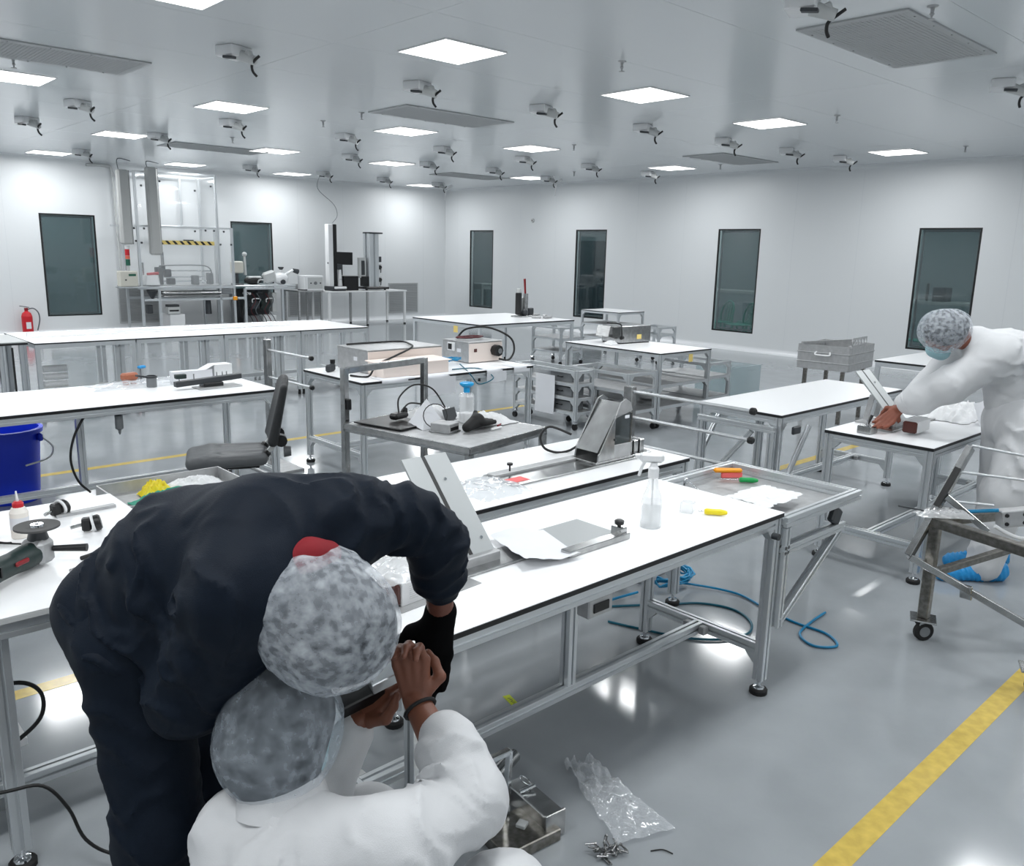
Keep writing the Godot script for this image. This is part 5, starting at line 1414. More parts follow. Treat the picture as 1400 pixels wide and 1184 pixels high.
	var ds := part(gr, "disc", mb().lathe([Vector2(0.01, 0.114), Vector2(0.03, 0.112), Vector2(0.062, 0.116), Vector2(0.062, 0.122), Vector2(0.03, 0.118), Vector2(0.01, 0.12)], Vector3(0.13, 0, 0), 28), M.abrasive)
	part(ds, "flange", mb().lathe([Vector2(0.02, 0.119), Vector2(0.018, 0.126), Vector2(0.006, 0.126)], Vector3(0.13, 0, 0), 14), M.chrome)
	part(gr, "side_handle", mb().cyl(Vector3(0.14, 0.05, 0.04), Vector3(0.17, 0.05, 0.13), 0.009, 0.012), M.black_plastic)
	part(gr, "switch", mb().box(Vector3(0.02, 0.05, 0.036), Vector3(0.05, 0.014, 0.01), Basis(), 0.004), M.dark_red)
	for i in 5:
		part(gr, "vent", mb().box(Vector3(-0.11 + i * 0.012, 0.05, 0.038), Vector3(0.005, 0.03, 0.006)), M.black_plastic)
	var bo := thing("glue_bottle", "white dropper bottle with red cap on the left tool bench", "bottle", Vector3(0.59, Y, -2.98))
	part(bo, "bottle", mb().lathe([Vector2(0, 0), Vector2(0.026, 0), Vector2(0.028, 0.005), Vector2(0.028, 0.085), Vector2(0.02, 0.1), Vector2(0.014, 0.105)], Vector3.ZERO, 18), M.bottle_white)
	part(bo, "cap", mb().lathe([Vector2(0.017, 0.1), Vector2(0.017, 0.115), Vector2(0.011, 0.122), Vector2(0, 0.122)], Vector3.ZERO, 14), M.red)
	part(bo, "nozzle", mb().cyl(Vector3(0, 0.12, 0), Vector3(-0.002, 0.155, 0), 0.005, 0.0025, 8), M.white_plastic)
	part(bo, "label_print", mb().lathe([Vector2(0.0284, 0.03), Vector2(0.0284, 0.07)], Vector3.ZERO, 18), M.paper)
	for q in [[Vector3(0.745, Y, -3.14), 0.4, "black caster wheel lying behind the dropper bottle"], [Vector3(0.78, Y, -2.9), -0.3, "black caster wheel lying beside the grinding disc"]]:
		var t := thing("caster_wheel", q[2], "caster", q[0], q[1], "loose casters on the left tool bench")
		part(t, "wheel", mb().lathe([Vector2(0, -0.012), Vector2(0.022, -0.012), Vector2(0.027, -0.006), Vector2(0.027, 0.006), Vector2(0.022, 0.012), Vector2(0, 0.012)], Vector3(0.02, 0.028, 0), 18, Basis(Vector3.FORWARD, PI / 2 - 0.2)), M.black_plastic)
		part(t, "rim", mb().lathe([Vector2(0.022, -0.004), Vector2(0.029, -0.004), Vector2(0.029, 0.004), Vector2(0.022, 0.004)], Vector3(0.008, 0.029, 0), 18, Basis(Vector3.FORWARD, PI / 2 - 0.2)), M.white_plastic)
		part(t, "fork", mb().box(Vector3(-0.012, 0.026, 0), Vector3(0.03, 0.045, 0.03), Basis(), 0.006), M.black_plastic)
		part(t, "stem", mb().cyl(Vector3(-0.025, 0.026, 0), Vector3(-0.06, 0.022, 0.01), 0.006), M.steel)
	solo("hex_key", "black hex key lying in front of the dropper bottle", "hex key", mb().tube([Vector3(0.5, Y + 0.006, -2.98), Vector3(0.53, Y + 0.006, -2.93), Vector3(0.545, Y + 0.01, -2.905)], 0.004, 6).tube([Vector3(0.51, Y + 0.005, -2.95), Vector3(0.6, Y + 0.005, -2.86)], 0.003, 6), M.black_plastic)
	solo("tool_cord", "black cord of the grinder running over the bench to the right", "cord", mb().tube([Vector3(0.67, Y + 0.012, -2.62), Vector3(0.72, Y + 0.012, -2.64), Vector3(0.8, Y + 0.008, -2.7), Vector3(0.9, Y + 0.008, -2.72)], 0.007, 6), M.cable)
	solo("steel_rod", "thin steel rod lying on the left tool bench below the grinder", "rod", mb().cyl(Vector3(0.62, Y + 0.006, -2.55), Vector3(0.83, Y + 0.006, -2.62), 0.006, 0.006, 8), M.steel)
	solo("steel_bar", "flat steel bar lying behind the casters on the left tool bench", "bar", mb().box(Vector3(0.83, Y + 0.005, -3.13), Vector3(0.2, 0.01, 0.025), Basis(Vector3.UP, 0.05)), M.steel_matt)
	var dr := thing("cordless_tool", "black and red hand tool at the very left edge of the tool bench", "power tool", Vector3(0.5, Y, -3.0), 0.4)
	part(dr, "body", mb().ball(Vector3(-0.03, 0.05, 0.0), Vector3(0.045, 0.05, 0.03), Basis(), 12, 8), M.dark_grey)
	part(dr, "red_band", mb().box(Vector3(-0.005, 0.045, 0.02), Vector3(0.02, 0.05, 0.02), Basis(), 0.006), M.red)
	# tray of gloves and parts behind it
	var tr := thing("parts_tray", "shallow steel tray behind the navy worker's back", "tray", Vector3(1.22, 0.70, -3.3), 0.0)
	part(tr, "bottom", mb().box(Vector3(0, 0.002, 0), Vector3(0.5, 0.004, 0.36)), M.steel_matt)
	for s in [-1.0, 1.0]:
		part(tr, "side", mb().box(Vector3(s * 0.25, 0.025, 0), Vector3(0.006, 0.05, 0.366)), M.steel_matt)
		part(tr, "side", mb().box(Vector3(0, 0.025, s * 0.18), Vector3(0.494, 0.05, 0.006)), M.steel_matt)
	for s in [Vector2(-1, -1), Vector2(1, -1), Vector2(-1, 1), Vector2(1, 1)]:
		part(tr, "stand_leg", mb().bar(Vector3(s.x * 0.22, -0.7, s.y * 0.15), Vector3(s.x * 0.22, 0.0, s.y * 0.15), 0.03, 0.03), M.aluminium)
	heap("green_glove", "green rubber glove in the steel tray", "glove", Vector3(1.17, 0.705, -3.22), Vector3(0.13, 0.06, 0.09), 41, M.glove_green)
	heap("yellow_glove", "yellow work glove in the steel tray", "glove", Vector3(1.16, 0.705, -3.36), Vector3(0.06, 0.07, 0.05), 43, M.yellow)
	heap("wrapped_parts", "white wrapped parts in the steel tray", "wrapped parts", Vector3(1.32, 0.705, -3.38), Vector3(0.12, 0.05, 0.07), 47, M.tissue)
	solo("pliers", "steel pliers lying at the front of the steel tray", "pliers", mb().tube([Vector3(1.0, 0.715, -3.2), Vector3(1.05, 0.72, -3.17), Vector3(1.1, 0.715, -3.15)], 0.006, 6).tube([Vector3(1.0, 0.715, -3.17), Vector3(1.05, 0.72, -3.175), Vector3(1.1, 0.715, -3.18)], 0.006, 6), M.steel)
	# under the tool bench
	var ub := thing("white_case", "white case with dark edge on the shelf under the left tool bench", "case", Vector3(0.28, 0.26, -2.85))
	part(ub, "lid", mb().box(Vector3(0, 0.16, 0), Vector3(0.34, 0.05, 0.3), Basis(), 0.008), M.white_plastic)
	part(ub, "body", mb().box(Vector3(0, 0.067, 0), Vector3(0.33, 0.134, 0.29), Basis(), 0.004), M.dark_grey)
	part(ub, "red_mark", mb().box(Vector3(0.1, 0.186, 0.06), Vector3(0.05, 0.001, 0.01)), M.red)
	var us := thing("under_shelf", "white lower shelf under the left tool bench", "shelf", Vector3(0.1, 0.245, -2.9))
	part(us, "board", mb().box(Vector3(0, 0, 0), Vector3(0.75, 0.025, 0.6), Basis(), 0.002), M.laminate)
	for s in [-0.3, 0.3]:
		part(us, "bearer", mb().box(Vector3(s, -0.03, 0), Vector3(0.04, 0.034, 0.6)), M.aluminium)
		part(us, "leg", mb().box(Vector3(s, -0.146, 0.2), Vector3(0.04, 0.198, 0.04)), M.aluminium)
		part(us, "leg", mb().box(Vector3(s, -0.146, -0.2), Vector3(0.04, 0.198, 0.04)), M.aluminium)
	solo("power_lead", "black cord looping down beside the left bench leg", "cord", mb().tube([Vector3(0.38, 0.5, -2.5), Vector3(0.46, 0.49, -2.48), Vector3(0.5, 0.44, -2.48), Vector3(0.49, 0.37, -2.48), Vector3(0.42, 0.32, -2.48), Vector3(0.36, 0.3, -2.5)], 0.006, 6), M.cable)
	solo("power_lead", "black cord trailing from the left bench towards the navy trousers", "cord", mb().tube([Vector3(0.2, 0.3, -2.33), Vector3(0.36, 0.29, -2.3), Vector3(0.44, 0.28, -2.28), Vector3(0.49, 0.2, -2.26), Vector3(0.52, 0.1, -2.24), Vector3(0.58, 0.045, -2.2), Vector3(0.68, 0.03, -2.12), Vector3(0.78, 0.03, -2.05)], 0.0048, 7), M.cable)

	# ---- right bench fixture
	tilt_fixture("grey tilted plate with black slot in front of the stooping worker", Vector3(4.92, Y, -1.97), 0.0)
	var cl := thing("fixture_clamp", "small steel clamp block by the stooping worker's fingers", "clamp block", Vector3(4.57, Y, -2.0))
	part(cl, "block", mb().box(Vector3(0, 0.022, 0), Vector3(0.09, 0.044, 0.08), Basis(), 0.004), M.steel)
	part(cl, "lever", mb().cyl(Vector3(0, 0.05, 0), Vector3(0.02, 0.1, 0.01), 0.006, 0.009), M.black_plastic)
	part(cl, "pin", mb().cyl(Vector3(-0.03, 0.044, 0.01), Vector3(-0.03, 0.08, 0.01), 0.004), M.chrome)
	var db2 := thing("device_box", "white carton with red-brown end under the stooping worker's hand", "box", Vector3(4.8, Y + 0.0105, -1.83), 0.05)
	part(db2, "carton", mb().box(Vector3(0.01, 0.034, 0), Vector3(0.19, 0.066, 0.08), Basis(), 0.002), M.white_plastic)
	part(db2, "end_block", mb().box(Vector3(-0.092, 0.034, 0.0), Vector3(0.022, 0.064, 0.076), Basis(), 0.008), M.brown_red)
	heap("tissue_pile", "white crumpled tissue on the right bench under the worker's arm", "tissue", Vector3(5.5, Y, -1.86), Vector3(0.2, 0.12, 0.12), 19, M.tissue)
	solo("paper_sheet", "white propped sheet on the right bench against the worker's waist", "paper sheet", mb().sheet(func(u, v): return Vector3(5.3 + u * 0.25, Y + 0.004 + v * 0.13, -1.66 - 0.05 * v + 0.01 * sin(u * 5.0)), 8, 6), M.paper)

	# ---- wheeled steel crate beyond the right benches
	var ct := thing("steel_crate", "grey steel crate on legs beyond the empty bench", "crate", Vector3(8.68, 0, -4.23), 0.1)
	var hx := 0.36
	var hzz := 0.27
	for s in [-1.0, 1.0]:
		part(ct, "side", mb().box(Vector3(s * hx, 0.695, 0), Vector3(0.008, 0.25, hzz * 2)), M.steel_matt)
		part(ct, "side", mb().box(Vector3(0, 0.695, s * hzz), Vector3(hx * 2, 0.25, 0.008)), M.steel_matt)
		for y in [0.64, 0.74]:
			part(ct, "ridge", mb().box(Vector3(s * (hx + 0.006), y, 0), Vector3(0.012, 0.012, hzz * 2 + 0.02), Basis(), 0.004), M.steel_matt)
			part(ct, "ridge", mb().box(Vector3(0, y, s * (hzz + 0.006)), Vector3(hx * 2 + 0.02, 0.012, 0.012), Basis(), 0.004), M.steel_matt)
		part(ct, "handle", mb().tube([Vector3(s * (hx + 0.004), 0.75, -0.07), Vector3(s * (hx + 0.03), 0.72, -0.07), Vector3(s * (hx + 0.03), 0.72, 0.07), Vector3(s * (hx + 0.004), 0.75, 0.07)], 0.009, 6), M.white_plastic)
		for x in [-1.0, 1.0]:
			part(ct, "leg", mb().bar(Vector3(x * 0.3, 0, s * 0.2), Vector3(x * 0.3, 0.565, s * 0.2), 0.035, 0.035), M.steel_dark)
	part(ct, "bottom", mb().box(Vector3(0, 0.567, 0), Vector3(hx * 2, 0.008, hzz * 2)), M.steel_matt)
	solo("long_bar", "long steel bar laid across the top of the steel crate", "bar", mb().bar(Vector3(8.25, 0.838, -4.4), Vector3(9.0, 0.838, -4.22), 0.03, 0.02), M.steel_matt)
	var pp := thing("perforated_plate", "bent steel plate with round holes standing on the steel crate", "plate", Vector3(8.66, 0.8215, -3.965), 0.1)
	var hp := mb()
	for k in 5:
		hole_tile(hp, Vector3(-0.2 + k * 0.085, 0.045, 0), 0.0425, 0.045, 0.027, 0.006)
	part(pp, "plate", hp, M.steel_matt)
	part(pp, "foot_flange", mb().box(Vector3(-0.03, 0.002, -0.02), Vector3(0.42, 0.004, 0.04)), M.steel_matt)

func hole_tile(m: MB, c: Vector3, hx: float, hy: float, r: float, th: float) -> void:
	# one square of sheet with a round hole through it, in the x-y plane
	var n := 24
	for i in n:
		var q := []
		for e in [i, i + 1]:
			var a: float = TAU * e / n
			var d := Vector2(cos(a), sin(a))
			var s := minf(hx / maxf(absf(d.x), 1e-4), hy / maxf(absf(d.y), 1e-4))
			q.append(Vector3(d.x * r, d.y * r, 0)); q.append(Vector3(d.x * s, d.y * s, 0))
		for z in [-1.0, 1.0]:
			var o := c + Vector3(0, 0, z * th / 2)
			m.quad(o + q[0], o + q[1], o + q[3], o + q[2], Vector3(0, 0, z))
		var zf := Vector3(0, 0, th / 2)
		m.quad(c + q[0] - zf, c + q[2] - zf, c + q[2] + zf, c + q[0] + zf, -q[0].normalized())
		m.quad(c + q[1] - zf, c + q[3] - zf, c + q[3] + zf, c + q[1] + zf, q[1].normalized())

func coil(c: Vector3, rx: float, rz: float, turns: float, jit: float) -> Array:
	var f := FastNoiseLite.new()
	f.seed = int(c.x * 1000.0)
	f.frequency = 0.05
	var out := []
	var n := int(turns * 14)
	for i in n + 1:
		var a := TAU * turns * i / n
		var k := 1.0 + 0.35 * f.get_noise_1d(i * 6.0)
		out.append(c + Vector3(cos(a) * rx * k, jit * (0.5 + 0.5 * f.get_noise_1d(i * 9.0 + 500.0)), sin(a) * rz * k))
	return out

# ------------------------------------------------------------------ things standing on or lying about the floor
func spline(p: Array, n := 8) -> Array:
	var c := Curve3D.new()
	for i in p.size():
		var a: Vector3 = p[maxi(i - 1, 0)]
		var b: Vector3 = p[mini(i + 1, p.size() - 1)]
		var t := (b - a) / 6.0
		c.add_point(p[i], -t, t)
	var out := []
	for i in p.size() - 1:
		for k in n:
			out.append(c.sample(i, float(k) / n))
	out.append(p[p.size() - 1])
	return out

func caster(par: Node, p: Vector3, r := 0.045) -> void:
	# p is the underside of the mounting plate
	var w := part(par, "caster_wheel", mb().lathe([Vector2(0.012, -0.013), Vector2(r * 0.85, -0.014), Vector2(r, -0.009), Vector2(r, 0.009), Vector2(r * 0.85, 0.014), Vector2(0.012, 0.013)], Vector3(p.x - 0.012, r, p.z + 0.012), 22, Basis(Vector3(0, 1, 0), 0.9) * Basis(Vector3.FORWARD, PI / 2)), M.black_rubber)
	part(w, "wheel_hub", mb().lathe([Vector2(0, -0.015), Vector2(r * 0.55, -0.0145), Vector2(r * 0.55, 0.0145), Vector2(0, 0.015)], Vector3(p.x - 0.012, r, p.z + 0.012), 16, Basis(Vector3(0, 1, 0), 0.9) * Basis(Vector3.FORWARD, PI / 2)), M.mid_grey)
	var B := Basis(Vector3(0, 1, 0), 0.9)
	var f := mb()
	for s in [-1.0, 1.0]:
		f.ext([Vector2(-0.02, 0), Vector2(0.022, 0), Vector2(0.03, -0.02), Vector2(0.0, -(p.y - r) - 0.01), Vector2(-0.016, -(p.y - r) - 0.006)], p + B * Vector3(s * 0.019 - 0.0015, 0, 0) + Vector3(-0.006, 0, 0.006), p + B * Vector3(s * 0.019 + 0.0015, 0, 0) + Vector3(-0.006, 0, 0.006))
	part(par, "caster_fork", f, M.steel)

func rod_rack(label: String, at: Vector3, h: Array, len: float) -> void:
	var t := thing("rod_stand", label, "rod stand", at, 0.0, "stands with black-tipped rods")
	part(t, "post", mb().box(Vector3(0, 0.51, 0), Vector3(0.04, 1.0, 0.06), Basis(), 0.003), M.steel)
	part(t, "base", mb().box(Vector3(0, 0.01, 0.05), Vector3(0.3, 0.02, 0.4), Basis(), 0.003), M.steel_matt)
	for y in h:
		var r := part(t, "rod", mb().cyl(Vector3(0, y, 0.02), Vector3(0, y + 0.004, len), 0.009, 0.009, 10), M.rod_steel)
		part(r, "tip", mb().lathe([Vector2(0, 0), Vector2(0.016, 0.0), Vector2(0.018, 0.006), Vector2(0.018, 0.022), Vector2(0.012, 0.028), Vector2(0, 0.028)], Vector3(0, y + 0.004, len - 0.005), 14, Basis(Vector3.RIGHT, PI / 2)), M.black_plastic)

func floor_things() -> void:
	rod_rack("steel stand with three black-tipped rods at the end of the second bench", Vector3(3.48, 0, -2.82), [0.985, 0.845, 0.70], 0.74)
	rod_rack("steel stand with two black-tipped rods between the long left bench and the middle bench", Vector3(2.95, 0, -5.95), [0.93, 0.72], 0.66)
	# blue bucket
	var b := thing("blue_bucket", "large blue plastic bucket with wire handle under the long left bench", "bucket", Vector3(1.2, 0, -6.22))
	part(b, "body", mb().lathe([Vector2(0, 0), Vector2(0.165, 0), Vector2(0.172, 0.01), Vector2(0.205, 0.46), Vector2(0.222, 0.462), Vector2(0.225, 0.49), Vector2(0.2, 0.492), Vector2(0.165, 0.02), Vector2(0, 0.02)], Vector3.ZERO, 40), M.blue_plastic)
	part(b, "handle_lug", mb().box(Vector3(0.175, 0.43, 0.13), Vector3(0.03, 0.05, 0.05), Basis(), 0.008), M.blue_plastic)
	part(b, "handle", mb().tube(spline([Vector3(0.185, 0.43, 0.14), Vector3(0.24, 0.36, 0.16), Vector3(0.2, 0.3, 0.2), Vector3(0.05, 0.28, 0.26)]), 0.006, 6), M.white_plastic)
	# black-and-grey swivel chair
	var c := thing("swivel_chair", "grey swivel chair with tall black backrest behind the navy worker", "chair", Vector3(2.02, 0, -4.6), -0.41)
	var seat := sdf([[Vector3(-0.2, 0.49, -0.13), Vector3(-0.2, 0.49, 0.13), 0.042, 0.042], [Vector3(-0.1, 0.5, -0.15), Vector3(0.17, 0.5, -0.13), 0.04, 0.04], [Vector3(-0.1, 0.5, 0.15), Vector3(0.17, 0.5, 0.13), 0.04, 0.04], [Vector3(-0.12, 0.5, -0.06), Vector3(0.18, 0.5, -0.06), 0.04, 0.04], [Vector3(-0.12, 0.5, 0.06), Vector3(0.18, 0.5, 0.06), 0.04, 0.04], [Vector3(-0.14, 0.5, 0.0), Vector3(0.18, 0.5, 0.0), 0.042, 0.042], [Vector3(-0.15, 0.495, -0.13), Vector3(-0.15, 0.495, 0.13), 0.042, 0.042], [Vector3(-0.1, 0.498, -0.14), Vector3(-0.1, 0.498, 0.14), 0.04, 0.04]], 0.011, 0.03)
	part(c, "seat", seat, M.seat_vinyl)
	part(c, "seat_pan", mb().box(Vector3(0.03, 0.452, 0), Vector3(0.26, 0.02, 0.24), Basis(), 0.006), M.black_plastic)
	var br := []
	for i in 9:
		var zz := -0.16 + i * 0.04
		br.append([Vector3(0.245 - 0.3 * zz * zz, 0.6, zz), Vector3(0.325 - 0.6 * zz * zz, 0.95 - 1.5 * zz * zz, zz * 0.9), 0.028, 0.02])
	part(c, "backrest", sdf(br, 0.01, 0.03), M.back_vinyl)
	for s in [-1.0, 1.0]:
		var arm := part(c, "back_arm", mb().bar(Vector3(0.12, 0.44, s * 0.1), Vector3(0.27, 0.6, s * 0.11), 0.035, 0.022), M.light_grey)
		part(arm, "arm_sleeve", mb().bar(Vector3(0.17, 0.49, s * 0.103), Vector3(0.215, 0.54, s * 0.107), 0.05, 0.04, Vector3.UP, 0.008), M.black_plastic)
		part(arm, "arm_joint", mb().cyl(Vector3(0.285, 0.6, s * 0.08), Vector3(0.285, 0.6, s * 0.14), 0.035), M.black_plastic)
	part(c, "tension_knob", mb().cyl(Vector3(0.3, 0.53, 0.1), Vector3(0.34, 0.53, 0.1), 0.035, 0.03), M.seat_vinyl)
	part(c, "gas_column", mb().cyl(Vector3(0.03, 0.1, 0), Vector3(0.03, 0.445, 0), 0.028, 0.024), M.chrome)
	for i in 5:
		var a := TAU * i / 5.0 + 0.3
		var lg := part(c, "base_leg", mb().bar(Vector3(0.03, 0.11, 0), Vector3(0.03 + cos(a) * 0.27, 0.075, sin(a) * 0.27), 0.04, 0.03), M.black_plastic)
		part(lg, "castor", mb().cyl(Vector3(0.03 + cos(a) * 0.27 - 0.02, 0.03, sin(a) * 0.27), Vector3(0.03 + cos(a) * 0.27 + 0.02, 0.03, sin(a) * 0.27), 0.03), M.black_rubber)

	# blue air hoses on the floor under the bench end
	solo("floor_hose", "long blue air hose looping across the floor right of the front bench", "hose", mb().tube(spline([Vector3(3.36, 0.03, -2.5), Vector3(3.5, 0.02, -2.36), Vector3(3.6, 0.01, -2.15), Vector3(3.55, 0.008, -1.95), Vector3(3.52, 0.007, -1.78), Vector3(3.52, 0.007, -1.62), Vector3(3.44, 0.007, -1.53), Vector3(3.36, 0.007, -1.6), Vector3(3.42, 0.008, -1.7), Vector3(3.58, 0.007, -1.73), Vector3(3.74, 0.007, -1.74)]), 0.006, 7), M.hose_blue)
	solo("floor_hose", "round blue hose loop on the floor under the front bench", "hose", mb().tube(spline([Vector3(2.84, 0.007, -2.36), Vector3(2.9, 0.007, -2.2), Vector3(2.98, 0.007, -2.02), Vector3(3.1, 0.007, -1.9), Vector3(3.24, 0.007, -1.86), Vector3(3.36, 0.007, -1.92), Vector3(3.42, 0.007, -2.05), Vector3(3.36, 0.007, -2.2), Vector3(3.22, 0.007, -2.3), Vector3(3.05, 0.007, -2.42), Vector3(2.93, 0.007, -2.5)]), 0.006, 7), M.hose_teal)
	solo("hose_tangle", "tangle of bright blue hose behind the bench legs", "hose", mb().tube(coil(Vector3(3.43, 0.012, -2.46), 0.13, 0.1, 9.0, 0.1), 0.006, 6), M.hose_blue)
	solo("floor_hose", "straight piece of blue hose lying left of the hose tangle", "hose", mb().tube(spline([Vector3(2.86, 0.008, -2.52), Vector3(3.0, 0.02, -2.5), Vector3(3.18, 0.03, -2.46)]), 0.007, 7), M.hose_blue)
	var tt := thing("hose_tee", "black tee connector on the long blue hose", "connector", Vector3(3.53, 0.012, -1.86), 0.3)
	part(tt, "body", mb().cyl(Vector3(0, 0.004, -0.02), Vector3(0, 0.004, 0.02), 0.01), M.black_plastic)
	part(tt, "branch", mb().cyl(Vector3(0, 0.004, 0), Vector3(-0.09, 0.0, 0.02), 0.007), M.black_plastic)
	# tape label and swarf
	var q := thing("tape_label", "lime yellow tape label with black writing on the floor under the front bench", "label", Vector3(2.012, 0.0, -2.12), -0.25)
	part(q, "tape", mb().box(Vector3(0, 0.0006, 0), Vector3(0.03, 0.001, 0.13)), M.lime)
	for i in 7:
		part(q, "pen_stroke", mb().box(Vector3(0.002 * (i % 2), 0.0013, -0.04 + i * 0.011), Vector3(0.012, 0.0004, 0.003), Basis(Vector3.UP, 0.5 * (i % 3 - 1))), M.board_edge)
	solo("tape_label", "lime tape label on the floor under the empty bench", "label", mb().box(Vector3(5.35, 0.0006, -2.75), Vector3(0.12, 0.001, 0.05)), M.lime)
	# clear bag, screws
	var f := FastNoiseLite.new()
	f.seed = 77
	f.frequency = 0.04
	solo("plastic_bag", "long crumpled clear plastic bag lying on the floor at the bottom", "plastic bag", mb().sheet(func(u, v):
		var w: float = 0.055 + 0.05 * v
		var c0 := Vector3(1.9, 0, -1.68).lerp(Vector3(1.79, 0, -1.3), v)
		var sd := Vector3(0.87, 0, 0.35)
		return c0 + sd * (u - 0.5) * 2.0 * w + Vector3(0, 0.012 + 0.05 * maxf(0.0, f.get_noise_2d(u * 70.0, v * 120.0) + 0.25) * (1.2 - v), 0), 20, 40, 0.0006), M.film)
	var rg := RandomNumberGenerator.new()
	rg.seed = 5
	var scr := mb().cyl(Vector3(0, 0, 0), Vector3(0.028, 0, 0), 0.003, 0.003, 6).cyl(Vector3(-0.005, 0, 0), Vector3(0.0, 0, 0), 0.0055, 0.0055, 6).mesh()
	for i in 26:
		var o := part_mesh(self, "screw", scr, M.steel)
		o.position = Vector3(1.66 + rg.randf_range(-0.045, 0.045), 0.006 + 0.008 * (i % 3), -1.345 + rg.randf_range(-0.03, 0.03))
		o.rotation.y = rg.randf_range(0, TAU)
		tag(o, "small steel screw in the pile on the floor by the plastic bag", "screw", "screws in the pile on the floor")
	solo("wire_offcut", "short black wire offcut on the floor at the bottom right of the bag", "wire", mb().tube([Vector3(1.76, 0.003, -1.26), Vector3(1.79, 0.004, -1.24), Vector3(1.8, 0.003, -1.21)], 0.002, 5), M.cable)
	# steel jig on the floor by the squatting worker
	var j := thing("floor_jig", "heavy steel jig with upright bar on the floor beside the squatting worker", "jig", Vector3(1.53, 0, -1.57), -0.12)
	part(j, "base", mb().box(Vector3(-0.02, 0.02, 0.02), Vector3(0.2, 0.04, 0.15), Basis(), 0.003), M.steel_dark)
	part(j, "side_block", mb().box(Vector3(0.07, 0.05, -0.03), Vector3(0.07, 0.06, 0.2), Basis(), 0.003), M.steel)
	part(j, "end_plate", mb().box(Vector3(0.07, 0.045, 0.075), Vector3(0.075, 0.085, 0.01), Basis(), 0.002), M.steel)
	part(j, "upright", mb().box(Vector3(-0.03, 0.15, -0.03), Vector3(0.014, 0.24, 0.022), Basis(Vector3.FORWARD, 0.03), 0.002), M.chrome)
	part(j, "top_bar", mb().box(Vector3(-0.09, 0.262, -0.03), Vector3(0.13, 0.016, 0.022), Basis(Vector3.FORWARD, -0.06), 0.002), M.chrome)
	part(j, "ring", mb().tube(ring_path(Vector3(0.075, 0.1, -0.08), 0.02, Vector3(0.5, 0.8, 0.2)), 0.0025, 6), M.chrome)
	part(j, "wing_nut", mb().cyl(Vector3(0.04, 0.085, -0.06), Vector3(0.09, 0.095, -0.05), 0.006), M.chrome)
	part(j, "spacer", mb().box(Vector3(-0.01, 0.045, 0.02), Vector3(0.03, 0.012, 0.03), Basis(Vector3.UP, 0.5), 0.002), M.light_grey)
	var sh := thing("steel_shaft", "polished steel shaft lying behind the floor jig", "shaft", Vector3(1.6, 0.025, -1.8), 0.4)
	part(sh, "shaft", mb().cyl(Vector3(-0.2, 0, 0), Vector3(0.16, 0, 0.02), 0.025, 0.025, 16), M.steel)
	part(sh, "collar", mb().cyl(Vector3(-0.08, 0, 0.007), Vector3(-0.03, 0, 0.01), 0.0255, 0.0255, 16), M.chrome)

func ring_path(c: Vector3, r: float, nrm: Vector3) -> Array:
	var z := nrm.normalized()
	var x := Vector3.UP.cross(z).normalized()
	var y := z.cross(x)
	var o := []
	for i in 19:
		o.append(c + x * cos(TAU * i / 18.0) * r + y * sin(TAU * i / 18.0) * r)
	return o

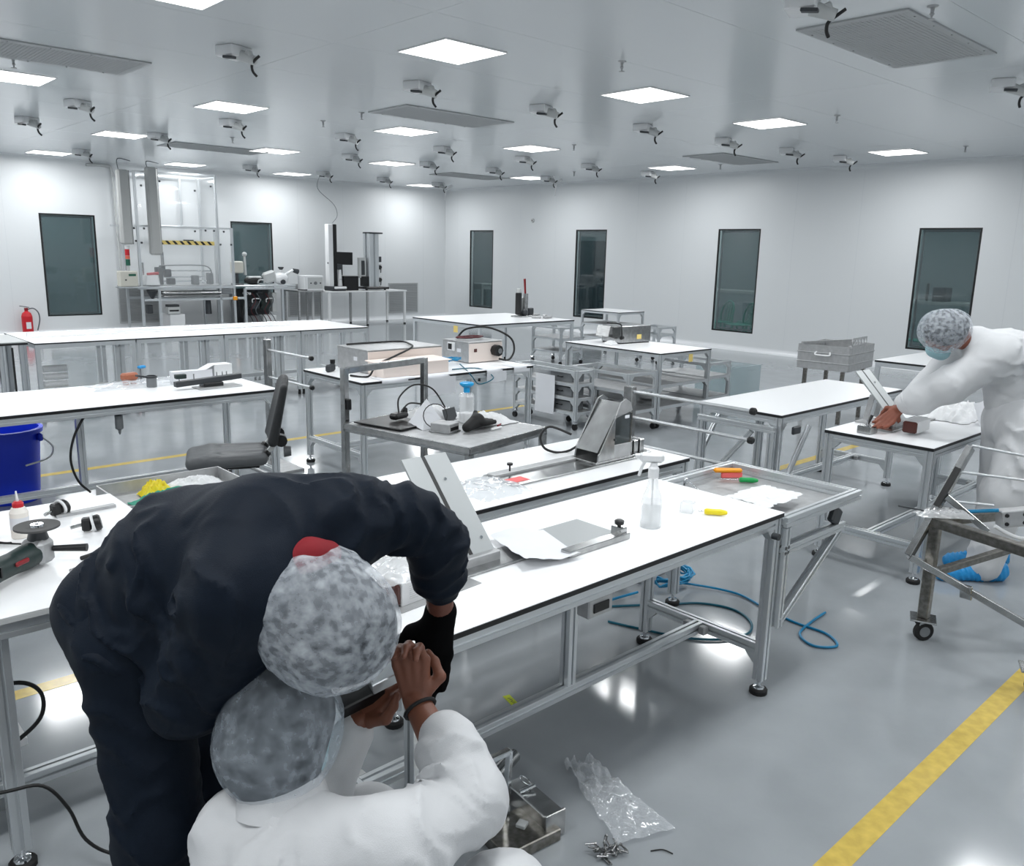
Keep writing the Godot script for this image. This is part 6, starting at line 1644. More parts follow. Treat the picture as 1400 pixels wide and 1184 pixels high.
func trolleys() -> void:
	# ---- steel push cart behind the second bench
	var t := thing("steel_cart", "stainless steel push cart with handle and clutter behind the second bench", "cart", Vector3(2.82, 0, -3.58), 0.2)
	var hx := 0.345
	var hz := 0.45
	part(t, "top", mb().box(Vector3(0, 0.735, 0), Vector3(hx * 2, 0.03, hz * 2), Basis(), 0.003), M.steel_matt)
	for s in [-1.0, 1.0]:
		part(t, "lip", mb().box(Vector3(s * (hx - 0.004), 0.73, 0), Vector3(0.008, 0.044, hz * 2), Basis(), 0.002), M.steel)
		part(t, "lip", mb().box(Vector3(0, 0.73, s * (hz - 0.004)), Vector3(hx * 2, 0.044, 0.008), Basis(), 0.002), M.steel)
		for z in [-1.0, 1.0]:
			var hgt := 1.06 if z < 0 else 0.72
			var lg := part(t, "leg", mb().box(Vector3(s * (hx - 0.018), (hgt + 0.1) / 2, z * (hz - 0.018 + (0.02 if z < 0 else 0.0))), Vector3(0.036, hgt - 0.1, 0.036), Basis(), 0.003), M.steel)
			caster(lg, Vector3(s * (hx - 0.018), 0.1, z * (hz - 0.018)))
	part(t, "handle", mb().box(Vector3(0, 1.045, -hz - 0.002), Vector3(hx * 2 - 0.07, 0.036, 0.036), Basis(), 0.004), M.steel)
	part(t, "lower_shelf", mb().box(Vector3(0, 0.25, 0), Vector3(hx * 2 - 0.04, 0.02, hz * 2 - 0.04), Basis(), 0.003), M.steel)
	part(t, "lever", mb().box(Vector3(-hx + 0.018, 0.86, -hz + 0.03), Vector3(0.02, 0.06, 0.03), Basis(), 0.005), M.black_plastic)
	var Y := 0.7508
	# clutter on the cart
	solo("black_plate", "thin black plate lying at the left corner of the steel cart", "plate", mb().box(Vector3(2.62, Y + 0.008, -3.78), Vector3(0.3, 0.008, 0.34), Basis(Vector3.UP, 0.25) * Basis(Vector3.FORWARD, 0.02), 0.001), M.black_plastic)
	var g := thing("suction_gripper", "black suction gripper with hoses on the black plate", "gripper", Vector3(2.66, Y + 0.015, -3.8), 0.3)
	part(g, "body", mb().box(Vector3(0, 0.025, 0), Vector3(0.12, 0.035, 0.06), Basis(), 0.012), M.black_plastic)
	part(g, "cup", mb().cyl(Vector3(0.05, 0.04, 0), Vector3(0.06, 0.06, 0), 0.02, 0.012), M.black_rubber)
	part(g, "hose", mb().tube(spline([Vector3(0.0, 0.04, 0), Vector3(0.03, 0.12, -0.02), Vector3(0.14, 0.18, 0.0), Vector3(0.24, 0.15, 0.06), Vector3(0.3, 0.02, 0.12)]), 0.005, 7), M.cable)
	part(g, "hose", mb().tube(spline([Vector3(0.02, 0.04, 0), Vector3(0.1, 0.08, 0.0), Vector3(0.2, 0.06, 0.04)]), 0.005, 7), M.cable)
	var bg := thing("white_bag", "white triangular paper bag standing on the steel cart", "bag", Vector3(2.72, Y, -3.62), 0.2)
	var bm := mb()
	var ap := Vector3(0.02, 0.15, -0.02)
	var bs := [Vector3(-0.1, 0.0, 0.06), Vector3(0.08, 0.0, 0.07), Vector3(0.12, 0.02, -0.08), Vector3(-0.05, 0.02, -0.09)]
	for i in 4:
		bm.flat(bs[i], bs[(i + 1) % 4], ap, (bs[i] + bs[(i + 1) % 4]) * 0.5 + Vector3(0, 0.05, 0))
	bm.flat(bs[0], bs[1], bs[2], Vector3.DOWN)
	bm.flat(bs[0], bs[2], bs[3], Vector3.DOWN)
	part(bg, "bag", bm, M.paper)
	solo("thin_wire", "thin black cord loop in front of the white paper bag", "cord", mb().tube(ring_path(Vector3(2.71, Y + 0.075, -3.53), 0.065, Vector3(-0.5, 0.3, 0.8)), 0.003, 6), M.cable)
	var sw := thing("metal_switch_box", "small grey metal box with dark slot at the front of the cart", "switch box", Vector3(2.72, Y, -3.46), 0.35)
	part(sw, "case", mb().box(Vector3(0, 0.025, 0), Vector3(0.1, 0.05, 0.12), Basis(), 0.003), M.steel_matt)
	part(sw, "slot", mb().box(Vector3(0, 0.022, 0.061), Vector3(0.075, 0.018, 0.003)), M.black_plastic)
	part(sw, "side_button", mb().cyl(Vector3(0.05, 0.02, 0.02), Vector3(0.06, 0.02, 0.02), 0.012), M.white_plastic)
	part(sw, "base", mb().box(Vector3(0, 0.003, 0.0), Vector3(0.115, 0.006, 0.135), Basis(), 0.002), M.steel)
	var hb := []
	for i in 4:
		hb.append([Vector3(0.0 + i * 0.0, 0.03, -0.03 + i * 0.02), Vector3(0.1 - absf(i - 1.5) * 0.012, 0.02, -0.035 + i * 0.022), 0.016, 0.011])
	hb.append([Vector3(-0.08, 0.02, 0), Vector3(0, 0.035, 0), 0.022, 0.035])
	hb.append([Vector3(-0.02, 0.045, 0.0), Vector3(0.03, 0.06, -0.03), 0.018, 0.012])
	var hb2 := []
	for q in hb:
		hb2.append([q[0] * 1.35, q[1] * 1.35, q[2] * 1.15, q[3] * 1.15])
	solo("black_glove", "black work glove lying on the steel cart beside the clear bottle", "glove", sdf(hb2, 0.006, 0.012), M.black_rubber, "", Vector3(2.9, Y, -3.4)).rotation.y = 0.3
	var cbt := thing("clear_bottle", "clear plastic bottle with bright blue cap on the steel cart", "bottle", Vector3(2.97, Y, -3.58))
	part(cbt, "bottle", mb().lathe([Vector2(0, 0), Vector2(0.042, 0), Vector2(0.044, 0.008), Vector2(0.044, 0.15), Vector2(0.036, 0.165), Vector2(0.018, 0.172), Vector2(0.016, 0.185)], Vector3.ZERO, 24), M.frosted_plastic)
	part(cbt, "cap", mb().lathe([Vector2(0.018, 0.172), Vector2(0.018, 0.2), Vector2(0.03, 0.206), Vector2(0.04, 0.216), Vector2(0.04, 0.226), Vector2(0.03, 0.23), Vector2(0, 0.23)], Vector3.ZERO, 18), M.blue_cap)
	part(cbt, "contents", mb().lathe([Vector2(0, 0.003), Vector2(0.04, 0.003), Vector2(0.04, 0.055), Vector2(0, 0.06)], Vector3.ZERO, 18), M.tissue)
	heap("tissue_pile", "white crumpled tissues at the right side of the steel cart", "tissue", Vector3(3.07, Y, -3.53), Vector3(0.13, 0.06, 0.13), 51, M.tissue)
	heap("tissue_pile", "white tissue heap at the back of the steel cart", "tissue", Vector3(2.9, Y, -3.8), Vector3(0.16, 0.08, 0.12), 52, M.tissue)
	solo("grey_card", "dark grey card leaning behind the clear bottle on the cart", "card", mb().box(Vector3(2.93, Y + 0.035, -3.68), Vector3(0.12, 0.07, 0.004), Basis(Vector3.UP, 0.3) * Basis(Vector3.RIGHT, -0.35)), M.dark_grey)
	solo("red_pen", "red pen lying on the steel cart near its right edge", "pen", mb().cyl(Vector3(3.03, Y + 0.006, -3.38), Vector3(3.13, Y + 0.006, -3.43), 0.005, 0.005, 8), M.dark_red)
	solo("white_marker", "white marker lying in front of the black glove on the cart", "marker", mb().cyl(Vector3(2.93, Y + 0.008, -3.32), Vector3(3.01, Y + 0.008, -3.33), 0.007, 0.007, 8), M.white_plastic)
	solo("grey_knife", "grey utility knife at the right edge of the steel cart", "knife", mb().box(Vector3(3.14, Y + 0.006, -3.44), Vector3(0.12, 0.01, 0.02), Basis(Vector3.UP, -0.2), 0.003), M.mid_grey)

	# ---- steel frame trolley at the right edge
	var r := thing("frame_trolley", "square-tube steel trolley on casters at the right edge", "trolley", Vector3.ZERO)
	var S: Material = M.steel_dark
	var l1 := part(r, "leg", mb().bar(Vector3(3.83, 0.105, -1.32), Vector3(3.83, 0.585, -1.32), 0.045, 0.045, Vector3.RIGHT, 0.004), S)
	part(l1, "caster_plate", mb().box(Vector3(3.83, 0.1, -1.32), Vector3(0.11, 0.008, 0.11), Basis(Vector3.UP, 0.4), 0.002), M.steel)
	caster(l1, Vector3(3.83, 0.096, -1.32))
	var l2 := part(r, "leg", mb().bar(Vector3(3.68, 0.105, -0.82), Vector3(3.68, 0.545, -0.82), 0.045, 0.045, Vector3.RIGHT, 0.004), S)
	part(l2, "caster_plate", mb().box(Vector3(3.68, 0.1, -0.82), Vector3(0.11, 0.008, 0.11), Basis(Vector3.UP, 0.4), 0.002), M.steel)
	caster(l2, Vector3(3.68, 0.096, -0.82))
	var l3 := part(r, "leg", mb().bar(Vector3(4.6, 0.105, -1.02), Vector3(4.6, 0.56, -1.02), 0.045, 0.045, Vector3.RIGHT, 0.004), S)
	caster(l3, Vector3(4.6, 0.096, -1.02))
	part(r, "top_beam", mb().bar(Vector3(3.83, 0.565, -1.345), Vector3(3.68, 0.565, -0.8), 0.045, 0.045, Vector3.UP, 0.004), S)
	part(r, "top_beam", mb().bar(Vector3(3.86, 0.565, -1.32), Vector3(4.62, 0.54, -1.02), 0.045, 0.045, Vector3.UP, 0.004), S)
	part(r, "brace", mb().bar(Vector3(3.85, 0.32, -1.31), Vector3(4.58, 0.42, -1.02), 0.032, 0.032, Vector3.UP, 0.003), S)
	# slanted rod carrier leaning on it
	var A := Vector3(3.98, 0.895, -1.27)
	var Bp := Vector3(3.74, 0.405, -1.385)
	part(r, "slanted_post", mb().bar(A, Bp, 0.045, 0.03, Vector3(0, 0, 1), 0.003), M.steel)
	part(r, "slot_bar", mb().bar(A.lerp(Bp, 0.2) + Vector3(-0.022, 0.01, 0.006), A.lerp(Bp, 0.55) + Vector3(-0.022, 0.01, 0.006), 0.012, 0.026, Vector3(0, 0, 1)), M.black_plastic)
	part(r, "low_bar", mb().bar(Bp, Vector3(4.07, 0.12, -0.96), 0.04, 0.03, Vector3.UP, 0.003), M.steel)
	part(r, "cross_arm", mb().bar(Vector3(3.875, 0.68, -1.315), Vector3(3.99, 0.53, -1.16), 0.04, 0.028, Vector3.UP, 0.003), M.steel)
	part(r, "clip", mb().box(Vector3(3.9, 0.255, -1.18), Vector3(0.016, 0.07, 0.05), Basis(Vector3.FORWARD, -0.3), 0.002), M.steel)
	for q in [[Vector3(3.99, 0.9, -1.27), Vector3(4.5, 0.78, -0.78)], [Vector3(3.93, 0.785, -1.29), Vector3(4.5, 0.7, -0.75)], [Vector3(3.89, 0.655, -1.29), Vector3(4.03, 0.64, -1.16)]]:
		part(r, "rod", mb().cyl(q[0], q[1], 0.006, 0.006, 8), M.rod_steel)
	var bl := part(r, "valve_block", mb().box(Vector3(4.1, 0.59, -1.09), Vector3(0.14, 0.075, 0.06), Basis(Vector3.UP, -0.75) * Basis(Vector3.FORWARD, -0.12), 0.004), M.steel_matt)
	for q in [[-0.05, 0.02], [-0.05, -0.02], [0.03, 0.018], [0.03, -0.02]]:
		var Bk := Basis(Vector3.UP, -0.75) * Basis(Vector3.FORWARD, -0.12)
		part(bl, "bolt", mb().cyl(Vector3(4.1, 0.59, -1.09) + Bk * Vector3(q[0], q[1], 0.03), Vector3(4.1, 0.59, -1.09) + Bk * Vector3(q[0], q[1], 0.036), 0.01, 0.008, 8), M.black_plastic)
	part(r, "hose", mb().tube(spline([Vector3(4.02, 0.55, -1.14), Vector3(4.1, 0.5, -1.05), Vector3(4.2, 0.53, -0.95), Vector3(4.4, 0.56, -0.8)]), 0.009, 7), M.white_plastic)
	part(r, "hose", mb().tube(spline([Vector3(3.93, 0.6, -1.28), Vector3(4.0, 0.61, -1.2), Vector3(4.04, 0.62, -1.14)]), 0.009, 7), M.hose_blue)
	heap("bubble_wrap", "strip of clear bubble wrap over the corner of the steel trolley", "bubble wrap", Vector3(3.86, 0.588, -1.3), Vector3(0.12, 0.045, 0.04), 61, M.frosted_plastic, "", -0.8)
	solo("thin_rod", "thin dark rod sticking out left of the trolley corner", "rod", mb().cyl(Vector3(3.72, 0.628, -1.449), Vector3(3.84, 0.6, -1.34), 0.004, 0.004, 6), M.dark_grey)

# ------------------------------------------------------------------ smooth bodies: capsules joined by a smooth minimum, meshed as surface nets
# bones: [a, b, ra, rb, (squash axis scale optional)]; disp(p) -> extra distance
func sdf(bones: Array, cell: float, k: float, disp = null, cut = null) -> MB:
	var out := mb()
	var NB := 8
	var bs := cell * NB
	var A := PackedVector3Array()
	var D := PackedVector3Array()
	var IL := PackedFloat32Array()
	var RA := PackedFloat32Array()
	var RB := PackedFloat32Array()
	var blocks := {}
	for b in bones:
		var a: Vector3 = b[0]
		var d: Vector3 = b[1] - b[0]
		A.append(a); D.append(d)
		IL.append(1.0 / maxf(d.length_squared(), 1e-9))
		RA.append(b[2]); RB.append(b[3])
		var rm := maxf(b[2], b[3]) + k + cell * 2.0
		var lo := a.min(b[1]) - Vector3.ONE * rm
		var hi := a.max(b[1]) + Vector3.ONE * rm
		for i in range(floori(lo.x / bs), floori(hi.x / bs) + 1):
			for j in range(floori(lo.y / bs), floori(hi.y / bs) + 1):
				for l in range(floori(lo.z / bs), floori(hi.z / bs) + 1):
					blocks[Vector3i(i, j, l)] = true
	var half := bs * 0.8661
	var vid := {}
	var V := PackedVector3Array()
	var edges := []
	var nb := bones.size()
	var has_d: bool = disp != null
	var has_c: bool = cut != null
	var S := NB + 1
	var val := PackedFloat32Array()
	val.resize(S * S * S)
	for bk in blocks:
		var org := Vector3(bk) * bs
		var ctr := org + Vector3.ONE * bs * 0.5
		var near := PackedInt32Array()
		var dm := 1e9
		for i in nb:
			var pa := ctr - A[i]
			var h := clampf(pa.dot(D[i]) * IL[i], 0.0, 1.0)
			var dd := (pa - D[i] * h).length() - lerpf(RA[i], RB[i], h)
			dm = minf(dm, dd)
			if dd < half + k * 2.0:
				near.append(i)
		if dm > half + k * 1.5 or near.is_empty() or dm < -half - 0.045:
			continue
		var idx := 0
		var any_in := false
		var any_out := false
		for i in S:
			for j in S:
				for l in S:
					var p := org + Vector3(i, j, l) * cell
					var d := 1e3
					for q in near:
						var pa := p - A[q]
						var h := clampf(pa.dot(D[q]) * IL[q], 0.0, 1.0)
						var e := (pa - D[q] * h).length() - (RA[q] + (RB[q] - RA[q]) * h)
						var hh := maxf(k - absf(d - e), 0.0)
						d = minf(d, e) - hh * hh / (4.0 * k)
					if has_d and absf(d) < cell * 4.0:
						d += disp.call(p)
					if has_c:
						d = maxf(d, cut.call(p))
					val[idx] = d
					if d < 0.0: any_in = true
					else: any_out = true
					idx += 1
		if not (any_in and any_out):
			continue
		var base := Vector3i(bk) * NB
		for i in NB:
			for j in NB:
				for l in NB:
					var o := (i * S + j) * S + l
					var c0 := val[o]
					var sm := Vector3.ZERO
					var cn := 0
					# twelve edges
					var v := [c0, val[o + S * S], val[o + S], val[o + S * S + S], val[o + 1], val[o + S * S + 1], val[o + S + 1], val[o + S * S + S + 1]]
					var mask := 0
					for q in 8:
						if v[q] < 0.0: mask |= 1 << q
					if mask == 0 or mask == 255:
						continue
					for e in [[0, 1], [2, 3], [4, 5], [6, 7], [0, 2], [1, 3], [4, 6], [5, 7], [0, 4], [1, 5], [2, 6], [3, 7]]:
						var va: float = v[e[0]]
						var vb: float = v[e[1]]
						if (va < 0.0) != (vb < 0.0):
							var t := va / (va - vb)
							var pa := Vector3(e[0] & 1, (e[0] >> 1) & 1, (e[0] >> 2) & 1)
							var pb := Vector3(e[1] & 1, (e[1] >> 1) & 1, (e[1] >> 2) & 1)
							sm += pa.lerp(pb, t)
							cn += 1
					vid[base + Vector3i(i, j, l)] = V.size()
					V.append(org + (Vector3(i, j, l) + sm / cn) * cell)
					var g := base + Vector3i(i, j, l)
					var inn := c0 < 0.0
					if inn != (v[1] < 0.0): edges.append([g, 0, inn])
					if inn != (v[2] < 0.0): edges.append([g, 1, inn])
					if inn != (v[4] < 0.0): edges.append([g, 2, inn])
	var T := PackedInt32Array()
	for e in edges:
		var g: Vector3i = e[0]
		var u := Vector3i.ZERO
		var w := Vector3i.ZERO
		if e[1] == 0:
			u = Vector3i(0, 1, 0); w = Vector3i(0, 0, 1)
		elif e[1] == 1:
			u = Vector3i(0, 0, 1); w = Vector3i(1, 0, 0)
		else:
			u = Vector3i(1, 0, 0); w = Vector3i(0, 1, 0)
		var a: int = vid.get(g - u - w, -1)
		var b: int = vid.get(g - w, -1)
		var c: int = vid.get(g, -1)
		var d: int = vid.get(g - u, -1)
		if a < 0 or b < 0 or c < 0 or d < 0:
			continue
		if e[2]:
			T.append_array(PackedInt32Array([a, b, c, a, c, d]))
		else:
			T.append_array(PackedInt32Array([a, c, b, a, d, c]))
	var N := PackedVector3Array()
	N.resize(V.size())
	for i in range(0, T.size(), 3):
		var fn := (V[T[i + 1]] - V[T[i]]).cross(V[T[i + 2]] - V[T[i]])
		for q in 3:
			N[T[i + q]] += fn
	for i in N.size():
		N[i] = N[i].normalized()
	out.v.resize(T.size())
	out.n.resize(T.size())
	for i in range(0, T.size(), 3):
		for q in 3:
			var s: int = T[i + [0, 2, 1][q]]
			out.v[i + q] = V[s]
			out.n[i + q] = N[s]
	return out

func join(a: MB, b: MB) -> MB:
	a.v.append_array(b.v)
	a.n.append_array(b.n)
	return a

# ------------------------------------------------------------------ people
func hand_bones(wrist: Vector3, fwd: Vector3, back: Vector3, thumb: float, curl: Array, sc := 1.0, tcurl := 0.5) -> Array:
	var f := fwd.normalized()
	var nb := (back - f * back.dot(f)).normalized()
	var ac := nb.cross(f) * thumb      # towards the thumb
	var out := []
	for i in 4:
		var off := (0.031 - 0.0205 * i) * sc
		var kn := wrist + f * (0.09 - 0.004 * absf(i - 1.0)) * sc + ac * off + nb * (0.004 - 0.003 * absf(i - 1.5)) * sc
		out.append([wrist + f * 0.012 * sc + ac * off * 0.55, kn, 0.0135 * sc, 0.0115 * sc])
		var L: float = [0.043, 0.048, 0.045, 0.035][i] * sc
		var d := f
		var p := kn
		for j in 3:
			d = d.rotated(ac.normalized(), -curl[i] * [0.75, 1.0, 0.6][j] * thumb)
			var q: Vector3 = p + d * L * [1.0, 0.62, 0.5][j]
			out.append([p, q, [0.0098, 0.0088, 0.008][j] * sc, [0.0088, 0.008, 0.0066][j] * sc])
			p = q
	var t0 := wrist + f * 0.02 * sc + ac * 0.022 * sc - nb * 0.004
	var t1 := t0 + (f * 0.55 + ac * 0.75 - nb * 0.2).normalized() * 0.042 * sc
	var t2 := t1 + (f * 0.9 + ac * (0.6 - tcurl) - nb * 0.35).normalized() * 0.034 * sc
	var t3 := t2 + (f * 0.95 + ac * (0.25 - tcurl) - nb * 0.4).normalized() * 0.026 * sc
	out.append([t0, t1, 0.015 * sc, 0.012 * sc])
	out.append([t1, t2, 0.0115 * sc, 0.01 * sc])
	out.append([t2, t3, 0.0098 * sc, 0.0078 * sc])
	return out

func head_bones(c: Vector3, face: Vector3, up: Vector3) -> Array:
	var f := face.normalized()
	var u := (up - f * up.dot(f)).normalized()
	var r := f.cross(u)
	var X := Basis(r, u, f)
	var o := [
		[(c + X * Vector3(0, 0.028, -0.028)), (c + X * Vector3(0, 0.03, 0.012)), 0.082, 0.078],
		[(c + X * Vector3(0, -0.005, 0.02)), (c + X * Vector3(0, -0.05, 0.03)), 0.068, 0.055],
		[(c + X * Vector3(0, -0.07, 0.045)), (c + X * Vector3(0, -0.095, 0.06)), 0.042, 0.026],
		[(c + X * Vector3(-0.03, -0.03, 0.055)), (c + X * Vector3(0.03, -0.03, 0.055)), 0.03, 0.03],
		[(c + X * Vector3(0, 0.005, 0.085)), (c + X * Vector3(0, -0.032, 0.108)), 0.01, 0.014],
		[(c + X * Vector3(-0.014, -0.036, 0.096)), (c + X * Vector3(0.014, -0.036, 0.096)), 0.009, 0.009],
		[(c + X * Vector3(-0.03, 0.018, 0.075)), (c + X * Vector3(0.03, 0.018, 0.075)), 0.015, 0.015],
		[(c + X * Vector3(-0.02, -0.068, 0.083)), (c + X * Vector3(0.02, -0.068, 0.083)), 0.008, 0.008],
		[(c + X * Vector3(-0.018, -0.08, 0.081)), (c + X * Vector3(0.018, -0.08, 0.081)), 0.008, 0.008],
	]
	for s in [-1.0, 1.0]:
		o.append([(c + X * Vector3(s * 0.074, 0.012, -0.002)), (c + X * Vector3(s * 0.078, -0.022, 0.002)), 0.013, 0.009])
	return o

func folds(sd: int, amp: float, centres := [], an := Vector3.ONE) -> Callable:
	# soft sag of the cloth, plus creases: [centre, reach, direction across the creases, creases per metre, depth]
	var f := FastNoiseLite.new()
	f.seed = sd
	f.noise_type = FastNoiseLite.TYPE_SIMPLEX_SMOOTH
	f.fractal_octaves = 2
	f.frequency = 0.045
	var w := FastNoiseLite.new()
	w.seed = sd + 9
	w.frequency = 0.06
	w.fractal_octaves = 2
	return func(p: Vector3) -> float:
		var q := p * 100.0 * an
		var d := f.get_noise_3d(q.x, q.y, q.z) * amp
		if not centres.is_empty():
			var wp := w.get_noise_3d(q.x, q.y, q.z)
			for c in centres:
				var e: Vector3 = p - c[0]
				var g := exp(-e.length_squared() / (c[1] * c[1]))
				if g > 0.03:
					var sn := absf(sin((e.dot(c[2]) * c[3] + wp * 0.9) * PI))
					d -= c[4] * g * (pow(1.0 - sn, 1.6) - 0.25)
		return d

func cap_mesh(bones: Array, sd: int, amp: float) -> MB:
	var f := FastNoiseLite.new()
	f.seed = sd
	f.fractal_type = FastNoiseLite.FRACTAL_RIDGED
	f.fractal_octaves = 3
	f.frequency = 0.07
	var g := FastNoiseLite.new()
	g.seed = sd + 3
	g.frequency = 0.05
	return sdf(bones, 0.005, 0.05, func(p: Vector3) -> float:
		return -(f.get_noise_3d(p.x * 100.0, p.y * 100.0, p.z * 100.0) * amp + g.get_noise_3d(p.x * 100.0, p.y * 100.0, p.z * 100.0) * amp * 1.6))

func person(label: String, at: Vector3) -> Node3D:
	return thing("person", label, "person", at)

func people() -> void:
	navy_worker()
	squatting_worker()
	right_worker()

func navy_worker() -> void:
	var t := person("worker in dark navy clothes and white hair cap, bent over the front bench", Vector3.ZERO)
	var pel := Vector3(0.542, 0.925, -1.781)
	var hipN := Vector3(0.523, 0.89, -1.703)
	var hipF := Vector3(0.61, 0.85, -1.829)
	var bel := Vector3(0.628, 1.03, -1.649)
	var che := Vector3(0.702, 1.125, -1.441)
	var ub := Vector3(0.806, 1.165, -1.385)
	var nek := Vector3(0.723, 1.105, -1.347)
	var hed := Vector3(0.727, 1.032, -1.265)
	var shN := Vector3(0.621, 1.09, -1.368)
	var elN := Vector3(0.562, 0.838, -1.513)
	var wrN := Vector3(0.88, 0.75, -1.60)
	var shF := Vector3(0.847, 1.18, -1.377)
	var miF := Vector3(0.957, 1.162, -1.352)
	var elF := Vector3(1.034, 1.09, -1.343)
	var cuF := Vector3(1.092, 0.94, -1.4)
	var wrF := Vector3(1.109, 0.881, -1.423)
	var knN := Vector3(0.52, 0.5, -1.63)
	var knF := Vector3(0.683, 0.47, -1.75)
	var anN := Vector3(0.5, 0.09, -1.66)
	var anF := Vector3(0.66, 0.09, -1.82)
	var face := Vector3(0.25, -0.8, 0.2)
	var up := Vector3(0.35, -0.35, 0.75)
	var bb := [[pel, bel, 0.12, 0.11], [bel, che, 0.11, 0.12], [shN, shF, 0.06, 0.06], [che, nek, 0.08, 0.058], [nek, hed, 0.05, 0.05],
		[hipN, knN, 0.08, 0.055], [hipF, knF, 0.08, 0.055], [knN, anN, 0.052, 0.04], [knF, anF, 0.052, 0.04], [pel, hipN, 0.1, 0.085], [pel, hipF, 0.1, 0.085],
		[shN, elN, 0.05, 0.042], [elN, wrN, 0.04, 0.03], [shF, elF, 0.05, 0.042], [elF, wrF, 0.04, 0.03]]
	var body := sdf(bb, 0.015, 0.03)
	var hb := []
	for q in head_bones(hed, face, up):
		hb.append([hed + (q[0] - hed) * 0.85, hed + (q[1] - hed) * 0.85, q[2] * 0.85, q[3] * 0.85])
	join(body, sdf(hb, 0.006, 0.018))
	var hF := hand_bones(wrF + Vector3(-0.004, -0.012, 0), Vector3(-0.16, -0.95, -0.05), Vector3(-0.5, 0.25, 0.8), -1.0, [0.22, 0.18, 0.2, 0.26], 1.04, 0.1)
	join(body, sdf(hF + [[elF.lerp(wrF, 0.6), wrF, 0.032, 0.029]], 0.0045, 0.008))
	var hN := hand_bones(wrN, Vector3(0.8, -0.1, 0.1), Vector3(0.1, 1, 0), 1.0, [0.5, 0.5, 0.5, 0.5])
	join(body, sdf(hN, 0.0045, 0.008))
	part(t, "body", body, M.skin_navy)
	# clothes
	var cb := [[pel + Vector3(0.01, 0, 0.008), bel, 0.134, 0.17], [bel, che, 0.17, 0.145], [che, ub, 0.135, 0.095], [ub, shF, 0.095, 0.08],
		[pel, hipN, 0.135, 0.12], [pel, hipF, 0.135, 0.12], [bel + Vector3(-0.02, -0.09, 0.04), che + Vector3(-0.03, -0.1, 0.0), 0.12, 0.11],
		[che, shN, 0.13, 0.11], [shN, elN, 0.108, 0.082], [elN, wrN, 0.075, 0.05],
		[shF, miF, 0.07, 0.064], [miF, elF, 0.064, 0.061], [elF, elF.lerp(cuF, 0.6), 0.061, 0.054], [elF.lerp(cuF, 0.6), cuF, 0.056, 0.034]]
	var ua := (elF - shF).normalized()
	var fa := (cuF - elF).normalized()
	var cc := [[miF, 0.09, ua + Vector3(0, 0.25, 0), 16.0, 0.026], [elF, 0.075, (ua + fa).normalized(), 18.0, 0.024], [elF.lerp(cuF, 0.6), 0.06, fa + Vector3(0.3, 0, 0), 16.0, 0.02],
		[shF, 0.09, ua, 14.0, 0.024], [ub + Vector3(-0.03, 0.06, 0.05), 0.1, Vector3(0.8, 0, -0.5), 12.0, 0.02],
		[pel + Vector3(-0.02, 0.06, 0.1), 0.16, Vector3(0.3, 0.8, 0.5).normalized(), 9.0, 0.024], [bel + Vector3(-0.1, -0.02, 0.08), 0.2, Vector3(0.75, -0.1, 0.6).normalized(), 6.0, 0.018],
		[elN + Vector3(-0.05, 0.08, 0.03), 0.13, Vector3(0.2, 0.9, 0.3).normalized(), 9.0, 0.02], [shN + Vector3(-0.06, 0, 0.03), 0.14, Vector3(0.9, 0.2, 0.3).normalized(), 7.0, 0.016]]
	part(t, "jacket", sdf(cb, 0.0085, 0.036, folds(11, 0.006, cc)), M.navy_cloth)
	var tb := [[pel, hipN, 0.14, 0.118], [pel, hipF, 0.14, 0.118], [hipN, knN, 0.112, 0.088], [hipF, knF, 0.112, 0.088], [knN, anN, 0.088, 0.075], [knF, anF, 0.088, 0.075]]
	var tc := [[hipN + Vector3(-0.05, -0.08, 0), 0.16, Vector3(0.2, 0.95, 0.2).normalized(), 11.0, 0.014], [knN, 0.2, Vector3(0.1, 1, 0.3).normalized(), 10.0, 0.012], [knF, 0.2, Vector3(0.1, 1, 0.3).normalized(), 10.0, 0.012]]
	part(t, "trousers", sdf(tb, 0.0105, 0.035, folds(13, 0.006, tc)), M.navy_cloth)
	for q in [anN, anF]:
		part(t, "shoe", sdf([[q + Vector3(-0.04, -0.055, -0.03), q + Vector3(0.14, -0.06, 0.12), 0.036, 0.03], [q + Vector3(0, -0.03, 0), q + Vector3(0.05, -0.04, 0.04), 0.045, 0.04]], 0.009, 0.03), M.black_rubber)
	# red shirt collar showing at the nape
	part(t, "collar", sdf([[Vector3(0.668, 1.142, -1.305), Vector3(0.705, 1.154, -1.288), 0.028, 0.032], [Vector3(0.705, 1.154, -1.288), Vector3(0.742, 1.15, -1.29), 0.032, 0.026]], 0.006, 0.02), M.collar_red, "red shirt collar")
	var gl := []
	for q in hF:
		gl.append([q[0], q[1], q[2] + 0.0035, q[3] + 0.0035])
	var hd := Vector3(-0.16, -0.95, -0.05).normalized()
	gl.append([wrF + hd * 0.01, wrF + hd * 0.07, 0.034, 0.036])
	gl.append([wrF - hd * 0.004, wrF + hd * 0.01, 0.037, 0.034])
	part(t, "glove", sdf(gl, 0.004, 0.012), M.glove_black)
	part(t, "hair", sdf([[hed + Vector3(0.0, 0.01, -0.01), hed + Vector3(0.012, -0.012, 0.02), 0.104, 0.104]], 0.009, 0.02), M.hair)
	part(t, "hair_cap", cap_mesh([[hed + Vector3(-0.01, 0.01, -0.015), hed + Vector3(0.006, -0.01, 0.008), 0.114, 0.116], [hed, hed + Vector3(-0.075, 0.045, -0.03), 0.08, 0.05], [hed, hed + Vector3(-0.01, 0.05, -0.04), 0.1, 0.085]], 101, 0.0055), M.cap_web_dense)

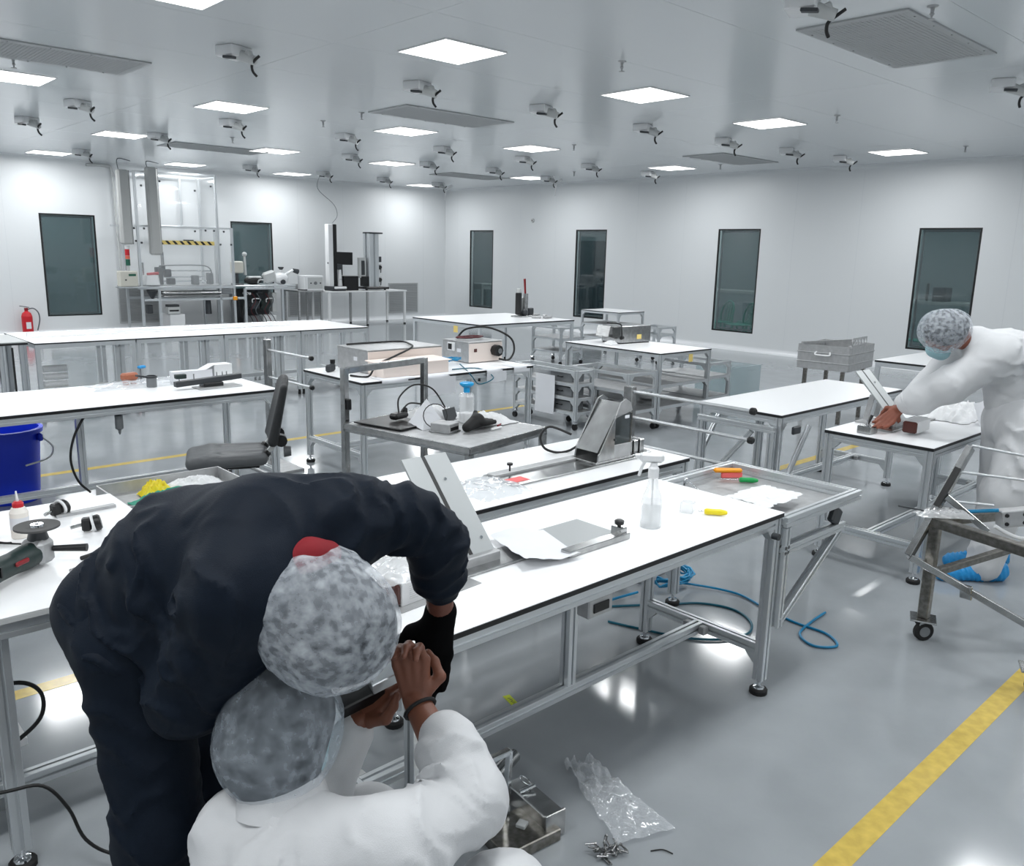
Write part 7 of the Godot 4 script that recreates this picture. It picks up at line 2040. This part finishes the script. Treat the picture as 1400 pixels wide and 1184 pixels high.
func squatting_worker() -> void:
	var t := person("worker in white clothes and hair cap squatting in front, seen from behind", Vector3.ZERO)
	var hed := Vector3(0.675, 0.783, -1.365)
	var nek := Vector3(0.651, 0.668, -1.325)
	var che := Vector3(0.635, 0.53, -1.245)
	var pel := Vector3(0.48, 0.24, -1.2)
	var shL := Vector3(0.595, 0.577, -1.385)
	var shR := Vector3(0.749, 0.65, -1.08)
	var elR := Vector3(0.935, 0.645, -1.112)
	var cuR := Vector3(0.962, 0.726, -1.224)
	var wrR := Vector3(0.956, 0.762, -1.307)
	var elL := Vector3(0.80, 0.50, -1.48)
	var wrL := Vector3(0.90, 0.675, -1.44)
	var knR := Vector3(0.94, 0.472, -1.01)
	var knL := Vector3(0.9, 0.42, -1.42)
	var anR := Vector3(0.8, 0.08, -1.02)
	var anL := Vector3(0.76, 0.08, -1.34)
	var face := Vector3(0.85, -0.1, -0.35)
	var bb := [[pel, che, 0.11, 0.12], [che, nek, 0.1, 0.055], [nek, hed, 0.053, 0.055], [shL, shR, 0.06, 0.06], [che, shR, 0.1, 0.07], [che, shL, 0.1, 0.07],
		[shR, elR, 0.048, 0.04], [elR, wrR, 0.042, 0.029], [shL, elL, 0.048, 0.04], [elL, wrL, 0.042, 0.029],
		[pel + Vector3(0.03, 0, 0.07), knR, 0.08, 0.055], [pel + Vector3(0.03, 0, -0.07), knL, 0.08, 0.055], [knR, anR, 0.052, 0.04], [knL, anL, 0.052, 0.04]]
	var body := sdf(bb, 0.015, 0.03)
	var hb := []
	for q in head_bones(hed + Vector3(0.01, -0.012, 0), face, Vector3.UP):
		hb.append([hed + (q[0] - hed) * 0.88, hed + (q[1] - hed) * 0.88, q[2] * 0.88, q[3] * 0.88])
	join(body, sdf(hb, 0.006, 0.018))
	var hR := hand_bones(wrR, Vector3(0.05, 0.9, -0.3), Vector3(-0.75, 0.15, 0.65), -1.0, [0.95, 0.9, 0.85, 0.8], 1.0, 0.9)
	join(body, sdf(hR + [[elR.lerp(wrR, 0.5), wrR, 0.037, 0.028]], 0.004, 0.007))
	var hL := hand_bones(wrL, Vector3(0.55, 0.55, 0.1), Vector3(0.5, -0.7, -0.2), 1.0, [0.4, 0.45, 0.5, 0.55], 1.0)
	join(body, sdf(hL, 0.004, 0.007))
	part(t, "body", body, M.skin_squat)
	var cb := [[pel, che, 0.18, 0.15], [che, nek + Vector3(0, -0.04, 0), 0.13, 0.07], [shL, shR, 0.072, 0.075], [che, shR, 0.12, 0.082], [che, shL, 0.12, 0.08],
		[shR, elR, 0.082, 0.07], [elR, elR.lerp(cuR, 0.7), 0.07, 0.06], [elR.lerp(cuR, 0.7), cuR, 0.062, 0.045], [shL, elL, 0.08, 0.07], [elL, elL.lerp(wrL, 0.85), 0.068, 0.045]]
	var ua := (elR - shR).normalized()
	var fa := (cuR - elR).normalized()
	var cc := [[elR + Vector3(-0.03, 0.03, -0.03), 0.085, (ua + fa * 0.6).normalized(), 15.0, 0.028], [elR.lerp(cuR, 0.5), 0.06, fa, 15.0, 0.024], [shR + Vector3(0.03, 0.04, 0.0), 0.08, ua, 11.0, 0.026], [shR.lerp(elR, 0.55), 0.09, (ua + Vector3(0, 0.5, 0)).normalized(), 13.0, 0.022],
		[nek + Vector3(-0.06, -0.06, 0.06), 0.1, Vector3(0.5, 0.3, 0.8).normalized(), 9.0, 0.018], [che + Vector3(-0.12, 0.05, 0.08), 0.18, Vector3(0.3, 0.2, 0.9).normalized(), 6.0, 0.018], [shL, 0.12, Vector3(0.3, 0.2, 0.9).normalized(), 9.0, 0.018]]
	part(t, "coat", sdf(cb, 0.0085, 0.045, folds(21, 0.005, cc)), M.white_cloth)
	var tb := [[pel + Vector3(0.03, 0, 0.07), knR, 0.13, 0.09], [pel + Vector3(0.03, 0, -0.07), knL, 0.13, 0.09], [knR, anR, 0.085, 0.07], [knL, anL, 0.085, 0.07]]
	part(t, "trousers", sdf(tb, 0.012, 0.035, folds(24, 0.005, [[knR, 0.15, Vector3(0.3, 0.9, 0), 12.0, 0.012]])), M.white_cloth)
	for q in [anR, anL]:
		part(t, "shoe_cover", sdf([[q + Vector3(-0.05, -0.04, 0), q + Vector3(0.16, -0.045, 0), 0.04, 0.034]], 0.009, 0.02), M.blue_cover)
	# folded shirt collar
	var ax := Vector3(0.15, 0.95, -0.2).normalized()
	var x := ax.cross(Vector3.FORWARD).normalized()
	var y := ax.cross(x)
	part(t, "collar", mb().sheet(func(u, v):
		var a: float = TAU * u
		var r: float = 0.07 + 0.022 * v
		return nek + Vector3(0.005, 0, -0.005) + ax * (0.04 - 0.062 * v) + (x * cos(a) + y * sin(a)) * r, 36, 6, 0.004), M.white_cloth)
	part(t, "bracelet", mb().tube(wrist_ring(elR, wrR, 0.93, 0.034), 0.0045, 6), M.black_rubber)
	part(t, "cuff", mb().tube(wrist_ring(elR, cuR, 0.99, 0.042), 0.0075, 7), M.white_cloth)
	# blue mask at the jaw
	var fw := face.normalized()
	part(t, "face_mask", sdf([[hed + fw * 0.055 + Vector3(0, -0.035, 0), hed + fw * 0.06 + Vector3(0, -0.085, 0), 0.062, 0.05]], 0.007, 0.02), M.sky_fabric)
	part(t, "hair", sdf([[hed + Vector3(-0.022, -0.035, 0.004), hed + fw * 0.008 + Vector3(0, 0.03, 0), 0.1, 0.099]], 0.009, 0.02), M.hair)
	part(t, "hair_cap", cap_mesh([[hed + Vector3(-0.02, -0.025, 0.006), hed + Vector3(-0.004, 0.03, -0.002), 0.11, 0.108], [hed, hed + fw * 0.05 + Vector3(0, -0.01, 0), 0.09, 0.085]], 131, 0.0035), M.cap_web)
	# the piece the two are working on
	var w := thing("held_profile", "short aluminium profile with black underside held by the two workers", "profile", Vector3(0.94, 0.79, -1.41))
	var o := w.position
	part(w, "profile", mb().bar(Vector3(0.917, 0.766, -1.428) - o, Vector3(0.988, 0.787, -1.41) - o, 0.04, 0.03, Vector3(-0.35, 0.9, 0.2), 0.002), M.aluminium)
	part(w, "flat_strip", mb().bar(Vector3(0.838, 0.765, -1.459) - o, Vector3(0.922, 0.783, -1.428) - o, 0.03, 0.004, Vector3(-0.2, 0.95, 0.2)), M.steel_matt)
	part(w, "underside", mb().bar(Vector3(0.859, 0.714, -1.466) - o, Vector3(0.957, 0.743, -1.44) - o, 0.045, 0.032, Vector3(-0.35, 0.9, 0.2), 0.003), M.black_plastic)

func wrist_ring(a: Vector3, b: Vector3, t: float, r: float) -> Array:
	return ring_path(a.lerp(b, t), r, b - a)

func right_worker() -> void:
	var t := person("worker in white coverall, cap and mask stooping over the right bench", Vector3.ZERO)
	var hed := Vector3(4.715, 1.32, -1.72)
	var nek := Vector3(4.86, 1.285, -1.60)
	var che := Vector3(4.99, 1.2, -1.47)
	var bel := Vector3(5.03, 1.02, -1.42)
	var pel := Vector3(5.0, 0.88, -1.38)
	var shR := Vector3(4.83, 1.23, -1.46)
	var shL := Vector3(4.99, 1.24, -1.70)
	var elR := Vector3(4.73, 1.055, -1.66)
	var cuR := Vector3(4.695, 0.925, -1.85)
	var wrR := Vector3(4.69, 0.9, -1.885)
	var elL := Vector3(4.95, 0.99, -1.83)
	var wrL := Vector3(4.86, 0.87, -1.97)
	var hR := Vector3(4.95, 0.86, -1.31)
	var hL := Vector3(5.07, 0.86, -1.45)
	var knR := Vector3(4.86, 0.48, -1.36)
	var knL := Vector3(5.08, 0.48, -1.45)
	var anR := Vector3(4.84, 0.09, -1.40)
	var anL := Vector3(5.1, 0.09, -1.46)
	var face := Vector3(-0.45, -0.75, -0.45)
	var up := Vector3(-0.7, 0.5, -0.1)
	var bb := [[pel, bel, 0.11, 0.1], [bel, che, 0.1, 0.12], [che, nek, 0.09, 0.055], [nek, hed, 0.054, 0.056], [shR, shL, 0.06, 0.06], [che, shR, 0.09, 0.06], [che, shL, 0.09, 0.06],
		[shR, elR, 0.048, 0.04], [elR, wrR, 0.04, 0.029], [shL, elL, 0.048, 0.04], [elL, wrL, 0.04, 0.029],
		[hR, knR, 0.08, 0.055], [hL, knL, 0.08, 0.055], [knR, anR, 0.052, 0.04], [knL, anL, 0.052, 0.04], [pel, hR, 0.1, 0.085], [pel, hL, 0.1, 0.085]]
	var body := sdf(bb, 0.016, 0.03)
	var hb := []
	for q in head_bones(hed, face, up):
		hb.append([hed + (q[0] - hed) * 0.9, hed + (q[1] - hed) * 0.9, q[2] * 0.88, q[3] * 0.88])
	join(body, sdf(hb, 0.006, 0.018))
	join(body, sdf(hand_bones(wrR, Vector3(-0.3, -0.6, -0.4), Vector3(-0.6, 0.6, 0.35), -1.0, [0.5, 0.45, 0.45, 0.5], 1.0, 0.6) + [[elR.lerp(wrR, 0.7), wrR, 0.033, 0.029]], 0.0045, 0.008))
	join(body, sdf(hand_bones(wrL, Vector3(-0.35, -0.5, -0.3), Vector3(-0.5, 0.6, 0.5), 1.0, [0.5, 0.5, 0.5, 0.5], 1.0, 0.6), 0.005, 0.008))
	part(t, "body", body, M.skin_right)
	var cb := [[bel + Vector3(0, -0.06, 0), bel, 0.14, 0.145], [bel, che, 0.145, 0.155], [che, nek, 0.13, 0.085], [shR, shL, 0.085, 0.085], [che, shR, 0.13, 0.1], [che, shL, 0.13, 0.1],
		[shR, elR, 0.1, 0.092], [elR, elR.lerp(cuR, 0.7), 0.092, 0.078], [elR.lerp(cuR, 0.7), cuR, 0.078, 0.055], [shL, elL, 0.1, 0.095], [elL, elL.lerp(wrL, 0.75), 0.095, 0.06]]
	var ua := (elR - shR).normalized()
	var fa := (cuR - elR).normalized()
	var cc := [[elR, 0.1, (ua + fa).normalized(), 10.0, 0.022], [shR + Vector3(0.06, -0.04, 0.05), 0.14, Vector3(0.3, 0.9, 0.1).normalized(), 9.0, 0.03], [bel + Vector3(-0.05, 0.06, 0.1), 0.16, Vector3(0.2, 0.95, 0.1).normalized(), 9.0, 0.028], [che + Vector3(-0.02, 0.1, 0.1), 0.14, Vector3(0.4, 0.8, 0.2).normalized(), 8.0, 0.018], [elR.lerp(cuR, 0.6), 0.08, fa, 10.0, 0.014]]
	part(t, "jacket", sdf(cb, 0.0105, 0.05, folds(41, 0.005, cc)), M.white_cloth)
	var tb := [[pel, pel + Vector3(0.02, 0.06, -0.01), 0.145, 0.14], [hR, knR, 0.125, 0.105], [hL, knL, 0.125, 0.105], [knR, anR, 0.105, 0.09], [knL, anL, 0.105, 0.09], [pel, hR, 0.14, 0.125], [pel, hL, 0.14, 0.125]]
	var tc := [[hR + Vector3(-0.06, -0.05, 0.04), 0.18, Vector3(0.3, 0.9, 0.2).normalized(), 8.0, 0.022], [knR + Vector3(0, 0.1, 0), 0.2, Vector3(-0.4, 0.85, 0.2).normalized(), 6.0, 0.018], [anR + Vector3(0, 0.12, 0), 0.15, Vector3(0.2, 0.95, 0).normalized(), 8.0, 0.014]]
	part(t, "trousers", sdf(tb, 0.0115, 0.04, folds(44, 0.01, tc, Vector3(1, 0.3, 1))), M.white_cloth)
	part(t, "cuff", mb().tube(wrist_ring(elR, cuR, 0.97, 0.058), 0.012, 7), M.white_cloth)
	for q in [anR, anL]:
		part(t, "shoe", sdf([[q + Vector3(0.02, -0.045, 0.03), q + Vector3(-0.12, -0.055, -0.1), 0.04, 0.03], [q + Vector3(0, 0.0, 0), q + Vector3(0, -0.03, 0), 0.05, 0.05]], 0.009, 0.02), M.black_rubber)
		part(t, "shoe_cover", sdf([[q + Vector3(0.06, -0.045, 0.05), q + Vector3(-0.17, -0.058, -0.14), 0.052, 0.042], [q + Vector3(0.05, -0.02, 0.04), q + Vector3(-0.03, -0.035, -0.02), 0.06, 0.055]], 0.007, 0.03, folds(43, 0.012, [[q + Vector3(-0.05, 0, -0.04), 0.22, Vector3(0.7, 0.3, 0.7), 34.0, 0.012]]), func(p: Vector3) -> float: return maxf(-p.y + 0.001, p.y - 0.1)), M.blue_cover)
	var fw := face.normalized()
	var uw := (up - fw * up.dot(fw)).normalized()
	part(t, "face_mask", sdf([[hed + fw * 0.07 - uw * 0.04, hed + fw * 0.055 - uw * 0.09, 0.05, 0.048]], 0.006, 0.02), M.sky_fabric)
	part(t, "mask_strap", mb().tube([hed + fw * 0.06 - uw * 0.04 + fw.cross(uw) * 0.05, hed + fw.cross(uw) * 0.085, hed - fw * 0.05 - uw * 0.05 + fw.cross(uw) * 0.06], 0.003, 5), M.white_plastic)
	var hp := hed + uw * 0.025 - fw * 0.015
	part(t, "hair", sdf([[hp - fw * 0.035 - uw * 0.02, hp + uw * 0.01, 0.095, 0.092]], 0.01, 0.02), M.hair)
	part(t, "hair_cap", cap_mesh([[hed + uw * 0.01 - fw * 0.035, hed + uw * 0.045 - fw * 0.005, 0.108, 0.108], [hed, hed - uw * 0.03 - fw * 0.07, 0.09, 0.075]], 151, 0.005), M.cap_web_dense)
